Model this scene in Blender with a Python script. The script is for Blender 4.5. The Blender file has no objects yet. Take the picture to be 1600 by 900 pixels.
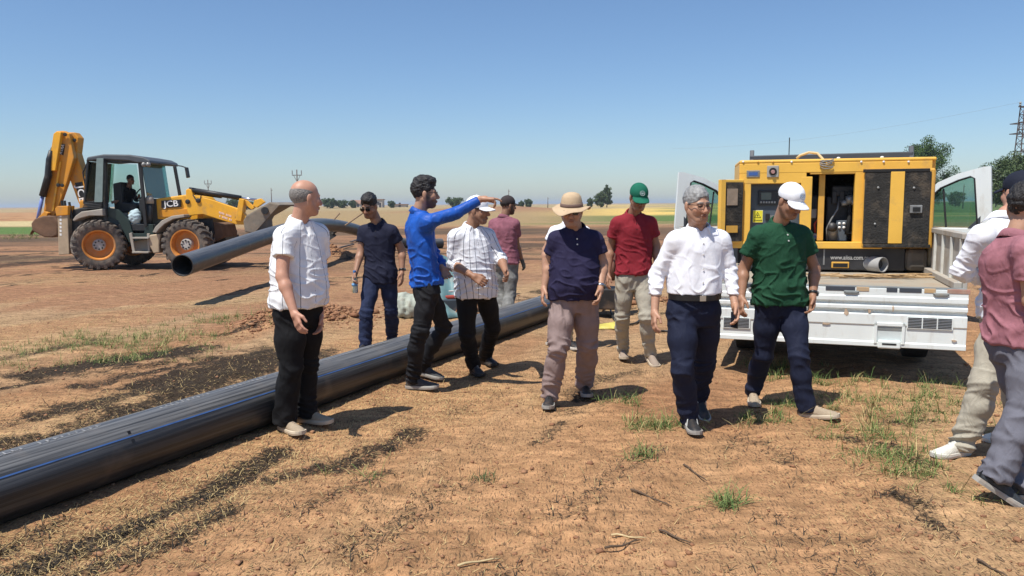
import bpy, math, random
import numpy as np
from math import radians, sin, cos, pi, atan2, sqrt
random.seed(7)
RNG = np.random.default_rng(11)
V = lambda *a: np.array(a, float)
scene = bpy.context.scene
COL = scene.collection

# ------------------------------------------------------------------ camera
FOC, CAMZ = 1200.0, 1.6
PITCH, ROLL = math.atan(132 / 1200.0), radians(0.39)
CF = V(0, cos(PITCH), -sin(PITCH))
_u0 = V(0, sin(PITCH), cos(PITCH))
CR = V(1, 0, 0) * cos(ROLL) - _u0 * sin(ROLL)
CU = _u0 * cos(ROLL) + V(1, 0, 0) * sin(ROLL)
cam_data = bpy.data.cameras.new('camera')
cam_data.sensor_width = 36.0
cam_data.lens = 36.0 * FOC / 1600.0
cam_data.clip_start, cam_data.clip_end = 0.1, 20000
cam = bpy.data.objects.new('camera', cam_data)
COL.objects.link(cam)
from mathutils import Matrix, Vector
cam.matrix_world = Matrix(((CR[0], CU[0], -CF[0], 0), (CR[1], CU[1], -CF[1], 0), (CR[2], CU[2], -CF[2], CAMZ), (0, 0, 0, 1)))
scene.camera = cam

# ------------------------------------------------------------------ daylight
SUN_EL, SUN_AZ = radians(65), radians(45)     # light travels towards +X +Y (right and away), 45 deg from +X
world = bpy.data.worlds.new('World')
scene.world = world
world.use_nodes = True
wn, wl = world.node_tree.nodes, world.node_tree.links
wn.clear()
sky = wn.new('ShaderNodeTexSky')
sky.sky_type = 'NISHITA'
sky.sun_disc = False
sky.sun_elevation = SUN_EL
# the sun stands behind-left of the camera: direction towards the sun
_sx, _sy = -cos(SUN_AZ), -sin(SUN_AZ)
sky.sun_rotation = atan2(_sx, _sy)
sky.altitude = 0
sky.air_density = 1.0
sky.dust_density = 0.5
sky.ozone_density = 7.5
bg = wn.new('ShaderNodeBackground')
bg.inputs['Strength'].default_value = 0.113
wo = wn.new('ShaderNodeOutputWorld')
wl.new(sky.outputs[0], bg.inputs[0])
wl.new(bg.outputs[0], wo.inputs[0])
sun_data = bpy.data.lights.new('sun', 'SUN')
sun_data.energy = 4.9
sun_data.angle = radians(0.53)
sun_data.color = (1.0, 0.95, 0.87)
sun = bpy.data.objects.new('sun', sun_data)
COL.objects.link(sun)
sun.rotation_euler = Vector((-_sx * cos(SUN_EL), -_sy * cos(SUN_EL), -sin(SUN_EL))).to_track_quat('-Z', 'Y').to_euler()
scene.view_settings.view_transform = 'Standard'
scene.view_settings.look = 'None'
scene.view_settings.exposure = 0.2
scene.view_settings.gamma = 1.0
scene.view_settings.use_curve_mapping = False
scene.cycles.max_bounces = 6
scene.cycles.transparent_max_bounces = 8

# ------------------------------------------------------------------ reading places off the photograph
def U(px, py, D):
    d = CF + CR * ((px - 800) / FOC) + CU * ((450 - py) / FOC)
    return V(0, 0, CAMZ) + d * (D / d[1])
def G(px, py, z=0.0):
    d = CF + CR * ((px - 800) / FOC) + CU * ((450 - py) / FOC)
    return V(0, 0, CAMZ) - d * ((CAMZ - z) / d[2])

# ------------------------------------------------------------------ value noise (numpy)
def _hash(ix, iy, s):
    n = (ix.astype(np.int64) * 374761393 + iy.astype(np.int64) * 668265263 + s * 1442695041) & 0xffffffff
    n = ((n ^ (n >> 13)) * 1274126177) & 0xffffffff
    return ((n ^ (n >> 16)) & 0xffff) / 65535.0
def vnoise(x, y, s=0):
    ix, iy = np.floor(x), np.floor(y)
    fx, fy = x - ix, y - iy
    fx, fy = fx * fx * (3 - 2 * fx), fy * fy * (3 - 2 * fy)
    a, b = _hash(ix, iy, s), _hash(ix + 1, iy, s)
    c, d = _hash(ix, iy + 1, s), _hash(ix + 1, iy + 1, s)
    return (a + (b - a) * fx) * (1 - fy) + (c + (d - c) * fx) * fy
def fbm(x, y, o=4, s=0):
    t, a, n = 0, 1.0, 0
    for i in range(o):
        t = t + a * vnoise(x * 2 ** i, y * 2 ** i, s + i * 17); n += a; a *= 0.5
    return t / n
def sstep(a, b, x):
    t = np.clip((x - a) / (b - a), 0, 1)
    return t * t * (3 - 2 * t)

# ------------------------------------------------------------------ materials
MATS = {}
def nodes_of(m):
    m.use_nodes = True
    nt = m.node_tree
    return nt, nt.nodes, nt.links, nt.nodes['Principled BSDF']
def mat(name, col, rough=0.6, var=0.12, scale=9.0, bump=0.0, bscale=60.0, metal=0.0, dirt=None, dirt_amt=0.5, dscale=3.0, spec=0.5, sheen=0.0, coat=0.0, stretch=None, attr=None, attr_col=None):
    """procedural paint / cloth / metal: colour with noise, optional dirt patches, bump; attr: a mesh attribute that mixes in attr_col"""
    if name in MATS: return MATS[name]
    m = bpy.data.materials.new(name); MATS[name] = m
    nt, N, L, b = nodes_of(m)
    tc = N.new('ShaderNodeTexCoord')
    vec = tc.outputs['Object']
    if stretch:
        mp = N.new('ShaderNodeMapping'); mp.inputs['Scale'].default_value = stretch
        L.new(vec, mp.inputs[0]); vec = mp.outputs[0]
    n1 = N.new('ShaderNodeTexNoise'); n1.inputs['Scale'].default_value = scale; n1.inputs['Detail'].default_value = 5
    L.new(vec, n1.inputs['Vector'])
    mr = N.new('ShaderNodeMapRange'); mr.inputs['From Min'].default_value = 0.25; mr.inputs['From Max'].default_value = 0.75
    mr.inputs['To Min'].default_value = 1 - var; mr.inputs['To Max'].default_value = 1 + var
    L.new(n1.outputs['Fac'], mr.inputs[0])
    mul = N.new('ShaderNodeVectorMath'); mul.operation = 'SCALE'
    mul.inputs[0].default_value = col[:3]
    L.new(mr.outputs[0], mul.inputs['Scale'])
    cur = mul.outputs[0]
    if attr:
        at = N.new('ShaderNodeAttribute'); at.attribute_name = attr
        mx = N.new('ShaderNodeMix'); mx.data_type = 'RGBA'
        L.new(at.outputs['Fac'], mx.inputs['Factor']); L.new(cur, mx.inputs['A'])
        mx.inputs['B'].default_value = (*attr_col, 1)
        cur = mx.outputs['Result']
    if dirt:
        n2 = N.new('ShaderNodeTexNoise'); n2.inputs['Scale'].default_value = dscale; n2.inputs['Detail'].default_value = 8; n2.inputs['Roughness'].default_value = 0.65
        L.new(vec, n2.inputs['Vector'])
        r2 = N.new('ShaderNodeMapRange'); r2.inputs['From Min'].default_value = 0.62 - 0.35 * dirt_amt; r2.inputs['From Max'].default_value = 0.85 - 0.3 * dirt_amt
        r2.inputs['To Max'].default_value = min(1.0, 0.45 + dirt_amt * 0.5)
        L.new(n2.outputs['Fac'], r2.inputs[0])
        mx = N.new('ShaderNodeMix'); mx.data_type = 'RGBA'
        L.new(r2.outputs[0], mx.inputs['Factor']); L.new(cur, mx.inputs['A'])
        mx.inputs['B'].default_value = (*dirt, 1)
        cur = mx.outputs['Result']
    L.new(cur, b.inputs['Base Color'])
    b.inputs['Roughness'].default_value = rough
    b.inputs['Metallic'].default_value = metal
    b.inputs['Specular IOR Level'].default_value = spec
    if sheen: b.inputs['Sheen Weight'].default_value = sheen
    if coat:
        b.inputs['Coat Weight'].default_value = coat; b.inputs['Coat Roughness'].default_value = 0.12
    if bump:
        nb = N.new('ShaderNodeTexNoise'); nb.inputs['Scale'].default_value = bscale; nb.inputs['Detail'].default_value = 4
        L.new(vec, nb.inputs['Vector'])
        bp = N.new('ShaderNodeBump'); bp.inputs['Strength'].default_value = min(1, bump); bp.inputs['Distance'].default_value = 0.01 * max(1, bump)
        L.new(nb.outputs['Fac'], bp.inputs['Height']); L.new(bp.outputs[0], b.inputs['Normal'])
    return m
def glass_mat(name, tint=(0.62, 0.80, 0.76), alpha=0.45, rough=0.04):
    if name in MATS: return MATS[name]
    m = bpy.data.materials.new(name); MATS[name] = m
    nt, N, L, b = nodes_of(m)
    tr = N.new('ShaderNodeBsdfTransparent'); tr.inputs[0].default_value = (*tint, 1)
    gl = N.new('ShaderNodeBsdfGlossy'); gl.inputs['Roughness'].default_value = rough; gl.inputs[0].default_value = (0.9, 1.0, 0.97, 1)
    df = N.new('ShaderNodeBsdfDiffuse'); df.inputs[0].default_value = (tint[0] * .35, tint[1] * .42, tint[2] * .42, 1)
    m1 = N.new('ShaderNodeMixShader'); m1.inputs[0].default_value = alpha
    L.new(tr.outputs[0], m1.inputs[1]); L.new(df.outputs[0], m1.inputs[2])
    fr = N.new('ShaderNodeFresnel'); fr.inputs[0].default_value = 1.45
    m2 = N.new('ShaderNodeMixShader')
    L.new(fr.outputs[0], m2.inputs[0]); L.new(m1.outputs[0], m2.inputs[1]); L.new(gl.outputs[0], m2.inputs[2])
    L.new(m2.outputs[0], N['Material Output'].inputs[0])
    return m

# ------------------------------------------------------------------ objects
def tag(o, label=None, cat=None, group=None, kind=None):
    if label: o['label'] = label
    if cat: o['category'] = cat
    if group: o['group'] = group
    if kind: o['kind'] = kind
    return o
def empty(name, loc, rz=0.0, label=None, cat=None, group=None):
    o = bpy.data.objects.new(name, None); COL.objects.link(o)
    o.location = tuple(float(x) for x in loc); o.rotation_euler = (0, 0, rz); o.empty_display_size = 0.1
    return tag(o, label, cat, group)
def mesh(name, v, f, m, parent=None, smooth=False, attrs=None, loc=None, bevel=0.0, cols=None):
    me = bpy.data.meshes.new(name)
    v = np.asarray(v, float)
    if isinstance(f, np.ndarray):
        k = f.shape[1]
        me.vertices.add(len(v)); me.vertices.foreach_set('co', v.astype(np.float32).ravel())
        me.loops.add(f.size); me.loops.foreach_set('vertex_index', f.astype(np.int32).ravel())
        me.polygons.add(len(f)); me.polygons.foreach_set('loop_start', np.arange(0, f.size, k, dtype=np.int32))
        me.update(calc_edges=True); me.validate()
    else:
        me.from_pydata([tuple(map(float, p)) for p in v], [], f); me.update()
    if smooth:
        me.polygons.foreach_set('use_smooth', np.ones(len(me.polygons), bool))
    for k, a in (attrs or {}).items():
        at = me.attributes.new(k, 'FLOAT', 'POINT'); at.data.foreach_set('value', np.asarray(a, np.float32))
    for k, a in (cols or {}).items():
        at = me.attributes.new(k, 'FLOAT_COLOR', 'POINT')
        a = np.asarray(a, np.float32); a = np.concatenate([a, np.ones((len(a), 1), np.float32)], 1)
        at.data.foreach_set('color', a.ravel())
    if m is not None: me.materials.append(m)
    o = bpy.data.objects.new(name, me); COL.objects.link(o)
    if parent is not None: o.parent = parent
    if loc is not None: o.location = tuple(float(x) for x in loc)
    if bevel:
        b = o.modifiers.new('bevel', 'BEVEL'); b.width = bevel; b.segments = 2; b.limit_method = 'ANGLE'
    return o
def copy_tree(o, parent=None):
    c = o.copy(); COL.objects.link(c)
    if parent is not None: c.parent = parent
    for ch in list(o.children): copy_tree(ch, c)
    return c
def frame_of(d):
    d = np.asarray(d, float); d = d / np.linalg.norm(d)
    a = V(0, 0, 1) if abs(d[2]) < 0.95 else V(1, 0, 0)
    s = np.cross(d, a); s /= np.linalg.norm(s)
    return d, s, np.cross(s, d)
class MB:
    """collects shapes; build() links them as ONE mesh object"""
    def __init__(s): s.v = []; s.f = []
    def add(s, v, f):
        o = len(s.v); s.v += [tuple(map(float, p)) for p in v]; s.f += [tuple(i + o for i in q) for q in f]; return s
    def box(s, x0, x1, y0, y1, z0, z1):
        v = [(x, y, z) for z in (z0, z1) for y in (y0, y1) for x in (x0, x1)]
        return s.add(v, [(0, 2, 3, 1), (4, 5, 7, 6), (0, 1, 5, 4), (2, 6, 7, 3), (0, 4, 6, 2), (1, 3, 7, 5)])
    def obox(s, c, ax, ay, az):
        c, ax, ay, az = map(np.asarray, (c, ax, ay, az))
        v = [c + ax * i + ay * j + az * k for k in (-1, 1) for j in (-1, 1) for i in (-1, 1)]
        return s.add(v, [(0, 2, 3, 1), (4, 5, 7, 6), (0, 1, 5, 4), (2, 6, 7, 3), (0, 4, 6, 2), (1, 3, 7, 5)])
    def bar(s, a, b, w, h):
        a, b = np.asarray(a, float), np.asarray(b, float); d, sd, up = frame_of(b - a)
        return s.obox((a + b) / 2, (b - a) / 2, sd * w / 2, up * h / 2)
    def prism(s, pts, off):
        """pts: 3D polygon, extruded by vector off"""
        n = len(pts); a = [np.asarray(p, float) for p in pts]; b = [p + np.asarray(off) for p in a]
        f = [tuple(range(n))[::-1], tuple(range(n, 2 * n))] + [(i, (i + 1) % n, n + (i + 1) % n, n + i) for i in range(n)]
        return s.add(a + b, f)
    def tube(s, pts, r, n=10, cap=True):
        pts = [np.asarray(p, float) for p in pts]; m = len(pts)
        rs = r if hasattr(r, '__len__') else [r] * m
        vs = []; prev = None
        for i, p in enumerate(pts):
            d = pts[min(i + 1, m - 1)] - pts[max(i - 1, 0)]
            d, sd, up = frame_of(d)
            if prev is not None:
                sd = prev - d * (prev @ d); sd /= np.linalg.norm(sd); up = np.cross(sd, d)
            prev = sd
            vs += [p + rs[i] * (cos(2 * pi * k / n) * sd + sin(2 * pi * k / n) * up) for k in range(n)]
        f = [(i * n + k, i * n + (k + 1) % n, (i + 1) * n + (k + 1) % n, (i + 1) * n + k) for i in range(m - 1) for k in range(n)]
        if cap: f += [tuple(range(n))[::-1], tuple((m - 1) * n + k for k in range(n))]
        return s.add(vs, f)
    def lathe(s, prof, c, axis, n=24):
        """prof: (radius, along) pairs round axis through c"""
        d, sd, up = frame_of(axis); c = np.asarray(c, float); m = len(prof)
        vs = [c + d * z + r * (cos(2 * pi * k / n) * sd + sin(2 * pi * k / n) * up) for r, z in prof for k in range(n)]
        f = [(i * n + k, i * n + (k + 1) % n, (i + 1) * n + (k + 1) % n, (i + 1) * n + k) for i in range(m - 1) for k in range(n)]
        f += [tuple(range(n))[::-1], tuple((m - 1) * n + k for k in range(n))]
        return s.add(vs, f)
    def build(s, name, m, parent=None, smooth=False, bevel=0.0, loc=None):
        return mesh(name, s.v, s.f, m, parent, smooth, bevel=bevel, loc=loc)
def shade_angle(o, deg=35):
    me = o.data
    me.polygons.foreach_set('use_smooth', np.ones(len(me.polygons), bool))
    try: me.set_sharp_from_angle(angle=radians(deg))
    except Exception: pass
    return o
def text(name, s, size, m, parent, origin, xdir, updir, depth=0.004, squash=1.0):
    cu = bpy.data.curves.new(name, 'FONT'); cu.body = s; cu.size = size; cu.extrude = depth / 2
    cu.align_x = 'CENTER'; cu.align_y = 'CENTER'; cu.resolution_u = 3; cu.offset = size * 0.012
    t = bpy.data.objects.new(name, cu); COL.objects.link(t)
    dg = bpy.context.evaluated_depsgraph_get()
    me = bpy.data.meshes.new_from_object(t.evaluated_get(dg))
    bpy.data.objects.remove(t)
    x = np.asarray(xdir, float); x /= np.linalg.norm(x); u = np.asarray(updir, float); u = u - x * (u @ x); u /= np.linalg.norm(u); n = np.cross(x, u)
    M = Matrix(((x[0] * squash, u[0], n[0], origin[0]), (x[1] * squash, u[1], n[1], origin[1]), (x[2] * squash, u[2], n[2], origin[2]), (0, 0, 0, 1)))
    me.transform(M); me.materials.clear(); me.materials.append(m); me.name = name
    o = bpy.data.objects.new(name, me); COL.objects.link(o)
    if parent is not None: o.parent = parent
    return o

# ================================================================== GROUND
FD = V(0.42, 0.907)                      # the furrows run along the pipe
def across(x, y): return x * FD[1] - y * FD[0]
def along(x, y): return x * FD[0] + y * FD[1]
# burnt streaks: pixel polylines on the ground, half width in metres, strength
STREAKS = [([(40, 895), (190, 830), (300, 775), (380, 735), (440, 700)], .12, .95), ([(120, 905), (260, 850), (350, 800)], .08, .7),
           ([(430, 745), (560, 712), (640, 672)], .13, .75), ([(0, 870), (90, 815)], .07, .6), ([(460, 800), (600, 735)], .1, .45),
           ([(280, 597), (360, 575), (440, 556)], .55, 1.0), ([(170, 650), (260, 622), (300, 600)], .26, .85), ([(90, 640), (160, 628)], .28, .85),
           ([(0, 607), (60, 597)], .13, .8), ([(70, 580), (170, 566), (280, 548)], .42, .95), ([(340, 522), (395, 515)], .14, .8),
           ([(230, 640), (330, 612), (430, 585)], .2, .7), ([(0, 560), (60, 548), (150, 530)], .22, .6), ([(140, 600), (240, 580), (330, 560)], .2, .75), ([(330, 640), (420, 612)], .1, .6), ([(300, 480), (420, 462)], .2, .35), ([(20, 500), (200, 480)], .2, .35),
           ([(560, 850), (640, 800), (700, 760)], .12, .4), ([(880, 800), (960, 740), (1020, 700)], .12, .35), ([(1180, 640), (1140, 700)], .1, .4), ([(1340, 690), (1400, 702), (1440, 722)], .12, .6), ([(1380, 770), (1440, 790), (1462, 828)], .08, .6), ([(1395, 660), (1440, 655)], .12, .6),
           ([(840, 690), (880, 655)], .07, .6), ([(760, 880), (800, 890)], .06, .4), ([(0, 660), (60, 645)], .15, .5),
           ([(1180, 690), (1230, 720)], .09, .45), ([(700, 640), (780, 615)], .1, .35), ([(0, 415), (110, 405)], .9, .7), ([(10, 440), (160, 428)], .4, .4)]
_SEG = []
for pl, w, s_ in STREAKS:
    q = [G(*p)[:2] for p in pl]
    for a, b in zip(q[:-1], q[1:]): _SEG.append((a, b, w, s_))
def char_at(x, y):
    rag = fbm(x * 5, y * 5, 4, 5)
    fine = fbm(x * 14, y * 14, 3, 8)
    c = np.zeros_like(x)
    for a, b, w, s_ in _SEG:
        ab = b - a; t = np.clip(((x - a[0]) * ab[0] + (y - a[1]) * ab[1]) / (ab @ ab), 0, 1)
        d = np.hypot(x - a[0] - t * ab[0], y - a[1] - t * ab[1])
        w2 = w * (0.3 + 1.4 * rag)
        c = np.maximum(c, s_ * (sstep(w2 * 1.5, w2 * 0.3, d) * .85 + .3 * sstep(w * 3.2, w * .6, d) * sstep(.5, .7, fine)))
    # loose scatter of burnt stubble along the furrows
    u, v = across(x, y), along(x, y)
    n = fbm(u * 1.5 + 3, v * 0.32, 4, 31)
    n2 = fbm(u * 6, v * 4, 3, 57)
    c = np.maximum(c, 0.68 * (1 - .7 * sstep(-2.6, -1.2, u) * (y < 12)) * sstep(0.55, 0.70, n) * sstep(0.42, 0.6, n2))
    return c
_fr = random.Random(12); FOOT = []
for _k in range(34):
    _q = G(_fr.uniform(520, 1380), _fr.uniform(640, 890)); FOOT.append((_q[0], _q[1], _fr.uniform(.9, 2.2)))
def height_at(x, y):
    D = np.maximum(y, 0.5)
    u, v = across(x, y), along(x, y)
    fade = np.clip(14 / (D + 6), 0, 1)
    h = 0.022 * (fbm(x * 0.9, y * 0.9, 3, 1) - 0.5) * 2
    h = h + 0.016 * (fbm(u * 2.2, v * 0.7, 3, 2) - 0.5) * 2 * fade
    h = h + 0.011 * (fbm(x * 9, y * 9, 3, 3) - 0.5) * 2 * fade
    h = h + 0.009 * np.sin(u * 2 * pi / .62 + 2.2 * fbm(u * .5, v * .25, 2, 19)) * fade * sstep(.35, .6, fbm(u * .3 + 7, v * .15, 2, 29))
    # wheel ruts of the lorry and footprints
    h = h - 0.02 * sstep(0.62, 0.75, fbm(x * 3.1, y * 3.1, 2, 9)) * fade
    # soil swept against the long pipe
    dp = np.abs((x - (-4.387 + .4633 * y)) * .9073); h = h + .04 * np.exp(-((dp - .10) / .13) ** 2) * (0.3 + fbm(x * 2.2, y * 2.2, 3, 43)) * (y < 12.3)
    for fx, fy, fa in FOOT:
        dx, dy = x - fx, y - fy; a_ = (dx * cos(fa) + dy * sin(fa)) / .15; b_ = (-dx * sin(fa) + dy * cos(fa)) / .055; r_ = np.sqrt(a_ * a_ + b_ * b_)
        h = h - .014 * sstep(1.15, .75, r_) + .006 * np.exp(-((r_ - 1.25) / .2) ** 2)
    return h - 0.01
def mound(x, y, cx, cy, r, hh):
    d = np.hypot(x - cx, y - cy) / r
    return hh * np.exp(-d * d * 1.6)
HEAP = [(*G(437, 508)[:2], 0.55, 0.22), (*G(470, 492)[:2], 0.6, 0.2), (*G(520, 497)[:2], 0.5, 0.14), (*G(690, 478)[:2], 0.9, 0.1), (*G(985, 470)[:2], 0.7, 0.14), (*U(512, 372, 23.4)[:2], 0.8, 0.42)]
ys = [0.9]
while ys[-1] < 55: ys.append(ys[-1] * 1.0062)
while ys[-1] < 7000: ys.append(ys[-1] * 1.035)
ys = np.array(ys); ks = np.linspace(-1.12, 1.12, 440)
KK, YY = np.meshgrid(ks, ys); XX = KK * (YY + 0.9)
gx, gy = XX.ravel(), YY.ravel()
gz = height_at(gx, gy)
for cx, cy, r, hh in HEAP: gz = gz + mound(gx, gy, cx, cy, r, hh) * (0.75 + 0.5 * fbm(gx * 4, gy * 4, 3, 77))
kx = gx / (gy + 0.9)
# low earth bank far off
bank = np.exp(-((gy - 135) / 5.0) ** 2) * sstep(-0.2, -0.05, kx) * sstep(0.12, 0.03, kx) * (0.7 + 0.6 * fbm(gx * 0.08, gx * 0, 3, 4))
gz = gz + 1.15 * bank
gz = gz + 1.2 * np.exp(-((gy - 300) / 30.0) ** 2) * fbm(gx * 0.02, gy * 0.02, 3, 41) - 2.0 * sstep(400, 3000, gy)
ch = char_at(gx, gy) * sstep(45, 25, gy)
soil_a, soil_b, soil_c = V(.415, .230, .114), V(.315, .163, .082), V(.46, .29, .152)
n1 = fbm(gx * 0.7, gy * 0.7, 4, 21); n2 = fbm(across(gx, gy) * 1.3, along(gx, gy) * 0.25, 4, 23)
base = soil_a + (soil_b - soil_a) * sstep(.45, .7, n1)[:, None] + (soil_c - soil_a) * (0.7 * sstep(.5, .72, n2))[:, None]
def blend(b, col, a): return b + (np.asarray(col) - b) * np.clip(a, 0, 1)[:, None]
nf = fbm(gx * 0.05, gy * 0.09, 4, 61); ng = fbm(gx * 0.02 + 9, gy * 0.11, 4, 63); nh = fbm(gx * 0.25, gy * 0.9, 4, 65)
# the middle ground: darker ploughed earth in streaks
mid = sstep(13, 22, gy) * sstep(90, 45, gy)
base = blend(base, (.30, .158, .09), 0.85 * sstep(6, 13, gy) * sstep(60, 35, gy))
base = blend(base, (.42, .30, .17), 0.5 * sstep(6, 9, gy) * sstep(20, 13, gy) * sstep(.5, .65, fbm(across(gx, gy) * .8, along(gx, gy) * .3, 4, 91)))
base = blend(base, (.24, .13, .08), mid * 0.65 * sstep(.35, .6, nh))
base = blend(base, (.075, .052, .038), mid * 0.85 * sstep(.55, .66, nh) * sstep(15, 25, gy))
base = blend(base, (.10, .07, .048), 0.8 * sstep(30, 36, gy) * sstep(58, 48, gy) * sstep(.30, .5, nf))
base = blend(base, (.34, .235, .125), sstep(52, 58, gy) * sstep(85, 70, gy) * 0.8)
yellow = V(.70, .50, .145)
base = blend(base, yellow, sstep(76, 92, gy) * sstep(-.5, -.42, kx) * 0.95)
base = blend(base, (.10, .165, .045), sstep(56, 62, gy) * sstep(106, 90, gy) * sstep(.28, .45, ng) * sstep(-.06, .03, kx))
base = blend(base, (.33, .235, .12), sstep(55, 70, gy) * sstep(.2, .0, kx) * sstep(-.6, -.5, kx))
base = blend(base, (.09, .17, .045), sstep(44, 47, gy) * sstep(64, 60, gy) * sstep(-.50, -.56, kx))
base = blend(base, (.52, .42, .22), sstep(62, 66, gy) * sstep(90, 84, gy) * sstep(-.50, -.56, kx))
base = blend(base, (.13, .17, .065), sstep(20, 30, gy) * sstep(100, 60, gy) * sstep(.42, .5, kx) * (0.35 + 0.65 * sstep(.4, .6, nf)))
base = blend(base, (.16, .19, .07), sstep(.15, .22, kx) * sstep(80, 110, gy) * sstep(.38, .5, ng) * 0.8)
base = blend(base, (.07, .13, .04), sstep(95, 105, gy) * sstep(.44, .5, kx) * 0.95)
base = blend(base, (.30, .16, .10), np.clip(bank * 1.6, 0, 1) * 0.9)
base = blend(base, (.36, .29, .16), sstep(180, 260, gy) * sstep(.3, .2, kx) * (0.3 + .7 * sstep(.4, .6, nf)))
for cx, cy, r, hh in HEAP: base = blend(base, (.30, .145, .08), 1.3 * mound(gx, gy, cx, cy, r * 1.2, 1.0))
# bare trodden soil lies right of the furrow that starts between the walkers
bare = sstep(-2.6, -1.2, across(gx, gy) - 0.0) * sstep(14, 9, gy)
straw = (1 - .72 * bare) * sstep(.40, .62, fbm(across(gx, gy) * 0.9 + 5, along(gx, gy) * 0.35, 4, 71)) * sstep(40, 15, gy)
R_, C_ = len(ys), len(ks)
ii = (np.arange(R_ - 1)[:, None] * C_ + np.arange(C_ - 1)[None]).ravel()
gf = np.stack([ii, ii + 1, ii + C_ + 1, ii + C_], 1)

def ground_material():
    m = bpy.data.materials.new('ploughed_soil'); MATS['ploughed_soil'] = m
    nt, N, L, b = nodes_of(m)
    tc = N.new('ShaderNodeTexCoord'); pos = tc.outputs['Object']
    def noise(scale, det=6, rough=.6, vec=None):
        n = N.new('ShaderNodeTexNoise'); n.inputs['Scale'].default_value = scale; n.inputs['Detail'].default_value = det; n.inputs['Roughness'].default_value = rough
        L.new(vec or pos, n.inputs['Vector']); return n.outputs['Fac']
    def rng(x, a, c, lo=0, hi=1):
        r = N.new('ShaderNodeMapRange'); r.inputs['From Min'].default_value = a; r.inputs['From Max'].default_value = c
        r.inputs['To Min'].default_value = lo; r.inputs['To Max'].default_value = hi; L.new(x, r.inputs[0]); return r.outputs[0]
    def mul(x, y):
        k = N.new('ShaderNodeMath'); k.operation = 'MULTIPLY'; L.new(x, k.inputs[0])
        if isinstance(y, (int, float)): k.inputs[1].default_value = y
        else: L.new(y, k.inputs[1])
        return k.outputs[0]
    def mix(a, c, f, kind='MIX'):
        x = N.new('ShaderNodeMix'); x.data_type = 'RGBA'; x.blend_type = kind; L.new(f, x.inputs['Factor'])
        for k, s_ in (('A', a), ('B', c)):
            if isinstance(s_, tuple): x.inputs[k].default_value = (*s_, 1)
            else: L.new(s_, x.inputs[k])
        return x.outputs['Result']
    def attr(n, o='Fac'):
        a = N.new('ShaderNodeAttribute'); a.attribute_name = n; return a.outputs[o]
    c = attr('base', 'Color')
    sc = N.new('ShaderNodeVectorMath'); sc.operation = 'SCALE'; L.new(c, sc.inputs[0]); L.new(rng(noise(7, 9, .68), .25, .75, .62, 1.38), sc.inputs['Scale']); c = sc.outputs[0]
    sc = N.new('ShaderNodeVectorMath'); sc.operation = 'SCALE'; L.new(c, sc.inputs[0]); L.new(rng(noise(90, 3), .3, .7, .8, 1.2), sc.inputs['Scale']); c = sc.outputs[0]
    # chopped straw flecks: stretched noise in two directions
    for rot, seed in ((0.5, 3.0), (1.9, 8.0), (2.7, 14.)):
        mp = N.new('ShaderNodeMapping'); mp.inputs['Rotation'].default_value = (0, 0, rot); mp.inputs['Location'].default_value = (seed, seed, 0); mp.inputs['Scale'].default_value = (130, 26, 30)
        L.new(pos, mp.inputs[0])
        f = mul(rng(noise(1.0, 2, .5, mp.outputs[0]), .60, .68), rng(attr('straw'), 0, 1, .12, .85))
        c = mix(c, (.56, .41, .19), f)
    # fine furrow lines along the working direction
    mp = N.new('ShaderNodeMapping'); mp.inputs['Rotation'].default_value = (0, 0, -atan2(FD[1], FD[0])); mp.inputs['Scale'].default_value = (.55, 7, 1); L.new(pos, mp.inputs[0])
    sc = N.new('ShaderNodeVectorMath'); sc.operation = 'SCALE'; L.new(c, sc.inputs[0]); L.new(rng(noise(1.6, 7, .62, mp.outputs[0]), .3, .7, .66, 1.3), sc.inputs['Scale']); c = sc.outputs[0]
    for rot, seed in ((1.2, 23.0), (2.3, 38.0)):
        mp = N.new('ShaderNodeMapping'); mp.inputs['Rotation'].default_value = (0, 0, rot); mp.inputs['Location'].default_value = (seed, seed, 0); mp.inputs['Scale'].default_value = (100, 24, 30)
        L.new(pos, mp.inputs[0])
        c = mix(c, (.09, .06, .038), mul(rng(noise(1.0, 2, .5, mp.outputs[0]), .59, .68), .75))
    # burnt stubble
    ragged = noise(34, 6, .75)
    k = N.new('ShaderNodeMath'); k.operation = 'ADD'; L.new(attr('char'), k.inputs[0]); L.new(rng(ragged, .2, .8, -.66, .5), k.inputs[1])
    c = mix(c, (.022, .019, .016), rng(k.outputs[0], .25, .62, 0, .93))
    L.new(c, b.inputs['Base Color']); b.inputs['Roughness'].default_value = 1.0; b.inputs['Specular IOR Level'].default_value = 0.1
    bp = N.new('ShaderNodeBump'); bp.inputs['Strength'].default_value = .9; bp.inputs['Distance'].default_value = .02
    ad = N.new('ShaderNodeMath'); ad.operation = 'ADD'; L.new(noise(38, 6, .7), ad.inputs[0]); L.new(mul(noise(9, 5), 1.3), ad.inputs[1])
    L.new(ad.outputs[0], bp.inputs['Height']); L.new(bp.outputs[0], b.inputs['Normal'])
    return m
GM = ground_material()
ground = mesh('ground', np.stack([gx, gy, gz], 1), gf, GM, smooth=True, attrs={'char': ch, 'straw': straw}, cols={'base': base})
tag(ground, 'reddish ploughed field soil with straw and burnt stubble', kind='structure')
mo = MB(); S_ = 7000
bx = np.array([(-S_, -S_, -.06), (S_, -S_, -.06), (S_, S_, -2.6), (-S_, S_, -2.6), (-S_, 60, -.06), (S_, 60, -.06)])
far = mesh('terrain', bx, [(0, 1, 5, 4), (4, 5, 2, 3)], GM, attrs={'char': np.zeros(6), 'straw': np.full(6, .4)}, cols={'base': np.tile(V(.36, .25, .14), (6, 1))})
tag(far, 'wide flat farmland reaching to the horizon', kind='structure')
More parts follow.
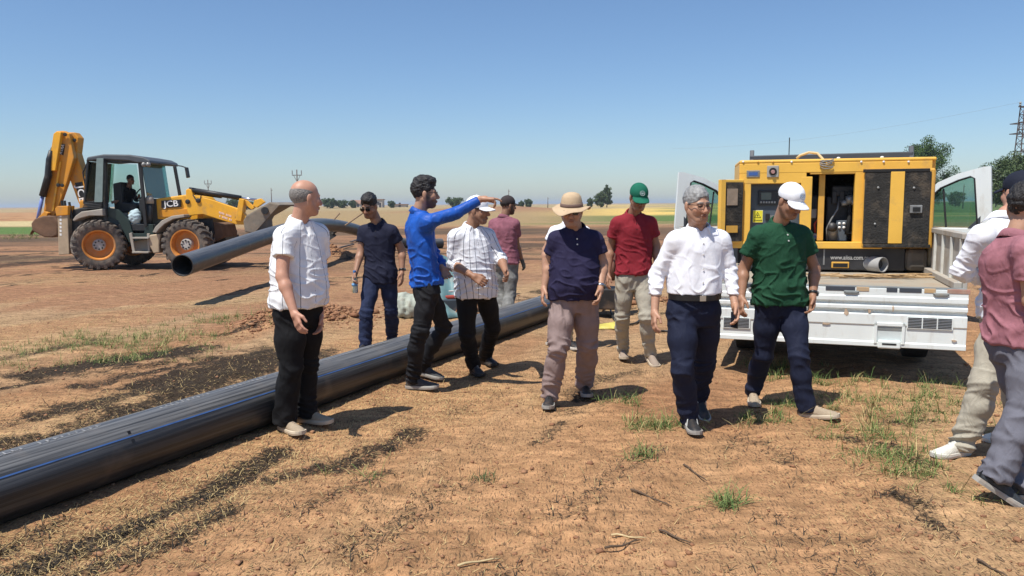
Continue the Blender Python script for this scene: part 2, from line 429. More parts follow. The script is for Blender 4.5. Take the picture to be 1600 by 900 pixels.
def ground_z(x, y):
    x, y = np.atleast_1d(np.asarray(x, float)), np.atleast_1d(np.asarray(y, float))
    z = height_at(x, y)
    for cx, cy, r, hh in HEAP: z = z + mound(x, y, cx, cy, r, hh) * (0.75 + 0.5 * fbm(x * 4, y * 4, 3, 77))
    return z

# ------------------------------------------------------------------ litter, clods and grass (stuff nobody could count)
def litter_material(name, rough=.9):
    m = bpy.data.materials.new(name); nt, N, L, b = nodes_of(m)
    a = N.new('ShaderNodeAttribute'); a.attribute_name = 'tint'
    tc = N.new('ShaderNodeTexCoord'); n = N.new('ShaderNodeTexNoise'); n.inputs['Scale'].default_value = 40; L.new(tc.outputs['Object'], n.inputs['Vector'])
    r = N.new('ShaderNodeMapRange'); r.inputs['To Min'].default_value = .75; r.inputs['To Max'].default_value = 1.25; L.new(n.outputs['Fac'], r.inputs[0])
    s_ = N.new('ShaderNodeVectorMath'); s_.operation = 'SCALE'; L.new(a.outputs['Color'], s_.inputs[0]); L.new(r.outputs[0], s_.inputs['Scale'])
    L.new(s_.outputs[0], b.inputs['Base Color']); b.inputs['Roughness'].default_value = rough; b.inputs['Specular IOR Level'].default_value = .2
    return m
LM = litter_material('dry_litter')
def blades(x, y, z, length, width, yaw, tilt, tint, bend=0.0):
    """thin folded strips: 5 vertices (two base, two middle, tip)"""
    n = len(x)
    dx, dy = np.cos(yaw), np.sin(yaw); cx, cy = -dy, dx
    ct, st = np.cos(tilt), np.sin(tilt); ct2, st2 = np.cos(tilt - bend), np.sin(tilt - bend)
    b0 = np.stack([x, y, z], 1)
    hor = np.stack([dx, dy, 0 * dx], 1); upv = np.stack([0 * dx, 0 * dx, 1 + 0 * dx], 1); side = np.stack([cx, cy, 0 * cx], 1)
    mid = b0 + (hor * ct[:, None] + upv * st[:, None]) * (length * .5)[:, None]
    tip = mid + (hor * ct2[:, None] + upv * st2[:, None]) * (length * .5)[:, None]
    w = side * (width / 2)[:, None]
    v = np.stack([b0 - w, b0 + w, mid + w * .9, mid - w * .9, tip + w * .25, tip - w * .25], 1).reshape(-1, 3)
    k = np.arange(n)[:, None] * 6
    f = np.concatenate([k + np.array([[0, 1, 2, 3]]), k + np.array([[3, 2, 4, 5]])], 0)
    return v, f, np.repeat(tint, 6, 0)
def scatter_view(n, dmin, dmax, power=1.0, kmax=0.80):
    """random ground spots in the field ahead, denser close by"""
    t = RNG.random(n); D = (dmin ** -power + t * (dmax ** -power - dmin ** -power)) ** (-1 / power)
    return RNG.uniform(-kmax, kmax, n) * D, D
x, y = scatter_view(90000, 2.9, 14, 1.0)
n2_ = fbm(across(x, y) * 0.9 + 5, along(x, y) * 0.35, 4, 71)
keep = RNG.random(len(x)) < (0.18 + 0.82 * sstep(.38, .62, n2_)) * (1 - .6 * sstep(-2.6, -1.2, across(x, y))); x, y = x[keep], y[keep]
n = len(x); t = RNG.random((n, 1)); dk = RNG.random(n) < 0.38
tint = V(.55, .41, .19) * (1 - t) + V(.40, .26, .12) * t; tint[dk] = V(.10, .07, .045)
L_ = RNG.gamma(2.0, .012, n) + .008
v, f, tn = blades(x, y, ground_z(x, y) + .004, np.minimum(L_, .1), RNG.uniform(.002, .0042, n), RNG.uniform(0, 2 * pi, n), RNG.normal(.1, .25, n), tint)
tag(mesh('straw_litter', v, f, LM, cols={'tint': tn}), 'chopped pale straw strewn over the soil', 'straw', kind='stuff')
# burnt stubble tufts
x, y = scatter_view(110000, 2.9, 15, 0.9)
keep = RNG.random(len(x)) < 0.85 * char_at(x, y) ** 1.2; x, y = x[keep], y[keep]
n = len(x); t = RNG.random((n, 1)); tint = V(.018, .016, .014) * (1 - t) + V(.06, .048, .035) * t
br = RNG.random(n) < .12; tint[br] = V(.40, .30, .14)
v, f, tn = blades(x, y, ground_z(x, y), RNG.uniform(.02, .075, n), RNG.uniform(.003, .006, n), RNG.uniform(0, 2 * pi, n), RNG.uniform(-.05, 1.0, n), tint, .5)
tag(mesh('burnt_stubble', v, f, LM, cols={'tint': tn}), 'black burnt stubble lying in streaks', 'stubble', kind='stuff')
# clods
def lumps(x, y, z, r, seed=1):
    ico = []; ph = (1 + 5 ** .5) / 2
    for a, b in ((-1, ph), (1, ph), (-1, -ph), (1, -ph)): ico += [(a, b, 0)]
    for a, b in ((-1, ph), (1, ph), (-1, -ph), (1, -ph)): ico += [(0, a, b)]
    for a, b in ((ph, -1), (ph, 1), (-ph, -1), (-ph, 1)): ico += [(a, 0, b)]
    ico = np.array(ico) / np.linalg.norm(ico[0])
    F = np.array([(0, 11, 5), (0, 5, 1), (0, 1, 7), (0, 7, 10), (0, 10, 11), (1, 5, 9), (5, 11, 4), (11, 10, 2), (10, 7, 6), (7, 1, 8), (3, 9, 4), (3, 4, 2), (3, 2, 6), (3, 6, 8), (3, 8, 9), (4, 9, 5), (2, 4, 11), (6, 2, 10), (8, 6, 7), (9, 8, 1)])
    n = len(x); v = np.repeat(ico[None], n, 0) * RNG.uniform(.45, 1.4, (n, 12, 1)) * np.stack([r * RNG.uniform(.8, 1.3, n), r * RNG.uniform(.8, 1.3, n), r * .62], 1)[:, None]
    v = v + np.stack([x, y, z + r * .25], 1)[:, None]
    return v.reshape(-1, 3), (np.arange(n)[:, None, None] * 12 + F[None]).reshape(-1, 3)
x, y = scatter_view(5000, 2.9, 14, 1.2); r = RNG.gamma(1.3, .003, len(x)) + .003
hx, hy, hr = [], [], []
for cx, cy, rr, hh in HEAP:
    k = 700; a = RNG.normal(0, rr * .55, k); b_ = RNG.normal(0, rr * .55, k); hx.append(cx + a); hy.append(cy + b_); hr.append(RNG.gamma(1.4, .009, k) + .005)
x = np.concatenate([x] + hx); y = np.concatenate([y] + hy); r = np.concatenate([r] + hr)
v, f = lumps(x, y, ground_z(x, y), r); t = RNG.random((len(x), 1)); tint = V(.34, .185, .10) * (1 - t) + V(.25, .12, .065) * t
tag(mesh('soil_clods', v, f, LM, cols={'tint': np.repeat(tint, 12, 0)}), 'loose reddish clods of earth on the field', 'earth', kind='stuff')
# green grass
GRASS = [((150, 530), .55, 700), ((200, 545), .6, 900), ((250, 528), .5, 700), ((110, 540), .4, 350), ((40, 565), .5, 300), ((220, 560), .3, 400), ((310, 515), .6, 450), ((365, 500), .6, 500), ((330, 500), .5, 300), ((400, 492), .4, 200),
         ((1212, 572), .17, 380), ((1225, 590), .14, 160), ((1310, 598), .2, 180), ((1345, 622), .2, 260), ((1400, 640), .2, 160), ((1440, 622), .26, 420), ((1465, 640), .22, 300), ((1430, 660), .22, 340), ((1355, 680), .2, 260), ((1390, 718), .24, 420), ((1415, 738), .14, 240), ((1200, 655), .14, 300),
         ((1240, 632), .11, 220), ((1455, 600), .25, 160), ((1020, 662), .16, 380), ((1045, 660), .12, 260), ((990, 628), .12, 150), ((1470, 775), .14, 70), ((1300, 640), .14, 80), ((30, 372), 2.2, 500), ((60, 368), 2.0, 400), ((1380, 690), .25, 200), ((1590, 790), .12, 40), ((550, 740), .2, 40), ((1330, 600), .3, 160)]
vs, fs, ts = [], [], []; off = 0
for (px, py), rad, k in GRASS:
    k = int(k * 1.05); c = G(px, py); nb = max(4, k // 17)
    bxy = RNG.normal(0, rad * .68, (nb, 2)) * V(1.25, .8); pick = RNG.integers(0, nb, k)
    x = c[0] + bxy[pick, 0] + RNG.normal(0, .028, k); y = c[1] + bxy[pick, 1] + RNG.normal(0, .028, k)
    far_ = 1.0 if c[1] < 15 else 2.4
    t = RNG.random((k, 1)); tint = V(.055, .11, .028) * (1 - t) + V(.16, .21, .065) * t; dry = RNG.random(k) < .2; tint[dry] = V(.46, .37, .17)
    v, f, tn = blades(x, y, ground_z(x, y) - .005, RNG.gamma(3, .027, k) * far_ + .015, RNG.uniform(.0025, .005, k) * far_, RNG.uniform(0, 2 * pi, k), RNG.uniform(.1, 1.3, k), tint, RNG.uniform(.2, .9, k))
    vs.append(v); fs.append(f + off); ts.append(tn); off += len(v)
tag(mesh('grass', np.concatenate(vs), np.concatenate(fs), LM, cols={'tint': np.concatenate(ts)}), 'patches of low green grass and weeds in the field', 'grass', kind='stuff')
for (px, py), rad, k, lab in [((1135, 785), .05, 150, 'lone green grass tuft on bare soil right of the image centre bottom'), ((1003, 710), .045, 90, 'small grass tuft on the soil left of the walking white-shirted man'), ((757, 742), .04, 70, 'dark weed tuft on bare soil in the centre foreground')]:
    c = G(px, py); x = RNG.normal(0, rad, k); y = RNG.normal(0, rad, k); z0 = ground_z(c[0] + x, c[1] + y)
    t = RNG.random((k, 1)); tint = V(.07, .13, .035) * (1 - t) + V(.21, .25, .09) * t
    if py == 742: tint = tint * V(.5, .5, .6)
    v, f, tn = blades(x, y, z0 - .005, RNG.uniform(.05, .16, k) * (1 if py != 742 else .5), RNG.uniform(.003, .006, k), RNG.uniform(0, 2 * pi, k), RNG.uniform(.25, 1.35, k), tint, RNG.uniform(.2, .9, k))
    r0 = empty('grass_tuft', (c[0], c[1], 0), 0, lab, 'grass tuft')
    o = mesh('blades', v, f, LM, r0, cols={'tint': tn}); o['kind'] = 'stuff'
bark = mat('dry_twig', (.10, .065, .04), .9, .3, 30, .4, 80)
TW = [((945, 853), (1000, 838), 'dark curved twig lying on the soil bottom centre'), ((1030, 820), (1080, 845), 'dark twig right of the bottom-centre twigs'), ((1068, 722), (1105, 742), 'thin twig lying before the white-shirted man walking'), ((985, 765), (1050, 782), 'long thin dry stalk on bare soil in the foreground'),
      ((955, 828), (1010, 834), 'pale straight straw stalk on the soil bottom centre'), ((715, 880), (780, 868), 'pale stalk on soil at the bottom edge left of centre'), ((1525, 878), (1575, 905), 'twig on the soil at the bottom right corner')]
for a, b, lab in TW:
    A, B = G(*a), G(*b); A[2] = ground_z(A[0], A[1])[0] + .012; B[2] = ground_z(B[0], B[1])[0] + .012
    pts = [A + (B - A) * t + V(0, .007 * sin(t * 6 + a[0]), .004 * sin(t * 9)) for t in np.linspace(0, 1, 7)]
    m_ = bark if 'pale' not in lab else mat('pale_stalk', (.5, .38, .2), .9, .2, 30)
    mb = MB().tube([p - A for p in pts], [.006, .006, .0055, .005, .0045, .004, .002], 6)
    if m_ is bark: mb.tube([pts[3] - A, pts[3] - A + (B - A) * .12 + V(.0, .035, .008)], [.004, .0015], 5)
    tag(mb.build('twig', m_, smooth=True, loc=A), lab, 'twig')

# ================================================================== PEOPLE: distance fields polygonised with surface nets
f32 = np.float32
class Field:
    def __init__(s, lo, hi, h):
        s.lo = np.asarray(lo, float); s.h = h
        n = np.maximum(np.ceil((np.asarray(hi) - s.lo) / h).astype(int) + 1, 4)
        s.n = n; s.f = np.full(n, 1.0, f32)
        s.ax = [(s.lo[i] + h * np.arange(n[i])).astype(f32) for i in range(3)]
    def sl(s, lo, hi):
        a = np.clip(np.floor((np.asarray(lo) - s.lo) / s.h).astype(int), 0, s.n - 1); b = np.clip(np.ceil((np.asarray(hi) - s.lo) / s.h).astype(int) + 1, 1, s.n)
        sl = tuple(slice(int(a[i]), int(max(b[i], a[i] + 1))) for i in range(3))
        X = s.ax[0][sl[0]][:, None, None]; Y = s.ax[1][sl[1]][None, :, None]; Z = s.ax[2][sl[2]][None, None, :]
        return sl, X, Y, Z
    def put(s, d, sl, k, op):
        a = s.f[sl]
        if op == 'u':
            if k > 0:
                h = np.maximum(k - np.abs(a - d), 0) / k; s.f[sl] = np.minimum(a, d) - h * h * k * .25
            else: s.f[sl] = np.minimum(a, d)
        elif op == 's':
            d = -d
            if k > 0:
                h = np.maximum(k - np.abs(a - d), 0) / k; s.f[sl] = np.maximum(a, d) + h * h * k * .25
            else: s.f[sl] = np.maximum(a, d)
        elif op == 'i': s.f[sl] = np.maximum(a, d)
        return s
    def cone(s, a, b, ra, rb, k=.02, op='u', cut=None):
        a, b = np.asarray(a, float), np.asarray(b, float); m = k + 3 * s.h
        lo = np.minimum(a - ra, b - rb) - m; hi = np.maximum(a + ra, b + rb) + m
        sl, X, Y, Z = s.sl(lo, hi); ab = b - a; L2 = max(ab @ ab, 1e-9)
        t = np.clip(((X - a[0]) * ab[0] + (Y - a[1]) * ab[1] + (Z - a[2]) * ab[2]) / L2, 0, 1)
        d = np.sqrt((X - a[0] - t * ab[0]) ** 2 + (Y - a[1] - t * ab[1]) ** 2 + (Z - a[2] - t * ab[2]) ** 2) - (ra + (rb - ra) * t)
        if cut is not None:
            p, n = cut; d = np.maximum(d, (X - p[0]) * n[0] + (Y - p[1]) * n[1] + (Z - p[2]) * n[2])
        return s.put(d.astype(f32), sl, k, op)
    def ell(s, c, r, R=None, k=.02, op='u'):
        c = np.asarray(c, float); r = np.asarray(r, float); R = np.eye(3) if R is None else R
        m = r.max() + k + 3 * s.h; sl, X, Y, Z = s.sl(c - m, c + m)
        X, Y, Z = X - c[0], Y - c[1], Z - c[2]
        q = [(X * R[0, i] + Y * R[1, i] + Z * R[2, i]) for i in range(3)]
        k0 = np.sqrt(sum((q[i] / r[i]) ** 2 for i in range(3))); k1 = np.sqrt(sum((q[i] / r[i] ** 2) ** 2 for i in range(3))) + 1e-6
        return s.put((k0 * (k0 - 1) / k1).astype(f32), sl, k, op)
    def loft(s, zs, cx, cy, rx, rf, rb, yaw, k=.03, op='u', grow=0.0, e=2.3):
        """vertical body of elliptical sections: rf front, rb back half depths; yaw: facing angle per station"""
        zs = np.asarray(zs, float); o = np.argsort(zs); zs = zs[o]
        cx, cy, rx, rf, rb, yaw = [np.asarray(q, float)[o] for q in (cx, cy, rx, rf, rb, yaw)]
        m = max(rx.max(), rf.max(), rb.max()) + grow + k + .03
        lo = V(cx.min() - m, cy.min() - m, zs[0] - .02); hi = V(cx.max() + m, cy.max() + m, zs[-1] + .02)
        sl, X, Y, Z = s.sl(lo, hi); z = Z.ravel()
        I = lambda q: np.interp(z, zs, q)[None, None, :].astype(f32)
        ya = I(yaw); fx, fy = np.sin(ya), -np.cos(ya)
        dx, dy = X - I(cx), Y - I(cy)
        q = dx * fx + dy * fy; p = dx * (-fy) + dy * fx
        RX = I(rx) + grow; RY = np.where(q > 0, I(rf), I(rb)) + grow
        nrm = (np.abs(p / RX) ** e + np.abs(q / RY) ** e) ** (1 / e)
        d = (nrm - 1) * np.minimum(RX, RY)
        d = np.maximum(d, np.maximum(Z - zs[-1], zs[0] - Z))
        return s.put(d.astype(f32), sl, k, op)
    def plane(s, p, n, op='i', box=None):
        """keep the side n points away from (inside box only)"""
        p = np.asarray(p, float); n = np.asarray(n, float); n = n / np.linalg.norm(n)
        sl, X, Y, Z = s.sl(*(box or (s.lo, s.lo + s.h * s.n)))
        d = (X - p[0]) * n[0] + (Y - p[1]) * n[1] + (Z - p[2]) * n[2]
        s.f[sl] = np.maximum(s.f[sl], d.astype(f32)); return s
    def mesh(s):
        f = s.f.copy()
        for i in range(3):
            ix = [slice(None)] * 3
            for e in (0, -1): ix[i] = e; f[tuple(ix)] = np.maximum(f[tuple(ix)], 1e-3)
        sg = f < 0
        c = np.zeros(np.array(f.shape) - 1, np.int8)
        for i in (0, 1):
            for j in (0, 1):
                for k in (0, 1): c += sg[i:f.shape[0] - 1 + i, j:f.shape[1] - 1 + j, k:f.shape[2] - 1 + k]
        act = np.argwhere((c > 0) & (c < 8))
        if len(act) == 0: return np.zeros((0, 3)), np.zeros((0, 4), int)
        ids = np.full(c.shape, -1, np.int64); ids[tuple(act.T)] = np.arange(len(act))
        acc = np.zeros((len(act), 3)); cnt = np.zeros(len(act))
        corners = [(i, j, k) for i in (0, 1) for j in (0, 1) for k in (0, 1)]
        for a in corners:
            for ax in range(3):
                if a[ax]: continue
                b = list(a); b[ax] = 1
                fa = f[tuple((act + a).T)]; fb = f[tuple((act + b).T)]
                m = (fa < 0) != (fb < 0); t = fa[m] / (fa[m] - fb[m])
                p = np.tile(np.array(a, float), (m.sum(), 1)); p[:, ax] = t
                acc[m] += p; cnt[m] += 1
        v = s.lo + (act + acc / cnt[:, None]) * s.h
        faces = []
        for ax in range(3):
            o1, o2 = [(1, 2), (2, 0), (0, 1)][ax]
            i0 = [slice(None)] * 3; i1 = [slice(None)] * 3; i0[ax] = slice(0, -1); i1[ax] = slice(1, None)
            A, B = sg[tuple(i0)], sg[tuple(i1)]
            e = np.argwhere(A != B); e = e[(e[:, o1] > 0) & (e[:, o2] > 0)]
            fl = A[tuple(e.T)]
            def cell(d1, d2):
                q = e.copy(); q[:, o1] -= d1; q[:, o2] -= d2; return ids[tuple(q.T)]
            q = np.stack([cell(1, 1), cell(0, 1), cell(0, 0), cell(1, 0)], 1)
            q[~fl] = q[~fl][:, ::-1]
            faces.append(q)
        fc = np.concatenate(faces); fc = fc[(fc >= 0).all(1)]
        return v, fc
def normals(v, f):
    n = np.cross(v[f[:, 2]] - v[f[:, 0]], v[f[:, 3]] - v[f[:, 1]])
    out = np.zeros_like(v)
    for i in range(4):
        for k in range(3): out[:, k] += np.bincount(f[:, i], n[:, k], len(v))
    return out / (np.linalg.norm(out, axis=1, keepdims=True) + 1e-12)
def relax(v, f, it=1):
    for _ in range(it):
        s = np.zeros_like(v); c = np.zeros(len(v))
        for i in range(4):
            for j in (1, 3):
                a, b = f[:, i], f[:, (i + j) % 4]
                for k in range(3): s[:, k] += np.bincount(a, v[b, k], len(v))
                c += np.bincount(a, minlength=len(v))
        v = v * .5 + .5 * s / np.maximum(c, 1)[:, None]
    return v
def waves(p, seed, freq, n=5):
    """smooth pseudo-noise of points p, anisotropic frequency vector"""
    r = np.random.default_rng(seed); s = 0
    for i in range(n):
        d = r.normal(size=3); d /= np.linalg.norm(d); d2 = r.normal(size=3); d2 /= np.linalg.norm(d2)
        a = (p * freq) @ d * 6.283 * r.uniform(.6, 1.5) + r.uniform(0, 7); b = (p * freq) @ d2 * 4 + r.uniform(0, 7)
        s = s + np.sin(a + 1.3 * np.sin(b))
    return s / n
def seg_t(p, a, b):
    ab = b - a; t = np.clip(((p - a) @ ab) / (ab @ ab), 0, 1); return t, np.linalg.norm(p - a - t[:, None] * ab, axis=1)

# ------------------------------------------------------------------ cloth and skin
def skin_mat(name, col):
    if name in MATS: return MATS[name]
    m = bpy.data.materials.new(name); MATS[name] = m
    nt, N, L, b = nodes_of(m)
    a = N.new('ShaderNodeAttribute'); a.attribute_name = 'tint'
    tc = N.new('ShaderNodeTexCoord'); n = N.new('ShaderNodeTexNoise'); n.inputs['Scale'].default_value = 35; n.inputs['Detail'].default_value = 5; L.new(tc.outputs['Object'], n.inputs['Vector'])
    r = N.new('ShaderNodeMapRange'); r.inputs['To Min'].default_value = .82; r.inputs['To Max'].default_value = 1.18; L.new(n.outputs['Fac'], r.inputs[0])
    s_ = N.new('ShaderNodeVectorMath'); s_.operation = 'SCALE'; L.new(a.outputs['Color'], s_.inputs[0]); L.new(r.outputs[0], s_.inputs['Scale'])
    L.new(s_.outputs[0], b.inputs['Base Color']); b.inputs['Roughness'].default_value = .5; b.inputs['Specular IOR Level'].default_value = .4
    b.inputs['Subsurface Weight'].default_value = .06; b.inputs['Subsurface Radius'].default_value = (.012, .005, .003)
    return m
def cloth(name, col, stripe=None, rough=.85, sheen=.0, bump=.5, var=.08):
    if name in MATS: return MATS[name]
    m = bpy.data.materials.new(name); MATS[name] = m
    nt, N, L, b = nodes_of(m)
    tc = N.new('ShaderNodeTexCoord'); pos = tc.outputs['Object']
    n = N.new('ShaderNodeTexNoise'); n.inputs['Scale'].default_value = 14; n.inputs['Detail'].default_value = 6; L.new(pos, n.inputs['Vector'])
    r = N.new('ShaderNodeMapRange'); r.inputs['From Min'].default_value = .3; r.inputs['From Max'].default_value = .7; r.inputs['To Min'].default_value = 1 - var; r.inputs['To Max'].default_value = 1 + var; L.new(n.outputs['Fac'], r.inputs[0])
    s_ = N.new('ShaderNodeVectorMath'); s_.operation = 'SCALE'; s_.inputs[0].default_value = col; L.new(r.outputs[0], s_.inputs['Scale'])
    cur = s_.outputs[0]
    if stripe:                                   # (spacing in metres, width share, colour)
        at = N.new('ShaderNodeAttribute'); at.attribute_name = 'stripe'
        d = N.new('ShaderNodeMath'); d.operation = 'DIVIDE'; d.inputs[1].default_value = stripe[0]; L.new(at.outputs['Fac'], d.inputs[0])
        fr = N.new('ShaderNodeMath'); fr.operation = 'FRACT'; L.new(d.outputs[0], fr.inputs[0])
        lt = N.new('ShaderNodeMath'); lt.operation = 'LESS_THAN'; lt.inputs[1].default_value = stripe[1]; L.new(fr.outputs[0], lt.inputs[0])
        mx = N.new('ShaderNodeMix'); mx.data_type = 'RGBA'; L.new(lt.outputs[0], mx.inputs['Factor']); L.new(cur, mx.inputs['A']); mx.inputs['B'].default_value = (*stripe[2], 1); cur = mx.outputs['Result']
    L.new(cur, b.inputs['Base Color']); b.inputs['Roughness'].default_value = rough; b.inputs['Specular IOR Level'].default_value = .25
    if sheen: b.inputs['Sheen Weight'].default_value = sheen
    w1 = N.new('ShaderNodeTexNoise'); w1.inputs['Scale'].default_value = 11; w1.inputs['Detail'].default_value = 3; w1.inputs['Distortion'].default_value = 1.2
    mp = N.new('ShaderNodeMapping'); mp.inputs['Scale'].default_value = (1.6, 1.6, .8); mp.inputs['Rotation'].default_value = (.3, .5, .2); L.new(pos, mp.inputs[0]); L.new(mp.outputs[0], w1.inputs['Vector'])
    bp = N.new('ShaderNodeBump'); bp.inputs['Strength'].default_value = bump; bp.inputs['Distance'].default_value = .02; L.new(w1.outputs['Fac'], bp.inputs['Height'])
    w2 = N.new('ShaderNodeTexNoise'); w2.inputs['Scale'].default_value = 260; L.new(pos, w2.inputs['Vector'])
    b2 = N.new('ShaderNodeBump'); b2.inputs['Strength'].default_value = .25; b2.inputs['Distance'].default_value = .002; L.new(w2.outputs['Fac'], b2.inputs['Height']); L.new(bp.outputs[0], b2.inputs['Normal'])
    L.new(b2.outputs[0], b.inputs['Normal'])
    return m

# ------------------------------------------------------------------ head, hand, shoe
def head_frame(yaw, pitch, roll=0.0):
    """columns: left-of-person(+x), forward, up"""
    yaw, pitch, roll = radians(yaw), radians(pitch), radians(roll)
    f0 = V(sin(yaw), -cos(yaw), 0); l0 = V(cos(yaw), sin(yaw), 0); u0 = V(0, 0, 1)
    f = f0 * cos(pitch) + u0 * sin(pitch); u = u0 * cos(pitch) - f0 * sin(pitch)
    l = l0 * cos(roll) + u * sin(roll); u = u * cos(roll) - l0 * sin(roll)
    return np.stack([l, f, u], 1)
def make_head(c, R, neck, h, skin, hairc, st, sc):
    """returns verts, faces, colours of head and neck in world space"""
    F = Field((-.12, -.15, -.26), (.12, .16, .15), h)
    F.ell((0, -.014, .036), (.076, .098, .086), k=0)
    F.ell((0, .028, -.03), (.063, .067, .085), k=.03)
    F.ell((0, .058, -.098), (.030, .030, .022), k=.03)
    for sx in (-1, 1):
        F.cone((sx * .058, 0, -.045), (sx * .028, .055, -.098), .022, .02, k=.03)
        F.ell((sx * .040, .062, -.028), (.024, .022, .024), k=.025)
        F.ell((sx * .031, .101, .002), (.019, .014, .012), k=.014, op='s')
        F.ell((sx * .031, .079, .001), (.014, .012, .011), k=.004)
        F.ell((sx * .080, -.008, -.008), (.009, .020, .033), k=.008)
        F.cone((sx * .012, .085, .024), (sx * .044, .078, .020), .010, .007, k=.012)
        F.ell((sx * .011, .102, -.040), (.010, .012, .009), k=.008)
    F.cone((0, .090, .010), (0, .113, -.034), .008, .013, k=.012)
    F.ell((0, .094, -.064), (.024, .010, .006), k=.006)
    F.ell((0, .092, -.075), (.020, .010, .006), k=.006)
    nk = (R.T @ (neck - c)) / sc
    F.cone((0, -.022, -.05), nk * V(1, 1, 1), .056, .060, k=.03) if nk[2] > -.24 else F.cone((0, -.022, -.05), nk * (.235 / max(.01, -nk[2])), .056, .06, k=.03)
    v, f = F.mesh()
    col = np.tile(skin, (len(v), 1)).astype(float)
    def paint(cc, r, tint, a=1.0, soft=.35):
        d = np.sqrt((((v - V(*cc)) / V(*r)) ** 2).sum(1)); w = (a * sstep(1 + soft, 1 - soft, d))[:, None]
        col[:] = col * (1 - w) + np.asarray(tint) * w
    paint((0, .10, -.03), (.03, .03, .03), skin * V(1.05, .85, .8), .5)
    paint((0, .10, -.069), (.024, .02, .010), skin * V(.75, .45, .42), .85); paint((0, .104, -.0695), (.022, .02, .003), skin * V(.25, .15, .14), .9)
    mot = waves(v, 77, V(14, 14, 14), 5)[:, None]; col = col * (1 + .10 * mot * V(.6, 1, 1.1))
    for sx in (-1, 1):
        paint((sx * .031, .092, -.002), (.024, .02, .014), skin * V(.66, .58, .56), .7); paint((sx * .031, .092, .0), (.017, .02, .005), (.03, .02, .018), .95); paint((sx * .027, .1, -.052), (.006, .03, .016), skin * V(.7, .6, .58), .6)
        paint((sx * .031, .094, .023), (.024, .03, .006), hairc, .95)
        paint((sx * .05, .07, -.03), (.02, .03, .02), skin * V(1.06, .86, .82), .5)
    bd = st.get('beard', 0)
    if bd:
        w = bd * sstep(-.038, -.062, v[:, 2]) * sstep(-.02, .02, v[:, 1]) * sstep(-.17, -.125, v[:, 2])
        w = np.maximum(w, bd * sstep(.014, .006, np.abs(v[:, 2] + .055)) * sstep(.035, .025, np.abs(v[:, 0])) * (v[:, 1] > .07))
        w = np.maximum(w, bd * sstep(.03, .01, np.abs(v[:, 1] - .02)) * sstep(.03, -.03, v[:, 2]) * (np.abs(v[:, 0]) > .05))
        lip = sstep(.8, 1.2, np.sqrt((((v - V(0, .1, -.069)) / V(.024, .03, .010)) ** 2).sum(1)))
        w = (w * lip)[:, None]; col = col * (1 - w) + hairc * w
    st_ = st.get('stubble', .25)
    if st_:
        w = st_ * sstep(-.035, -.06, v[:, 2]) * sstep(-.02, .03, v[:, 1]) * sstep(-.15, -.12, v[:, 2]); w = w[:, None]
        col = col * (1 - w) + skin * V(.55, .52, .55) * w
    return c + (v * sc) @ R.T, f, col
def hair_mesh(c, R, h, sc, kind, seed):
    F = Field((-.13, -.16, -.16), (.13, .15, .20), h)
    if kind == 'fringe':                         # bald crown, hair round the sides and back
        F.ell((0, -.020, .020), (.081, .099, .082), k=0)
        F.plane((0, 0, .052), (0, .25, 1)); F.plane((0, 0, -.075), (0, -.25, -1)); F.plane((0, .028, 0), (0, 1, .2))
        for sx in (-1, 1): F.ell((sx * .085, .012, -.012), (.03, .034, .045), k=.008, op='s')
    else:
        top = {'short': .005, 'full': .016, 'quiff': .022, 'under_cap': .0}[kind]
        F.ell((0, -.016, .042 + top * .4), (.083, .105, .088 + top), k=0)
        if kind == 'quiff':
            F.ell((0, .05, .105), (.058, .052, .035), k=.03); F.ell((0, .0, .115), (.06, .07, .035), k=.03)
        if kind == 'full':
            F.ell((.02, .045, .10), (.062, .055, .032), k=.03)
        F.ell((0, .115, -.02), (.073, .075, .088), k=.012, op='s')
        F.plane((0, 0, -.07), (0, -.35, -1))
        for sx in (-1, 1):
            F.ell((sx * .085, .018, -.03), (.03, .036, .045), k=.008, op='s')
            F.ell((sx * .07, .075, -.03), (.05, .05, .06), k=.01, op='s')
        if kind == 'under_cap': F.plane((0, 0, .03), (0, 0, 1))
    v, f = F.mesh(); n = normals(v, f)
    if kind != 'fringe':
        hv = 1.7 if kind in ('full', 'quiff') else 1.0
        v = v + n * hv * (.0045 * waves(v, seed, V(20, 12, 20)) + .0025 * waves(v, seed + 5, V(55, 22, 55)))[:, None]
    return c + (v * sc) @ R.T, f
def cap_mesh(c, R, h, sc):
    F = Field((-.13, -.15, -.03), (.13, .26, .18), h)
    F.ell((0, -.010, .046), (.088, .108, .092), k=0)
    F.plane((0, 0, .022), (0, .08, -1))
    # visor: a thin curved sheet
    sl, X, Y, Z = F.sl((-.1, .05, -.03), (.1, .22, .09))
    zc = .034 - 5.2 * X * X - .30 * (Y - .09)
    d = np.maximum(np.abs(Z - zc) - .0055, (np.sqrt((X / .080) ** 2 + ((Y - .075) / .098) ** 2) - 1) * .08)
    F.put(d.astype(f32), sl, .006, 'u')
    F.ell((0, -.01, .138), (.008, .008, .006), k=.004)
    v, f = F.mesh()
    return c + (v * sc) @ R.T, f
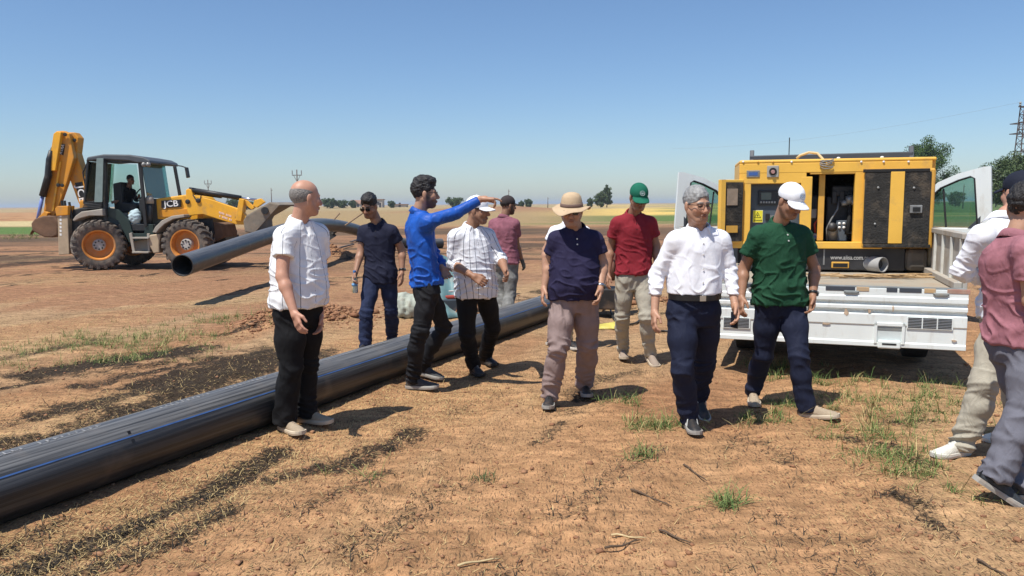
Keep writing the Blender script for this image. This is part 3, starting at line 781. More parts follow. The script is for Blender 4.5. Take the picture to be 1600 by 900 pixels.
def make_hand(w, d, palm, h, side, curl=.35, spread=.12, sc=1.0, point=False):
    """w wrist, d pointing direction, palm normal; side: +1 / -1 says where the thumb leaves"""
    d = d / np.linalg.norm(d); palm = palm - d * (palm @ d); palm /= np.linalg.norm(palm); lat = np.cross(palm, d) * side
    F = Field(V(-.075, -.045, -.09), V(.085, .215, .06), h)   # local: x lateral (thumb +), y along, z: -palm
    F.cone((0, -.03, 0), (0, .02, 0), .026, .028, k=.01)
    bx = [.030, .010, -.011, -.030]; ln = [.070, .078, .073, .058]
    for i in range(4):
        F.cone((bx[i] * .6, .015, 0), (bx[i], .085, .0), .015, .0125, k=.012)
        a = V(bx[i], .088, 0); ang = (curl * (1 + .12 * i)) * .5; yw = -spread * (bx[i] / .03) * .5
        if point and i > 0: ang = 1.1
        r = .0098
        for s_, fr in enumerate((.46, .31, .25)):
            b = a + ln[i] * fr * V(-sin(yw) * cos(ang), cos(ang), -sin(ang)); F.cone(a, b, r, r * .9, k=.004); a = b; r *= .9
            ang += curl * (1.0 if not (point and i > 0) else 2.2)
    a = V(.024, .022, -.006); b = V(.050, .058, -.022); F.cone(a, b, .015, .0115, k=.012); c2 = V(.052, .094, -.034); F.cone(b, c2, .0108, .0085, k=.005)
    v, f = F.mesh()
    B = np.stack([lat, d, -palm], 1)
    v2 = w + (v * sc) @ B.T
    if np.linalg.det(B) < 0: f = f[:, ::-1]
    return v2, f
def make_shoe(parent, heel, yaw, pitch, m_up, m_sole, style, loc, sc=1.0):
    """heel: world point under the heel; toes at yaw; pitch: heel lifted (deg)"""
    ys_ = np.array([0, .012, .04, .08, .12, .16, .20, .235, .262, .282, .292])
    w = np.interp(ys_, [0, .012, .05, .12, .17, .22, .262, .282, .292], [.016, .027, .036, .035, .042, .047, .040, .026, .010])
    tp = np.interp(ys_, [0, .03, .08, .12, .16, .21, .26, .292], [.082, .096, .098, .092, .076, .060, .052, .034])
    th = radians(pitch); Yd = V(sin(radians(yaw)), -cos(radians(yaw)), 0); Xd = V(cos(radians(yaw)), sin(radians(yaw)), 0)
    toe = .21
    def T(p):
        x, y, z = p[0] * sc, p[1] * sc, p[2] * sc
        yy = y - toe * sc
        y2, z2 = yy * cos(th) + z * sin(th), -yy * sin(th) + z * cos(th)
        return np.asarray(heel) + Xd * x + Yd * (y2 + toe * sc) + V(0, 0, z2) - loc
    n = 12; vs = []; z0 = .02
    for y, ww, t in zip(ys_, w, tp):
        for k in range(n + 1):
            a = pi * k / n; ca, sa = cos(a), sin(a)
            vs.append(T((ww * (abs(ca) ** .75) * (1 if ca > 0 else -1) * (1 - .18 * sa), y, z0 + (t - z0) * abs(sa) ** .8)))
    f = [(i * (n + 1) + k, i * (n + 1) + k + 1, (i + 1) * (n + 1) + k + 1, (i + 1) * (n + 1) + k) for i in range(len(ys_) - 1) for k in range(n)]
    f += [tuple(range(n + 1)), tuple((len(ys_) - 1) * (n + 1) + k for k in range(n + 1))[::-1]]
    f += [(i * (n + 1), (i + 1) * (n + 1), (i + 1) * (n + 1) + n, i * (n + 1) + n) for i in range(len(ys_) - 1)]
    up = mesh('shoe', vs, f, m_up, parent, smooth=True)
    vs = []; m = len(ys_)
    for zz, g in ((0.0, 1.06), (.014, 1.13), (.027, 1.08)):
        for y, ww in zip(ys_, w): vs.append(T((ww * g + .002, y * 1.02 - .004, zz + (.012 * max(0, (y - .22) / .07)))))
        for y, ww in list(zip(ys_, w))[::-1]: vs.append(T((-ww * g - .002, y * 1.02 - .004, zz + (.012 * max(0, (y - .22) / .07)))))
    q = 2 * m; f = [tuple(range(q))[::-1], tuple(range(2 * q, 3 * q))] + [(r * q + i, r * q + (i + 1) % q, (r + 1) * q + (i + 1) % q, (r + 1) * q + i) for r in (0, 1) for i in range(q)]
    mesh('sole', vs, f, m_sole, up)
    if style.get('laces'):
        mb = MB()
        for y, t in ((.115, .095), (.138, .088), (.16, .079), (.18, .072)): mb.tube([T((-.02, y, t - .012)), T((0, y + .004, t)), T((.02, y, t - .012))], .0028, 5)
        mb.build('laces', style['laces'], up)
    if style.get('stripes'):
        for s_ in (-1, 1):
            for j in range(3):
                y = .09 + j * .028; MB().prism([T((s_ * .0395, y, .032)), T((s_ * .0395, y + .012, .032)), T((s_ * .030, y + .002, .082)), T((s_ * .030, y - .010, .082))], Xd * s_ * .004).build('stripe', style['stripes'], up)
    return up

# ------------------------------------------------------------------ one person
def person(label, D, J, S, group=None):
    """J: joints read off the photograph as (px, py, metres nearer(-)/farther(+) than D); S: looks"""
    P = lambda k: U(J[k][0], J[k][1], D + (J[k][2] if len(J[k]) > 2 else 0))
    seed = int(D * 1000) % 997
    yb = radians(S['yaw']); yh = radians(S.get('hip_yaw', S['yaw']))
    rightv = V(-cos(yb), -sin(yb), 0); rh = V(-cos(yh), -sin(yh), 0); fwd = V(sin(yb), -cos(yb), 0); fh = V(sin(yh), -cos(yh), 0)
    hip, neck, head = P('hip'), P('neck'), P('head')
    w = S.get('build', 1.0); belly = S.get('belly', 0.0); sw = S.get('shoulder', .165)
    sh = {s: neck + rightv * (sw * (1 if s == 'R' else -1)) + V(0, 0, -.088) for s in 'RL'}
    for s in 'RL':
        if 'sh' + s in J: sh[s] = P('sh' + s)
    hj = {'R': hip + rh * .088, 'L': hip - rh * .088}
    el, wr, kn, an, feet = {}, {}, {}, {}, {}
    for s in 'RL':
        if 'el' + s in J: el[s] = P('el' + s); wr[s] = P('wr' + s)
        if 'ft' + s in J:
            px, py, yaw, pitch = J['ft' + s]; yr = radians(yaw); td = V(sin(yr), -cos(yr), 0)
            heel = G(px, py) - td * .14; heel[2] = ground_z(heel[0], heel[1])[0] * .5 + .004
            th = radians(pitch); feet[s] = (heel, yaw, pitch)
            a = -.15; an[s] = heel + td * (.21 - .15 * cos(th) + .095 * sin(th)) + V(0, 0, .15 * sin(th) + .095 * cos(th))
            kd = (hj[s][1] + an[s][1]) / 2; k = J['kn' + s]
            kn[s] = U(k[0], k[1], kd + (k[2] if len(k) > 2 else 0))
    root = (feet['R'][0] + feet['L'][0]) / 2 if len(feet) == 2 else V(hip[0], hip[1], S.get('base_z', 0))
    root[2] = S.get('base_z', 0.0)
    o = empty('person', root, 0, label, 'person', group)
    if VERBOSE:
        ln = lambda a, b: round(float(np.linalg.norm(a - b)), 2)
        print('PERSON', label[:34], 'hipz', round(hip[2], 2), 'neckz', round(neck[2], 2), 'headtop', round(head[2] + .123, 2), 'torso', ln(hip, neck), {s: ('arm', ln(sh[s], el[s]), ln(el[s], wr[s])) for s in el}, {s: ('leg', ln(hj[s], kn[s]), ln(kn[s], an[s])) for s in kn})
    H = lambda base, k: max(base, k * D)
    sk = np.asarray(S.get('skin', V(.40, .225, .145))); hc = np.asarray(S.get('hair_col', V(.02, .016, .014)))
    # ---- torso stations
    up = neck - hip
    T = [(-.22, .170, .105, .115, 0), (-.05, .168, .108, .118, .35), (.12, .162, .106, .102, .9), (.27, .158, .104, .092, 1.0), (.45, .165, .106, .092, .75), (.62, .168, .110, .100, .3), (.76, .168, .108, .108, .05), (.87, .138, .086, .095, 0), (.95, .095, .066, .078, 0), (1.0, .07, .055, .06, 0)]
    zs, cx, cy, rx, rf, rb, yw = [], [], [], [], [], [], []
    dy_ = (S['yaw'] - S.get('hip_yaw', S['yaw']) + 180) % 360 - 180
    for t, a, b, c, bl in T:
        q = hip + up * t - fwd * (.018 * sin(pi * np.clip(t, 0, 1)))
        zs.append(q[2]); cx.append(q[0]); cy.append(q[1]); rx.append(a * w * (sw / .165 if t > .5 else 1) + .35 * bl * belly); rf.append(b * w + bl * belly); rb.append(c * w + .2 * bl * belly); kk = 0 if S.get('belt') else .010 * float(t < .2); rx[-1] += kk; rf[-1] += kk; rb[-1] += kk
        yw.append(yh + radians(dy_) * np.clip(t * 1.4, 0, 1))
    zz_ = np.linspace(min(zs), max(zs), 61); ker = np.array([1, 2, 3, 2, 1]) / 9.
    sm = lambda q: np.convolve(np.pad(np.interp(zz_, zs, q), 2, mode='edge'), ker, 'valid')
    cx, cy, rx, rf, rb, yw = [sm(q) for q in (cx, cy, rx, rf, rb, yw)]; zs = zz_
    # ---- shirt
    hs = H(.0066, .00115)
    hemz = P('hem')[2] if 'hem' in J else hip[2] - .04
    slv = S.get('sleeve', .55)
    allp = [p for p in sh.values()] + [p for p in el.values()] + ([p for p in wr.values()] if slv > 1 else []) + [hip, neck]
    lo = np.min(allp, 0) - .24; hi = np.max(allp, 0) + .24; lo[2] = hemz - .06; hi[2] = max(neck[2] + .12, hi[2] - .1 if slv > 1 else 0)
    F = Field(lo, hi, hs); g = S.get('loose', .012)
    F.loft(zs, cx, cy, rx, rf, rb, yw, grow=g, k=0)
    for s in 'RL':
        F.cone(neck + V(0, 0, -.03), sh[s] + V(0, 0, .004), .052, .050 * w + g * .3, k=.05)
        F.ell(sh[s] * .88 + .12 * (hip + up * .7), V(.060, .060, .075) * w, k=.05)
    cut = {}
    for s in el:
        a, b, c = sh[s], el[s], wr[s]; lo_ = S.get('sleeve_' + s, slv)
        if lo_ <= 1:
            e = a + (b - a) * lo_; n_ = (b - a) / np.linalg.norm(b - a); cut[s] = e
            F.cone(a, e + (b - a) * .12, .060 * w + g * .4, .060 * w + g * .7, k=.022, cut=(e, n_))
        else:
            e = b + (c - b) * (lo_ - 1); n_ = (c - b) / np.linalg.norm(c - b); cut[s] = e
            F.cone(a, b, .058 * w + g * .4, .043 * w + g * .5, k=.03); F.cone(b, e + (c - b) * .08, .043 * w + g * .5, .034 + g * .3, k=.015, cut=(e, n_))
    if S.get('tail'):                                # loose shirt tails: hem cut on a slant
        F.plane(V(hip[0], hip[1], hemz), V(S['tail'][0], S['tail'][1], -1))
    else: F.plane(V(0, 0, hemz), (0, 0, -1))
    nd = (head - neck); nd = V(nd[0] * .8, nd[1] * .8, abs(nd[2])); nd /= np.linalg.norm(nd)
    F.cone(neck + nd * .004, neck + nd * .12, .060, .075, k=.008, op='s')
    if S.get('collar', True):                        # open throat
        vd = S.get('vneck', .06)
        F.cone(neck + fwd * .085 + nd * .03, neck + fwd * (np.interp(neck[2] - vd, zs, rf) + .012) - V(0, 0, vd + .02), .042, .012, k=.006, op='s')
    v, f = F.mesh(); n = normals(v, f)
    tA = (v[:, 2] - hip[2]) / max(.3, up[2])
    amp = S.get('folds', 1.0) * .0065
    low = sstep(.75, .1, tA)
    dsp = amp * (waves(v, seed, V(5, 5, 3.2)) * (.5 + .8 * low) + .7 * waves(v, seed + 3, V(9, 9, 5)))
    rg = np.clip(1 - np.abs(waves(v, seed + 9, V(5, 5, 8), 3)) * 3.2, 0, 1); dsp += amp * 1.5 * rg * rg * (.25 + .75 * low)
    st = np.zeros(len(v))
    ax_c = np.stack([np.interp(v[:, 2], zs, cx), np.interp(v[:, 2], zs, cy)], 1); ang = np.arctan2(v[:, 1] - ax_c[:, 1], v[:, 0] - ax_c[:, 0]); st = (ang - atan2(fwd[1], fwd[0])) % (2 * pi) * .165
    dt = np.hypot(v[:, 0] - ax_c[:, 0], v[:, 1] - ax_c[:, 1]) - .155
    for s in el:
        a, b, c = sh[s], el[s], wr[s]
        for p, q, r0 in ((a, b, .07), (b, c, .05)):
            t, d = seg_t(v, p, q); near = (d - r0 < dt - .005) & (t > .02)
            dd, s1, s2 = frame_of(q - p); rel = v - p; an_ = np.arctan2(rel @ s1, rel @ s2); st[near] = an_[near] * .06 + .01
            if r0 == .05 and slv <= 1: continue
            tv = (rel @ dd)[:, None]; cd = np.concatenate([tv * 11, (rel @ s1)[:, None] * 5 + tv * 4, (rel @ s2)[:, None] * 5], 1)
            fold = 1 - 2.6 * np.abs(waves(cd, seed + 21 + int(r0 * 100), V(1, 1, 1), 3))
            bendm = np.exp(-((t - (1 if r0 == .07 else 0)) / .3) ** 2)
            dsp[near] += (.0034 * S.get('folds', 1) * fold * (.45 + bendm))[near]
    v = v + n * (dsp * sstep(neck[2] + .02, neck[2] - .08, v[:, 2]))[:, None]
    shirt = mesh(S.get('top_name', 'shirt'), v - root, f, S['top'], o, smooth=True, attrs={'stripe': st})
    if S.get('collar', True):
        K_ = 34; gap = radians(S.get('gap', 25)); vs = []; ln2 = np.cross(nd, fwd); ln2 /= np.linalg.norm(ln2); f2 = np.cross(ln2, nd); lf = S.get('leaf', 1.0)
        for h_, r_, fr_ in ((-.016, .070, -.030), (.022, .0665, -.022), (.033, .0655, -.020), (.036, .069, -.020), (.028, .074, -.022), (-.010, .088, -.040)):
            for k in range(K_):
                a = gap + (2 * pi - 2 * gap) * k / (K_ - 1); fr = (1 + cos(a)) / 2; pt = fr ** 6
                hh_ = h_ + fr * fr_ + (-.026 * pt * lf if h_ == -.010 else 0); rr_ = r_ + (.018 * pt if h_ == -.010 else 0) + .012 * fr
                vs.append(neck + f2 * rr_ * cos(a) + ln2 * rr_ * sin(a) + nd * hh_ - root)
        cf = [(r * K_ + k, r * K_ + k + 1, (r + 1) * K_ + k + 1, (r + 1) * K_ + k) for r in range(5) for k in range(K_ - 1)]
        co = mesh('collar', vs, cf, S.get('collar_mat', S['top']), shirt, smooth=True, attrs={'stripe': np.full(len(vs), .03)})
        sd = co.modifiers.new('solid', 'SOLIDIFY'); sd.thickness = .0035
    if S.get('buttons') is not None:
        ft = lambda t: V(np.interp(hip[2] + up[2] * t, zs, cx), np.interp(hip[2] + up[2] * t, zs, cy), hip[2] + up[2] * t)
        for t in S.get('button_at', (.82, .68, .5, .33, .16)):
            q = ft(t) + fwd * (np.interp(ft(t)[2], zs, rf) + g + .004); MB().lathe([(.006, -.002), (.006, .003)], q - root, fwd, 8).build('button', S['buttons'], shirt)
    # ---- trousers
    if 'knR' in J:
        ht = H(.0075, .0013); tz = hip[2] + S.get('rise', .10)
        pts = [hip] + list(kn.values()) + list(an.values()); lo = np.min(pts, 0) - .26; hi = np.max(pts, 0) + .26; hi[2] = tz + .03; lo[2] = -.02
        F = Field(lo, hi, ht); lw = S.get('leg', 1.0)
        F.loft([hip[2] - .14, hip[2] - .05, hip[2] + .05, tz], [hip[0]] * 3 + [hip[0] + up[0] * .15], [hip[1]] * 3 + [hip[1] + up[1] * .15], np.array([.135, .168, .163, .158 if S.get('belt') else .142]) * w, np.array([.085, .105, .100, .104 + belly * .75 if S.get('belt') else .085 + belly * .5]) * w, np.array([.10, .125, .112, .10 if S.get('belt') else .08]) * w, [yh] * 4, k=0, grow=S.get('pgrow', .006))
        for s in 'RL':
            hs_ = hj[s] + V(0, 0, -.03); bot = an[s] + V(0, 0, -.035)
            F.cone(hs_, hs_ + (kn[s] - hs_) * .5, .098 * w, .088 * lw * w, k=.03); F.cone(hs_ + (kn[s] - hs_) * .5, kn[s], .088 * lw * w, .070 * lw, k=.03)
            calf = kn[s] + (bot - kn[s]) * .35 - fh * .012
            F.cone(kn[s], calf, .069 * lw, .070 * lw, k=.03); F.cone(calf, bot, .070 * lw, S.get('hem_r', .064) * lw, k=.03)
            n_ = bot - kn[s]; n_ /= np.linalg.norm(n_); F.plane(bot + n_ * .012, n_, box=(bot - .11 + n_ * .1, bot + .11 + n_ * .1))
        F.plane(V(0, 0, tz), (0, 0, 1))
        v, f = F.mesh(); n = normals(v, f); A = S.get('pfolds', 1.0)
        dsp = .004 * A * waves(v, seed + 31, V(6, 6, 4))
        for s in 'RL':
            t, d = seg_t(v, kn[s], an[s]); m = d < .11
            kneef = np.exp(-((v[:, 2] - kn[s][2]) / .11) ** 2); ankf = np.exp(-((v[:, 2] - an[s][2] - .03) / .12) ** 2)
            dd, s1, s2 = frame_of(an[s] - hj[s]); rel = v - kn[s]; tv = (rel @ dd)[:, None]
            cd = np.concatenate([tv * 10, (rel @ s1)[:, None] * 4.5 + tv * 4, (rel @ s2)[:, None] * 4.5 - tv * 2], 1)
            ringy = 1 - 2.6 * np.abs(waves(cd, seed + 33 + ord(s), V(1, 1, 1), 3)); longf = waves(v, seed + 37, V(9, 9, 1.6), 4)
            dsp += m * A * (.0055 * ringy * ankf + .0042 * ringy * kneef + .003 * longf)
        cro = np.exp(-((v[:, 2] - hip[2] + .08) / .1) ** 2); dsp += .004 * A * cro * (1 - 2.4 * np.abs(waves(v, seed + 35, V(7, 7, 9), 3)))
        v = v + n * dsp[:, None]
        tr = mesh('trousers', v - root, f, S['bottom'], o, smooth=True)
        if S.get('belt'):
            bc = V(hip[0] + up[0] * .12, hip[1] + up[1] * .12, tz - .018); vs = []; K = 36
            for zz, gg in ((-.018, .012), (-.018, .017), (.018, .017), (.018, .012)):
                for k in range(K):
                    a = 2 * pi * k / K; q = sin(a); r2 = (.106 + belly * .75) * w if q > 0 else .108 * w
                    e_ = 2.3; ca, sa = abs(cos(a)) ** (2 / e_) * np.sign(cos(a)), abs(sin(a)) ** (2 / e_) * np.sign(sin(a))
                    vs.append(bc + rh * (.160 * w + gg) * ca + fh * (r2 + gg) * sa + V(0, 0, zz) - root)
            mesh('belt', vs, [(r * K + k, r * K + (k + 1) % K, (r + 1) % 4 * K + (k + 1) % K, (r + 1) % 4 * K + k) for r in range(4) for k in range(K)], S['belt'], o)
            bp = bc + fh * ((.106 + belly * .75) * w + .018) - root; MB().obox(bp, rh * .022, fh * .004, V(0, 0, .019)).build('belt_buckle', MATS['steel'], o)
        for s in feet:
            hl, ya, pi_ = feet[s]; make_shoe(o, hl, ya, pi_, S['shoe'], S['sole'], S.get('shoe_style', {}), root, S.get('shoe_sc', 1.0))
    # ---- body: head, neck, trunk, arms and hands as one mesh
    Rh = head_frame(S.get('head_yaw', S['yaw']), S.get('head_pitch', 0), S.get('head_roll', 0)); sc = S.get('head_sc', 1.0)
    hh = H(.0042, .00062)
    parts = [make_head(head, Rh, neck - nd * .03, hh / sc, sk, hc, S, sc)]
    hb = H(.0075, .0012)
    lo = np.min(list(sh.values()) + list(el.values()) + list(wr.values()) + [hip], 0) - .12; hi = np.max(list(sh.values()) + list(el.values()) + list(wr.values()) + [neck], 0) + .12
    F = Field(lo, hi, hb)
    F.loft(zs, cx, cy, rx, rf, rb, yw, grow=-.030, k=0); F.plane(V(0, 0, hip[2] + .17), (0, 0, -1)); F.cone(neck - nd * .03, neck + nd * .04, .055, .055)
    for s in el:
        a, b, c = sh[s], el[s], wr[s]; q_ = .78 if S.get('sleeve_' + s, slv) > 1.5 else 1.0; F.cone(a, b, .050 * w * q_, .041 * q_, k=.02); m = b + (c - b) * .3; F.cone(b, m, .041 * q_, .042 * q_, k=.02); F.cone(m, c, .042 * q_, .027, k=.02)
    v, f = F.mesh(); parts.append((v, f, np.tile(sk * V(1.0, .97, .95), (len(v), 1))))
    for s in el:
        d = wr[s] - el[s]; hd = S.get('hand_dir_' + s); d = d / np.linalg.norm(d)
        if hd is not None: d = np.asarray(hd, float)
        side = 1 if s == 'L' else -1
        pn = S.get('palm_' + s); pn = (rightv * (-1 if s == 'R' else 1)) if pn is None else np.asarray(pn, float)
        v, f = make_hand(wr[s] + d / np.linalg.norm(d) * .012, d, pn, H(.0046, .0007), S.get('thumb_' + s, side), S.get('curl_' + s, .4), sc=1.0, point=S.get('point_' + s, False))
        parts.append((v, f, np.tile(sk * V(1.0, .95, .92) if not S.get('glove_' + s) else V(.09, .09, .08), (len(v), 1))))
    vs = np.concatenate([p[0] for p in parts]); cs = np.concatenate([p[2] for p in parts]); fs = []; k = 0
    for p in parts: fs.append(p[1] + k); k += len(p[0])
    mesh('body', vs - root, np.concatenate(fs), skin_mat('skin', None), o, smooth=True, cols={'tint': cs})
    # ---- head gear
    LW = lambda p: head + Rh @ (np.asarray(p, float) * sc) - root
    if S.get('hair'):
        v, f = hair_mesh(head, Rh, hh / sc, sc, S['hair'], seed); mesh('hair', v - root, f, S['hair_mat'], o, smooth=True)
    if S.get('cap'):
        v, f = cap_mesh(head, Rh, hh / sc, sc); cp = mesh('cap', v - root, f, S['cap'], o, smooth=True)
        if S.get('emblem'):
            em = MATS[S['emblem']]; ctr = V(0, .093, .078); mb = MB(); K = 20
            nrm = V(0, .78, .62); ux = V(1, 0, 0); uz = np.cross(ux, nrm)
            def E_(x, z): return LW(ctr + ux * x + uz * z * -1 + nrm * (.0045 - 5.2 * x * x))
            for k in range(K):
                a, b = 2 * pi * k / K, 2 * pi * (k + 1) / K
                mb.tube([E_(.023 * cos(a), .023 * sin(a)), E_(.023 * cos(b), .023 * sin(b))], .0016, 5)
            for x in (-.009, 0, .009): mb.tube([E_(x, -.008), E_(x, .008)], .0018, 5)
            mb.tube([E_(-.009, .008), E_(0, .008)], .0016, 5)
            mb.build('emblem', em, cp)
    if S.get('brim_hat'):
        K = 48; pr = [(.0, .142), (.035, .140), (.064, .128), (.080, .105), (.088, .07), (.092, .036), (.096, .030), (.135, .020), (.158, .012), (.160, .008), (.156, .006), (.095, .022), (.088, .026)]
        vs = []; fs = []
        for i, (r, z) in enumerate(pr):
            for k in range(K):
                a = 2 * pi * k / K; wv = (.020 * sin(2 * a + .6) + .008 * sin(5 * a)) * max(0, (r - .094) / .06); e_ = 1.0 if r < .1 else 1 + .03 * sin(3 * a)
                vs.append(LW((r * .95 * cos(a) * e_, r * 1.10 * sin(a) * e_ - .008, z + wv)))
        fs = [(i * K + k, i * K + (k + 1) % K, (i + 1) * K + (k + 1) % K, (i + 1) * K + k) for i in range(len(pr) - 1) for k in range(K)]
        hat = mesh('sun_hat', vs, fs, S['brim_hat'], o, smooth=True)
        vs = [LW((r * .95 * cos(2 * pi * k / K), r * 1.10 * sin(2 * pi * k / K) - .008, z)) for r, z in ((.094, .034), (.0955, .036), (.0925, .060), (.090, .060)) for k in range(K)]
        mesh('hat_band', vs, [(i * K + k, i * K + (k + 1) % K, (i + 1) % 4 * K + (k + 1) % K, (i + 1) % 4 * K + k) for i in range(4) for k in range(K)], S['hat_band'], hat, smooth=True)
    if S.get('glasses'):
        dark = S['glasses'] == 'sun'; mb = MB()
        if dark:
            for sx in (-1, 1):
                pts = [LW((sx * x, .103 - .22 * (abs(x) - .01) ** 1.0 * .35, z)) for x, z in ((.008, .014), (.058, .016), (.060, -.004), (.048, -.020), (.022, -.020), (.010, -.006))]
                mb.prism(pts, LW((0, .006, 0)) - LW((0, 0, 0)))
            g_ = mb.build('sunglasses', MATS['dark_lens'], o); mb = MB().tube([LW((-.012, .106, .010)), LW((.012, .106, .010))], .003, 6)
        else:
            for sx in (-1, 1):
                q = [LW((sx * x, .106 - .1 * (x - .01), z)) for x, z in ((.008, .012), (.056, .014), (.056, -.012), (.044, -.020), (.018, -.020), (.009, -.010))]
                mb.tube(q + [q[0]], .0017, 5, cap=False)
            mb.tube([LW((-.012, .107, .006)), LW((.012, .107, .006))], .0018, 5); g_ = o
        for sx in (-1, 1): mb.tube([LW((sx * .057, .098, .010)), LW((sx * .080, .05, .010)), LW((sx * .082, -.012, .006))], .0024, 5)
        mb.build('glasses_frame' if not dark else 'frame', MATS['black_plastic'], g_)
    for s, kind in S.get('watch', {}).items():
        d, s1, s2 = frame_of(wr[s] - el[s]); c = wr[s] - d * .02 - root; wm = MATS['steel'] if kind == 'steel' else MATS['black_plastic']
        wt = MB().lathe([(.029, -.011), (.034, -.009), (.034, .009), (.029, .011)], c, d, 16).build('watch', wm, o, True)
        out = -rightv if s == 'L' else rightv; out = out - d * (out @ d); out /= np.linalg.norm(out); MB().lathe([(.019, 0), (.019, .008), (.015, .010)], c + out * .032, out, 14).build('watch_face', MATS['watch_dial'], wt, True)
    return o, dict(root=root, el=el, wr=wr, head=head, Rh=Rh, hip=hip, neck=neck, fwd=fwd, rightv=rightv)
VERBOSE = False
mat('steel', (.55, .55, .56), .3, .05, metal=1.0); mat('dark_lens', (.01, .01, .012), .08, .02, spec=.6); mat('black_plastic', (.015, .015, .016), .4, .1)
mat('watch_dial', (.05, .055, .06), .2, .1); mat('white_thread', (.62, .70, .72), .8, .05); mat('blue_thread', (.16, .24, .33), .8, .05); mat('button_white', (.75, .75, .72), .4, .03)
HM_black = mat('black_hair', (.012, .010, .010), .55, .5, 90, .8, 160, stretch=(1, 1, .3)); HM_grey = mat('grey_hair', (.25, .25, .245), .6, .3, 60, .25, 120, stretch=(1, 1, .25)); HM_salt = mat('grizzled_hair', (.20, .185, .17), .7, .6, 110, .8, 150)
c_white = cloth('white_cotton', (.79, .80, .84), bump=.2); c_navy = cloth('navy_pique', (.020, .017, .050), bump=.4); c_navy2 = cloth('dark_navy_jersey', (.013, .015, .034), bump=.35); c_red = cloth('crimson_pique', (.235, .018, .028), bump=.4)
c_green = cloth('bottle_green_pique', (.012, .062, .030), bump=.45); c_blue = cloth('royal_blue_poplin', (.012, .085, .40), rough=.5, bump=.5, var=.15); c_mauve = cloth('mauve_marl_pique', (.25, .095, .125), bump=.4, var=.2); c_mauve2 = cloth('dusty_rose_polo', (.33, .14, .165), bump=.4, var=.15)
c_wlines = cloth('white_lined_shirt', (.78, .80, .84), stripe=(.052, .085, (.05, .06, .10)), bump=.45); c_w1 = cloth('white_polo_navy_lines', (.80, .81, .82), stripe=(.0945, .032, (.02, .03, .07)), bump=.35)
t_navy = cloth('navy_suiting', (.011, .015, .036), rough=.8, bump=.4); t_black = cloth('black_denim', (.011, .011, .013), rough=.8, bump=.5, var=.25); t_black2 = cloth('black_suiting', (.007, .007, .008), rough=.85, bump=.4); t_taupe = cloth('taupe_chino', (.27, .20, .185), bump=.5); t_stone = cloth('stone_chino', (.39, .36, .29), bump=.5)
t_jean = cloth('dark_blue_denim', (.016, .024, .06), bump=.5, var=.25); t_grey = cloth('slate_grey_chino', (.135, .135, .16), bump=.45); t_dusty = cloth('dusty_grey_work_trousers', (.20, .20, .19), bump=.5, var=.35)
s_tan = mat('tan_suede', (.36, .285, .20), .95, .12, 40, .3, 200); s_black = mat('black_leather', (.022, .022, .024), .5, .3, 30, .3, 120, dirt=(.2, .13, .08), dirt_amt=.25, dscale=14); s_white = mat('white_sneaker', (.68, .66, .58), .7, .1, 30, .4, 120, dirt=(.4, .28, .18), dirt_amt=.2, dscale=20); s_grey = mat('charcoal_mesh_shoe', (.05, .052, .056), .8, .25, 50, .4, 140, dirt=(.25, .18, .12), dirt_amt=.35, dscale=14)
so_black = mat('black_sole', (.02, .02, .02), .8, .2, dirt=(.25, .16, .09), dirt_amt=.3, dscale=12); so_white = mat('white_sole', (.62, .60, .54), .7, .1, dirt=(.38, .25, .15), dirt_amt=.35, dscale=14); so_tan = mat('tan_sole', (.52, .44, .33), .8, .15); so_grey = mat('grey_sole', (.33, .32, .29), .8, .15, dirt=(.3, .2, .12), dirt_amt=.35, dscale=14)
blt = mat('black_belt', (.012, .012, .013), .35, .1); lace_w = mat('white_lace', (.7, .7, .66), .8); lace_k = mat('black_lace', (.02, .02, .02), .8); lace_g = mat('grey_lace', (.3, .3, .3), .8)
cap_green = cloth('green_twill_cap', (.010, .125, .075), bump=.1); cap_white = cloth('white_twill_cap', (.80, .82, .84), bump=.1); cap_dark = cloth('charcoal_cap', (.045, .035, .035), bump=.1); cap_navy = cloth('navy_cap', (.012, .015, .028), bump=.1)
hat_tan = cloth('khaki_hat_canvas', (.50, .37, .235), bump=.25); band_br = cloth('brown_hat_band', (.16, .105, .085), bump=.1)
tan = V(.43, .245, .160); ruddy = V(.50, .27, .185); brown = V(.34, .185, .115); dark = V(.27, .145, .09)

PEOPLE = {}
def add(key, *a, **k): PEOPLE[key] = person(*a, **k)
add('p1', 'bald man in white striped polo and black trousers before the long pipe, looking back', 5.42,
    dict(head=(478, 309, .0), neck=(468, 347, 0), hip=(466, 478, 0), hem=(466, 478, 0), shR=(444, 370, -.17), elR=(441, 432, -.27), wrR=(459, 486, -.36), elL=(503, 432, .22), wrL=(500, 490, .08), knR=(455, 575, -.04), knL=(480, 568, 0), ftR=(455, 676, 48, 0), ftL=(492, 661, 70, 0)),
    dict(folds=1.1, pfolds=1.3, yaw=52, hip_yaw=58, head_yaw=128, head_pitch=-4, belly=.075, build=1.05, sleeve=.52, top=c_w1, bottom=t_black2, shoe=s_tan, sole=so_tan, shoe_style={'laces': mat('tan_lace', (.5, .37, .25), .9)}, skin=ruddy, hair='fringe', hair_mat=HM_salt, hair_col=V(.22, .19, .17), leg=1.12, hem_r=.075, curl_R=.35, palm_R=(.75, .5, -.2), loose=.014))
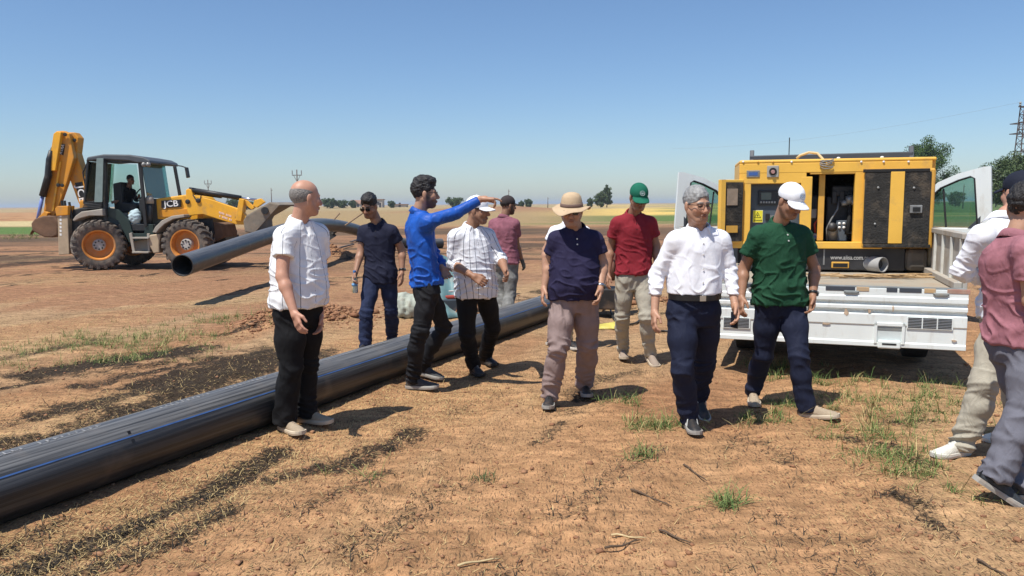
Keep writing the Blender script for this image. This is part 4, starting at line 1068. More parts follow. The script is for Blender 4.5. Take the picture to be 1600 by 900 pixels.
add('p2', 'man in dark navy polo and sunglasses standing behind the pipe holding a water bottle', 8.45,
    dict(head=(577, 322, -.06), neck=(590, 349, 0), hip=(594, 428, 0), hem=(594, 442, 0), elR=(564, 393, .0), wrR=(556, 424, -.14), elL=(628, 391, .02), wrL=(628, 424, -.06), knR=(572, 491, -.1), knL=(611, 486, -.08), ftR=(566, 553, -15, 0), ftL=(614, 541, 15, 0)),
    dict(folds=1.2, pfolds=1.5, yaw=-8, head_yaw=-18, head_pitch=-22, build=.98, sleeve=.55, top=c_navy2, bottom=t_jean, shoe=s_black, sole=so_black, skin=brown, hair='full', hair_mat=HM_black, glasses='sun', stubble=.7, watch={'L': 'black'}, curl_R=.7, button_at=(.85, .75), buttons=MATS['black_plastic']))
add('p3', 'man in bright blue long-sleeved shirt and black jeans pointing right with raised arm', 6.55,
    dict(head=(664, 303, .02), neck=(655, 332, .03), hip=(668, 446, .03), hem=(668, 445, .0), shR=(668, 347, -.14), shL=(655, 350, .20), elR=(714, 332, -.22), wrR=(752, 311, -.20), elL=(676, 395, .26), wrL=(690, 418, .14), knR=(657, 517, -.1), knL=(694, 511, .0), ftR=(659, 607, 82, 0), ftL=(668, 592, 78, 14)),
    dict(folds=1.8, pfolds=2.0, yaw=108, hip_yaw=100, head_yaw=100, head_pitch=2, build=.96, shoulder=.16, sleeve=1.9, top=c_blue, bottom=t_black, shoe=s_grey, sole=so_grey, skin=tan, hair='quiff', hair_mat=HM_black, beard=.9, glasses='clear', tail=(.12, 0), loose=.015, leg=.95, hem_r=.058, point_R=True, palm_R=(0, .1, -1), curl_R=.25, thumb_R=-1, hand_dir_R=(1, .05, .0)))
add('p4', 'man in white pinstriped shirt and white cap standing before the pipe', 7.05,
    dict(head=(746, 329, -.02), neck=(737, 355, 0), hip=(743, 446, 0), hem=(743, 464, 0), elR=(707, 412, -.05), wrR=(737, 430, -.30), elL=(783, 405, .05), wrL=(790, 424, -.16), knR=(730, 522, -.08), knL=(770, 512, -.08), ftR=(745, 584, 22, 0), ftL=(764, 570, 30, 0)),
    dict(folds=1.4, pfolds=1.3, yaw=28, head_yaw=72, head_pitch=-2, build=1.02, belly=.035, sleeve=1.28, top=c_wlines, bottom=t_black2, shoe=s_black, sole=so_black, shoe_style={'laces': lace_g}, skin=brown, hair='under_cap', hair_mat=HM_black, cap=cap_white, stubble=.5, loose=.018, hem_r=.066, curl_R=.7, curl_L=.6, palm_R=(0, .8, -.3), hand_dir_R=(.8, -.3, -.45)))
add('p5', 'worker in mauve polo and dark cap seen from behind beyond the pipe', 10.5,
    dict(head=(794, 321, .02), neck=(788, 340, 0), hip=(790, 404, 0), hem=(790, 411, 0), elL=(770, 378, .0), wrL=(772, 400, .2), elR=(807, 382, .05), wrR=(815, 405, .1), knR=(797, 460, .08), knL=(786, 458, .1), ftR=(795, 503, 150, 0), ftL=(783, 500, 160, 0)),
    dict(folds=1.4, pfolds=1.3, yaw=152, head_yaw=118, head_pitch=-3, sleeve=.58, build=1.0, top=c_mauve, bottom=t_dusty, shoe=s_black, sole=so_black, skin=dark, hair='under_cap', hair_mat=HM_black, cap=cap_dark, beard=.9, loose=.02, glove_R=True, glove_L=True, leg=1.1))
add('p6', 'man in wide-brimmed khaki hat, navy polo and taupe trousers walking forward', 6.12,
    dict(head=(893, 329, -.08), neck=(899, 358, 0), hip=(897, 460, 0), hem=(897, 466, 0), elR=(858, 412, .04), wrR=(851, 447, -.02), elL=(942, 413, .02), wrL=(938, 450, -.12), knR=(872, 543, -.12), knL=(918, 539, -.1), ftR=(858, 632, -8, 0), ftL=(915, 614, 2, 0)),
    dict(folds=1.3, pfolds=2.2, yaw=4, head_yaw=-6, head_pitch=-8, belly=.075, build=1.05, shoulder=.158, sleeve=.56, top=c_navy, bottom=t_taupe, shoe=s_black, sole=so_grey, shoe_style={'laces': lace_k}, skin=tan, hair='under_cap', hair_mat=HM_salt, brim_hat=hat_tan, hat_band=band_br, glasses='sun', watch={'L': 'steel'}, leg=1.1, hem_r=.068, curl_R=.5, curl_L=.5, button_at=(.86, .78), buttons=MATS['button_white'], vneck=.06))
add('p12', 'man in white shirt and beige trousers mostly hidden behind the khaki-hatted man', 8.35,
    dict(head=(890, 326, 0), neck=(890, 350, 0), hip=(886, 430, 0), hem=(886, 432, 0), elR=(853, 391, .03), wrR=(851, 420, -.05), elL=(921, 392, 0), wrL=(922, 422, -.05), knR=(872, 486, -.1), knL=(888, 486, -.1), ftR=(862, 537, -15, 0), ftL=(893, 546, 30, 0)),
    dict(yaw=0, head_pitch=-10, build=.95, shoulder=.165, sleeve=.5, top=c_white, bottom=t_stone, shoe=s_black, sole=so_white, skin=tan, hair='short', hair_mat=HM_black))
add('p7', 'man in crimson polo and green cap walking forward with head bowed', 7.62,
    dict(head=(998, 308, -.12), neck=(990, 335, 0), hip=(991, 430, 0), hem=(991, 428, 0), elR=(954, 386, .06), wrR=(950, 426, -.02), elL=(1025, 384, .05), wrL=(1028, 424, -.05), knR=(972, 495, -.12), knL=(1010, 495, -.14), ftR=(974, 559, -4, 0), ftL=(1019, 568, 8, 12)),
    dict(folds=1.4, pfolds=1.8, yaw=6, head_yaw=8, head_pitch=-24, build=1.0, sleeve=.58, top=c_red, bottom=t_stone, shoe=mat('taupe_shoe', (.30, .235, .185), .9, .1), sole=so_tan, skin=brown, hair='under_cap', hair_mat=HM_black, cap=cap_green, emblem='white_thread', glasses='sun', leg=.98, hem_r=.058, loose=.016, button_at=(.86, .76), buttons=MATS['black_plastic']))
add('p8', 'grey-haired man in white dress shirt, glasses, belt and navy trousers walking forward', 5.38,
    dict(head=(1089, 320, -.04), neck=(1091, 357, 0), hip=(1084, 478, 0), hem=(1084, 458, 0), elR=(1026, 428, .03), wrR=(1023, 484, -.08), elL=(1140, 422, .02), wrL=(1148, 474, -.12), knR=(1068, 578, -.12), knL=(1100, 566, -.02), ftR=(1081, 672, 2, 0), ftL=(1092, 645, 8, 32)),
    dict(folds=1.0, pfolds=1.5, yaw=8, head_yaw=20, head_pitch=-6, head_roll=3, belly=.035, build=1.04, shoulder=.164, sleeve=1.93, top=c_white, bottom=t_navy, shoe=s_black, sole=so_grey, shoe_style={'stripes': lace_w}, skin=tan, hair='short', hair_mat=HM_grey, hair_col=V(.20, .19, .18), glasses='clear', belt=blt, rise=.09, leg=1.08, hem_r=.064, loose=.015, curl_R=.45, curl_L=.5, buttons=MATS['button_white'], vneck=.06))
add('p9', 'man in dark green polo and white cap looking down, walking before the white truck', 5.85,
    dict(head=(1235, 314, -.1), neck=(1219, 350, 0), hip=(1219, 463, 0), hem=(1219, 474, 0), elR=(1162, 420, .05), wrR=(1159, 462, -.04), elL=(1273, 420, .04), wrL=(1270, 461, -.06), knR=(1193, 553, -.08), knL=(1249, 557, -.1), ftR=(1177, 628, -12, 6), ftL=(1279, 651, 52, -6)),
    dict(folds=1.6, pfolds=1.4, yaw=10, head_yaw=24, head_pitch=-26, build=1.08, shoulder=.178, sleeve=.58, belly=.015, top=c_green, bottom=t_navy, shoe=s_tan, sole=so_tan, shoe_style={'laces': mat('tan_lace', (.5, .37, .25), .9)}, skin=brown, hair='under_cap', hair_mat=HM_black, cap=cap_white, emblem='blue_thread', stubble=.35, loose=.018, watch={'L': 'black'}, hem_r=.066, curl_R=.45, curl_L=.5, button_at=(.86, .78), buttons=MATS['button_white'], vneck=.07))
add('p10', 'man in white long-sleeved shirt, dark cap and beige trousers at the right edge', 4.82,
    dict(head=(1592, 301, .06), neck=(1570, 343, .02), hip=(1566, 488, .03), hem=(1566, 496, 0), shL=(1533, 370, -.08), shR=(1602, 366, .12), elL=(1502, 424, .02), wrL=(1548, 440, .16), elR=(1640, 430, .2), wrR=(1600, 450, .3), knL=(1538, 598, -.06), knR=(1580, 592, .06), ftL=(1486, 711, -72, 0), ftR=(1575, 690, -110, 10)),
    dict(folds=1.3, pfolds=2.0, yaw=-140, hip_yaw=-110, head_yaw=-172, build=1.03, sleeve=1.85, top=c_white, bottom=t_stone, shoe=s_white, sole=so_white, shoe_style={'laces': lace_w}, skin=ruddy, hair='under_cap', hair_mat=HM_black, cap=cap_navy, loose=.018, leg=1.12, hem_r=.072))
add('p11', 'man in dusty rose polo and grey trousers walking out at the right edge', 4.18,
    dict(head=(1603, 325, .02), neck=(1588, 372, 0), hip=(1594, 528, 0), hem=(1594, 536, 0), shR=(1606, 392, -.18), shL=(1574, 388, .19), elR=(1612, 470, -.2), wrR=(1640, 515, -.1), elL=(1590, 470, .28), wrL=(1630, 500, .35), knR=(1598, 650, -.02), knL=(1612, 650, .06), ftR=(1552, 786, 82, 34), ftL=(1604, 778, 95, 0)),
    dict(folds=1.4, pfolds=1.9, yaw=112, hip_yaw=100, head_yaw=130, build=1.02, sleeve=.58, top=c_mauve2, bottom=t_grey, shoe=mat('dark_slate_shoe', (.03, .036, .042), .7, .25, 60, .3, 120), sole=so_grey, shoe_style={'laces': lace_k}, skin=tan, hair='full', hair_mat=HM_black, loose=.018, leg=1.12, hem_r=.072, shoe_sc=1.02))

# ================================================================== PIPES
pipe_mat = bpy.data.materials.new('black_polyethylene')
def _pipe_mat(m):
    nt, N, L, b = nodes_of(m)
    tc = N.new('ShaderNodeTexCoord')
    at = N.new('ShaderNodeAttribute'); at.attribute_name = 'run'; aa = N.new('ShaderNodeAttribute'); aa.attribute_name = 'turn'
    cb = N.new('ShaderNodeCombineXYZ'); L.new(at.outputs['Fac'], cb.inputs[0]); L.new(aa.outputs['Fac'], cb.inputs[1])
    mp = N.new('ShaderNodeMapping'); mp.inputs['Scale'].default_value = (.6, 26, 1); L.new(cb.outputs[0], mp.inputs[0])
    n = N.new('ShaderNodeTexNoise'); n.inputs['Scale'].default_value = 1.5; n.inputs['Detail'].default_value = 7; n.inputs['Roughness'].default_value = .65; L.new(mp.outputs[0], n.inputs['Vector'])
    n2 = N.new('ShaderNodeTexNoise'); n2.inputs['Scale'].default_value = 5; n2.inputs['Detail'].default_value = 8; L.new(tc.outputs['Object'], n2.inputs['Vector'])
    r = N.new('ShaderNodeMapRange'); r.inputs['From Min'].default_value = .42; r.inputs['From Max'].default_value = .8; L.new(n.outputs['Fac'], r.inputs[0])
    mx = N.new('ShaderNodeMix'); mx.data_type = 'RGBA'; L.new(r.outputs[0], mx.inputs['Factor']); mx.inputs['A'].default_value = (.016, .017, .019, 1); mx.inputs['B'].default_value = (.085, .085, .085, 1)
    r2 = N.new('ShaderNodeMapRange'); r2.inputs['From Min'].default_value = .56; r2.inputs['From Max'].default_value = .72; r2.inputs['To Max'].default_value = .45; L.new(n2.outputs['Fac'], r2.inputs[0])
    m2 = N.new('ShaderNodeMix'); m2.data_type = 'RGBA'; L.new(r2.outputs[0], m2.inputs['Factor']); L.new(mx.outputs['Result'], m2.inputs['A']); m2.inputs['B'].default_value = (.14, .11, .085, 1)
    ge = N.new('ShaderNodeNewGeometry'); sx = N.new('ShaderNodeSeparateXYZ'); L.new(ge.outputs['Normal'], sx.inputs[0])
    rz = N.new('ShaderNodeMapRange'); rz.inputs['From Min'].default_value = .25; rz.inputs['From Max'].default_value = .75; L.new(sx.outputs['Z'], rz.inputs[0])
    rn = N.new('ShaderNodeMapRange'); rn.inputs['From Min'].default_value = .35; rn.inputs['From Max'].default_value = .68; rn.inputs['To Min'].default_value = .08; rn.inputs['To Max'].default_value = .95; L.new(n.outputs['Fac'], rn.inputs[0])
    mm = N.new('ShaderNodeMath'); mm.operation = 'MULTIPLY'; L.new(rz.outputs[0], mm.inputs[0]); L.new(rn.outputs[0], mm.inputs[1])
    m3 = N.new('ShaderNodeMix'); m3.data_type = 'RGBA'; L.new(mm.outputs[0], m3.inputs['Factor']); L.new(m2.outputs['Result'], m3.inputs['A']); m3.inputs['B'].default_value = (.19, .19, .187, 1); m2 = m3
    L.new(m2.outputs['Result'], b.inputs['Base Color'])
    r3 = N.new('ShaderNodeMapRange'); r3.inputs['To Min'].default_value = .22; r3.inputs['To Max'].default_value = .55; L.new(n.outputs['Fac'], r3.inputs[0]); L.new(r3.outputs[0], b.inputs['Roughness'])
    b.inputs['Specular IOR Level'].default_value = .55
    bp = N.new('ShaderNodeBump'); bp.inputs['Strength'].default_value = .25; bp.inputs['Distance'].default_value = .004; L.new(n.outputs['Fac'], bp.inputs['Height']); L.new(bp.outputs[0], b.inputs['Normal'])
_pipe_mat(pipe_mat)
pipe_blue = mat('pipe_blue_stripe', (.055, .13, .33), .5, .25, 8); pipe_print = mat('pipe_white_print', (.27, .27, .27), .6, .35, 20)
PR = 0.1775
def pipe_shell(name, pts, parent, n=48, r=PR, wall=.016, loc=(0, 0, 0)):
    pts = np.array(pts); m = len(pts); vs = []; run = []; turn = []
    d0 = np.gradient(pts, axis=0); d0 /= np.linalg.norm(d0, axis=1, keepdims=True)
    L_ = np.concatenate([[0], np.cumsum(np.linalg.norm(np.diff(pts, axis=0), axis=1))])
    for rr in (r, r - wall):
        for i in range(m):
            s_ = np.cross(d0[i], V(0, 0, 1)); s_ /= np.linalg.norm(s_); u = np.cross(s_, d0[i])
            for k in range(n):
                a = 2 * pi * k / n; vs.append(pts[i] + rr * (cos(a) * s_ + sin(a) * u)); run.append(L_[i]); turn.append(abs(a - pi) * .3)
    f = []
    for i in range(m - 1):
        for k in range(n):
            q = (i * n + k, i * n + (k + 1) % n, (i + 1) * n + (k + 1) % n, (i + 1) * n + k); f.append(q[::-1]); f.append(tuple(x + m * n for x in q))
    for i, fl in ((0, 1), (m - 1, 0)):
        for k in range(n):
            q = (i * n + k, i * n + (k + 1) % n, m * n + i * n + (k + 1) % n, m * n + i * n + k); f.append(q if fl else q[::-1])
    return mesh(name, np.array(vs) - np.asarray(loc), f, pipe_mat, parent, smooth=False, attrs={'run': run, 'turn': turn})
PA, PB = -4.387, .4633
def pipe_pt(y): return V(PA + PB * y, y, PR - .006)
p0, p1 = pipe_pt(-5.0), pipe_pt(12.2)
pa = (p1 - p0) / np.linalg.norm(p1 - p0); ps = np.cross(pa, V(0, 0, 1)); pu = V(0, 0, 1)
PIPE1 = empty('water_pipe', p0 * .5 + p1 * .5 - V(0, 0, PR), 0, 'long straight black plastic pipe with blue stripe lying across the field', 'pipe')
pl_ = V(*PIPE1.location)
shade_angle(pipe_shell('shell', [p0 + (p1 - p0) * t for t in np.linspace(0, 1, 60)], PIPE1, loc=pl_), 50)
def on_pipe(t, ang, lift): return p0 + pa * t + (PR + lift) * (cos(ang) * ps + sin(ang) * pu) - pl_
TL = np.linalg.norm(p1 - p0)
def strip(name, ang0, ang1, t0, t1, m, lift=.0022, seg=70, wob=0.0):
    vs = []; f = []
    for i in range(seg + 1):
        t = t0 + (t1 - t0) * i / seg; w_ = wob * sin(t * 3.1)
        for l in (-.003, lift):
            for a in (ang0, ang1): vs.append(on_pipe(t, a + w_, l))
    for i in range(seg):
        o = i * 4; f += [(o + 2, o + 3, o + 7, o + 6), (o, o + 2, o + 6, o + 4), (o + 3, o + 1, o + 5, o + 7)]
    return mesh(name, vs, f, m, PIPE1)
strip('blue_stripe', radians(33), radians(35.6), .2, TL - .2, pipe_blue)
strip('blue_stripe', radians(153), radians(155.6), .2, TL - .2, pipe_blue)
# printed marking line along the crown: groups of small characters
mb = MB(); t = 6.2
rr = random.Random(3)
while t < TL - .6:
    for _ in range(rr.randint(9, 16)):
        a = radians(84 + rr.uniform(-.6, .6)); h_ = radians(rr.choice((3.4, 4.4, 5.2)))
        q = [on_pipe(t, a - h_, .0012), on_pipe(t + .009, a - h_, .0012), on_pipe(t + .009, a + h_ * .9, .0012), on_pipe(t, a + h_ * .9, .0012)]
        mb.prism(q, (on_pipe(t, a, .0025) - on_pipe(t, a, .0012)))
        if rr.random() < .6:
            b = a + rr.choice((-1, 0, 1)) * h_ * .8; mb.prism([on_pipe(t, b - .014, .0012), on_pipe(t + .03, b - .014, .0012), on_pipe(t + .03, b + .014, .0012), on_pipe(t, b + .014, .0012)], on_pipe(t, a, .0025) - on_pipe(t, a, .0012))
        t += .042
    t += rr.choice((.06, .06, .12, .4))
o_ = mb.build('printed_marking', pipe_print, PIPE1); o_['kind'] = 'stuff'
for tm in (8.35, 9.15):                         # hand-drawn black tick marks
    strip('tick_mark', radians(22), radians(46), tm + 1.2, tm + 1.22, mat('marker_black', (.006, .006, .007), .5), .003, 2)
# the second pipe, lifted and bent by the loader
ctl = [U(285, 415, 12.3), U(352, 392, 14.2), U(425, 367, 16.9), U(470, 355, 19.3), U(505, 351, 21.6), U(540, 355, 23.6), U(575, 365, 25.3), U(610, 376, 26.6), U(650, 384, 27.4), U(690, 386, 28)]
def spline(c, k=10):
    out = []; c = [2 * c[0] - c[1]] + list(c) + [2 * c[-1] - c[-2]]
    for i in range(1, len(c) - 2):
        for j in range(k):
            t = j / k; a, b, d, e = c[i - 1], c[i], c[i + 1], c[i + 2]
            out.append(.5 * ((2 * b) + (d - a) * t + (2 * a - 5 * b + 4 * d - e) * t * t + (3 * b - a - 3 * d + e) * t ** 3))
    return out + [c[-2]]
ctl[-1][2] = PR; ctl[-2][2] = max(PR, ctl[-2][2])
pp = spline(ctl)
P2 = empty('water_pipe', (pp[0][0], pp[0][1], 0), 0, 'bent black plastic pipe with open end lifted before the backhoe loader', 'pipe')
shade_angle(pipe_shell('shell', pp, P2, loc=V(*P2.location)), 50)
# ================================================================== FAR THINGS
leafm = litter_material('tree_leaves', .7)
barkm = mat('tree_bark', (.09, .065, .045), .95, .3, 12, .8, 25)
def tree(name, label, base, height, crown_r, n_leaf, leaf, trunk_h=.25, tint=(V(.035, .075, .02), V(.10, .15, .045)), lean=0, shape='tall', seed=1, cat='tree', group=None):
    r = np.random.default_rng(seed); base = np.asarray(base, float)
    o = empty(name, base, 0, label, cat, group)
    H_ = height; mb = MB(); k = 6
    tops = [V(lean * t * H_ + .02 * H_ * sin(5 * t), .01 * H_ * sin(7 * t), t * H_ * .86) for t in np.linspace(0, 1, k)]
    mb.tube(tops, [H_ * .022 * (1 - .85 * t) + .01 for t in np.linspace(0, 1, k)], 7)
    cl = []
    nb = 16
    for i in range(nb):
        t = trunk_h + (1 - trunk_h) * (i + .5) / nb; a = i * 2.4 + r.uniform(-.4, .4)
        if shape == 'tall': rad = crown_r * (sin(pi * min(1, (t - trunk_h) / (1 - trunk_h) * .8 + .17)) ** .8)
        else: rad = crown_r * sqrt(max(.08, 1 - (2 * (t - trunk_h) / (1 - trunk_h) - .9) ** 2))
        rad *= r.uniform(.7, 1.15)
        st = V(lean * t * H_, 0, t * H_ * .8); en = V(lean * t * H_ + cos(a) * rad, sin(a) * rad, t * H_ * .8 + rad * .55 + .02 * H_)
        en[2] = min(en[2], H_ * .97)
        mb.tube([st, st * .45 + en * .55 + V(0, 0, -.03 * H_), en], [H_ * .008, H_ * .005, H_ * .002], 5)
        for q in (.45, .75, 1.0): cl.append((st * (1 - q) + en * q, crown_r * r.uniform(.22, .42)))
    cl.append((V(lean * H_, 0, H_ * .93), crown_r * .3))
    mb.build('trunk', barkm, o, smooth=True)
    cs = np.array([c for c, _ in cl]); rs = np.array([x for _, x in cl]); pick = r.integers(0, len(cl), n_leaf)
    d = r.normal(size=(n_leaf, 3)); d /= np.linalg.norm(d, axis=1, keepdims=True); rad = r.random(n_leaf) ** .45
    c = cs[pick] + d * (rs[pick] * rad)[:, None] * V(1, 1, .85)
    a1 = r.normal(size=(n_leaf, 3)); a1 /= np.linalg.norm(a1, axis=1, keepdims=True); a2 = np.cross(a1, r.normal(size=(n_leaf, 3))); a2 /= np.linalg.norm(a2, axis=1, keepdims=True)
    s_ = leaf * r.uniform(.6, 1.4, n_leaf)[:, None]
    v = np.stack([c - a1 * s_, c + a2 * s_ * .5, c + a1 * s_, c - a2 * s_ * .5], 1).reshape(-1, 3); f = np.arange(4 * n_leaf).reshape(-1, 4)
    t = r.random((n_leaf, 1)); tn = tint[0] * (1 - t) + tint[1] * t
    cr = mesh('crown', v, f, leafm, o, cols={'tint': np.repeat(tn, 4, 0)})
    return o
def at_far(px, py, D): q = U(px, py, D); return q
FT = (V(.045, .080, .035), V(.12, .155, .065))
def far_tree(px, top, D, wpx, label, n=1600, shape='round', seed=1, cat='tree', group=None, trunk=.12, **k):
    k.setdefault('tint', FT); n = int(n * 2.2)
    b = U(px, 330, D); b[2] = -.1 if D < 200 else .2; h = U(px, top, D)[2] - b[2]
    return tree('tree' if cat == 'tree' else 'bush', label, b, h, wpx * D / FOC / 2 * 1.0, n, max(.09, D * .0010), trunk, seed=seed, shape=shape, cat=cat, group=group, **k)
far_tree(1445, 212, 120, 76, 'tall leafy tree rising behind the generator and the open truck door', 9000, 'tall', 3, trunk=.1, tint=(V(.03, .07, .018), V(.11, .17, .045)))
far_tree(1421, 224, 124, 40, 'slim tree with pale top behind the generator roof', 2600, 'tall', 4, trunk=.2, tint=(V(.05, .10, .03), V(.14, .21, .06)))
far_tree(1580, 238, 70, 78, 'broad leafy tree under the lattice pylon at the right edge', 6500, 'round', 5, trunk=.18)
far_tree(1555, 290, 180, 30, 'small bushy tree left of the lattice pylon tree', 1400, 'round', 6)
far_tree(1492, 300, 190, 26, 'small round tree seen through the truck door window', 1200, 'round', 7)
far_tree(948, 288, 240, 17, 'tall pointed tree on the horizon right of the khaki hat', 1700, 'tall', 8)
far_tree(938, 300, 238, 18, 'low round tree beside the pointed horizon tree', 1200, 'round', 9, trunk=.05)
far_tree(922, 309, 240, 10, 'tiny dark shrub on the horizon right of the khaki hat', 500, 'round', 19, 'bush', trunk=.03)
far_tree(711, 311, 260, 24, 'dark tree clump on the horizon behind the pointing arm', 1400, 'round', 10, trunk=.05)
far_tree(826, 311, 260, 12, 'round bush on the horizon left of the khaki hat', 900, 'round', 11, 'bush', trunk=.05)
far_tree(815, 314, 262, 8, 'small bush left of the round horizon bush', 600, 'round', 12, 'bush', trunk=.05)
far_tree(515, 311, 280, 20, 'round bush on the horizon right of the bald man', 1200, 'round', 13, 'bush', trunk=.05)
far_tree(552, 313, 282, 12, 'low bush between the far house and the round bush', 700, 'round', 14, 'bush', trunk=.05)
far_tree(533, 315, 283, 22, 'long low hedge clump on the horizon left of the navy polo man', 900, 'round', 15, 'bush', trunk=.03)
far_tree(612, 314, 280, 12, 'bush on the horizon between the navy and the blue shirted men', 700, 'round', 16, 'bush', trunk=.03)
far_tree(365, 312, 230, 22, 'dark bushes on the horizon beneath the loader arm', 900, 'round', 17, 'bush', trunk=.04)
far_tree(385, 318, 232, 30, 'low dark bushes behind the loader bucket', 900, 'round', 18, 'bush', trunk=.04)
wood = mat('grey_pole_wood', (.13, .11, .10), .9, .2, 6); ins = mat('insulator', (.3, .3, .3), .4)
for px, top, D, lab, cross in [(466, 265, 95, 'wooden utility pole with crossarm behind the bald man', 1), (327, 281, 130, 'utility pole with crossarm above the loader arms', 1), (425, 294, 150, 'narrow utility pole left of the bald man', 0), (795, 296, 170, 'thin utility pole on the horizon behind the mauve worker', 0), (856, 308, 200, 'tiny distant post left of the khaki hat', 0), (758, 308, 230, 'faint distant pole behind the white cap', 0), (1504, 288, 150, 'distant lattice mast seen through the truck door window', 0)]:
    b = U(px, 330, D); b[2] = 0; h = U(px, top, D)[2]
    if h < 2: h = 5
    o = empty('utility_pole', b, 0, lab, 'pole'); MB().tube([(0, 0, 0), (0, 0, h)], [.11, .07], 8).build('post', wood, o, True)
    if cross:
        MB().box(-.6, .6, -.04, .04, h - .72, h - .63).build('crossarm', wood, o)
        for s_ in (-.56, .56): MB().tube([(s_, 0, h - .6), (s_, 0, h - .1)], .06, 6).build('insulator', ins, o)
        MB().tube([(0, 0, h - 1.5), (-.4, 0, h - .7)], .03, 5).build('brace', wood, o); MB().tube([(0, 0, h - 1.5), (.4, 0, h - .7)], .03, 5).build('brace', wood, o)
    else: MB().tube([(0, 0, h - .5), (.28, 0, h - .35)], .05, 5).build('arm', wood, o)
# lattice pylon at the right edge
steel_r = mat('rusty_lattice_steel', (.10, .065, .055), .8, .25, 6)
D = 78; b = U(1592, 330, D); b[2] = 0; h = U(1592, 166, D)[2]
o = empty('lattice_pylon', b, 0, 'rusty steel lattice pylon with transformer cage at the right edge', 'pylon')
w0, w1 = 1.5, .62
def cw(z): return (w0 + (w1 - w0) * z / h) / 2
for sx in (-1, 1):
    for sy in (-1, 1): MB().tube([(sx * cw(0), sy * cw(0), 0), (sx * cw(h), sy * cw(h), h)], .055, 5).build('leg', steel_r, o)
z = .0; k = 0
while z < h - .5:
    z2 = min(h, z + .72)
    mb = MB()
    for a, c in (((-1, -1), (1, -1)), ((1, -1), (1, 1)), ((1, 1), (-1, 1)), ((-1, 1), (-1, -1))):
        e = (a, c) if k % 2 else (c, a); mb.tube([(e[0][0] * cw(z), e[0][1] * cw(z), z), (e[1][0] * cw(z2), e[1][1] * cw(z2), z2)], .03, 4); mb.tube([(a[0] * cw(z2), a[1] * cw(z2), z2), (c[0] * cw(z2), c[1] * cw(z2), z2)], .025, 4)
    mb.build('lattice', steel_r, o); z = z2; k += 1
zc = U(1590, 200, D)[2]; mb = MB()
for z in (zc - .55, zc + .45):
    mb.box(-1.0, 1.4, -.75, -.68, z - .04, z + .04).box(-1.0, 1.4, .68, .75, z - .04, z + .04).box(-1.0, -.93, -.75, .75, z - .04, z + .04)
for x in (-1.0, .2, 1.33): mb.box(x, x + .06, -.75, -.69, zc - .55, zc + .45)
mb.build('cage', steel_r, o); MB().box(-.7, 1.2, -.05, .05, h - .1, h + .02).build('crossarm', steel_r, o)
MB().box(.0, .75, -.6, -.2, zc - .5, zc + .3).build('transformer', mat('pale_green_enamel', (.4, .48, .42), .5), o)
for x in (-.55, .0, .55): MB().lathe([(.06, 0), (.13, .1), (.07, .2), (.13, .3), (.06, .42)], (x, 0, h + .02), (0, 0, 1), 8).build('insulator', ins, o)
pts = [V(-.55, 0, h + .4) + (U(1050, 232, 130) - b - V(-.55, 0, h + .4)) * t + V(0, 0, -2.2 * 4 * t * (1 - t) * .5) for t in np.linspace(0, 1, 14)]
tag(MB().tube(pts, .008, 4).build('power_line', mat('grey_wire', (.25, .27, .3), .6), loc=b), 'thin power line running left from the lattice pylon', 'wire')
# far houses
wl_ = mat('far_plaster', (.50, .44, .38), .9, .15, .4); rf_ = mat('far_roof', (.30, .17, .12), .9, .2, .5); wd_ = mat('far_window_dark', (.05, .05, .06), .3)
def house(px, D, wpx, hpx, label, flat=False):
    b = U(px, 330, D); b[2] = 0.2; w = wpx * D / FOC / 2; h = hpx * D / FOC
    o = empty('house', b, 0, label, 'house'); MB().box(-w, w, 0, 5, 0, h).build('wall', wl_, o)
    if flat: MB().box(-w - .3, w + .3, -.3, 5.3, h, h + .25).build('roof', rf_, o)
    else: MB().prism([(-w - .3, -.3, h), (-w - .3, 5.3, h), (-w - .3, 2.5, h + 1.4)], (2 * w + .6, 0, 0)).build('roof', rf_, o)
    for i in range(max(2, int(w / 1.6))):
        x = -w + 1.2 + i * 2.6
        if x < w - .8: MB().box(x - .4, x + .4, -.06, .05, h * .4, h * .75).build('window', wd_, o)
    MB().box(w * .1, w * .1 + .8, -.05, .05, 0, 2).build('door', wd_, o)
house(592, 290, 11, 13, 'small square tower house on the horizon beside the navy polo man', True)
house(557, 300, 18, 7, 'low far house left of the navy polo man')
house(622, 300, 26, 5, 'long low far shed between the navy and blue shirted men', True)

# ================================================================== BACKHOE LOADER
yel = mat('loader_yellow', (.86, .43, .03), .45, .10, 4, .05, 60, dirt=(.36, .24, .13), dirt_amt=.34, dscale=5); yel2 = mat('loader_orange_yellow', (.72, .30, .02), .5, .12, 4, dirt=(.30, .19, .10), dirt_amt=.42, dscale=4)
jblk = mat('loader_black', (.018, .020, .022), .5, .2, 8, dirt=(.16, .12, .085), dirt_amt=.2, dscale=4); jgrey = mat('cab_roof_grey', (.075, .085, .095), .5, .12, 6); jdust = mat('dusty_grey_fender', (.36, .33, .28), .8, .15, 6, dirt=(.30, .21, .14), dirt_amt=.4)
tyre_m = mat('dusty_tyre', (.085, .075, .066), .95, .25, 7, .6, 40, dirt=(.27, .20, .145), dirt_amt=.55, dscale=5); rim_m = mat('orange_rim', (.62, .235, .04), .55, .15, 6, dirt=(.42, .29, .18), dirt_amt=.42, dscale=4); hub_m = mat('grey_hub', (.45, .42, .38), .6, .15, 20)
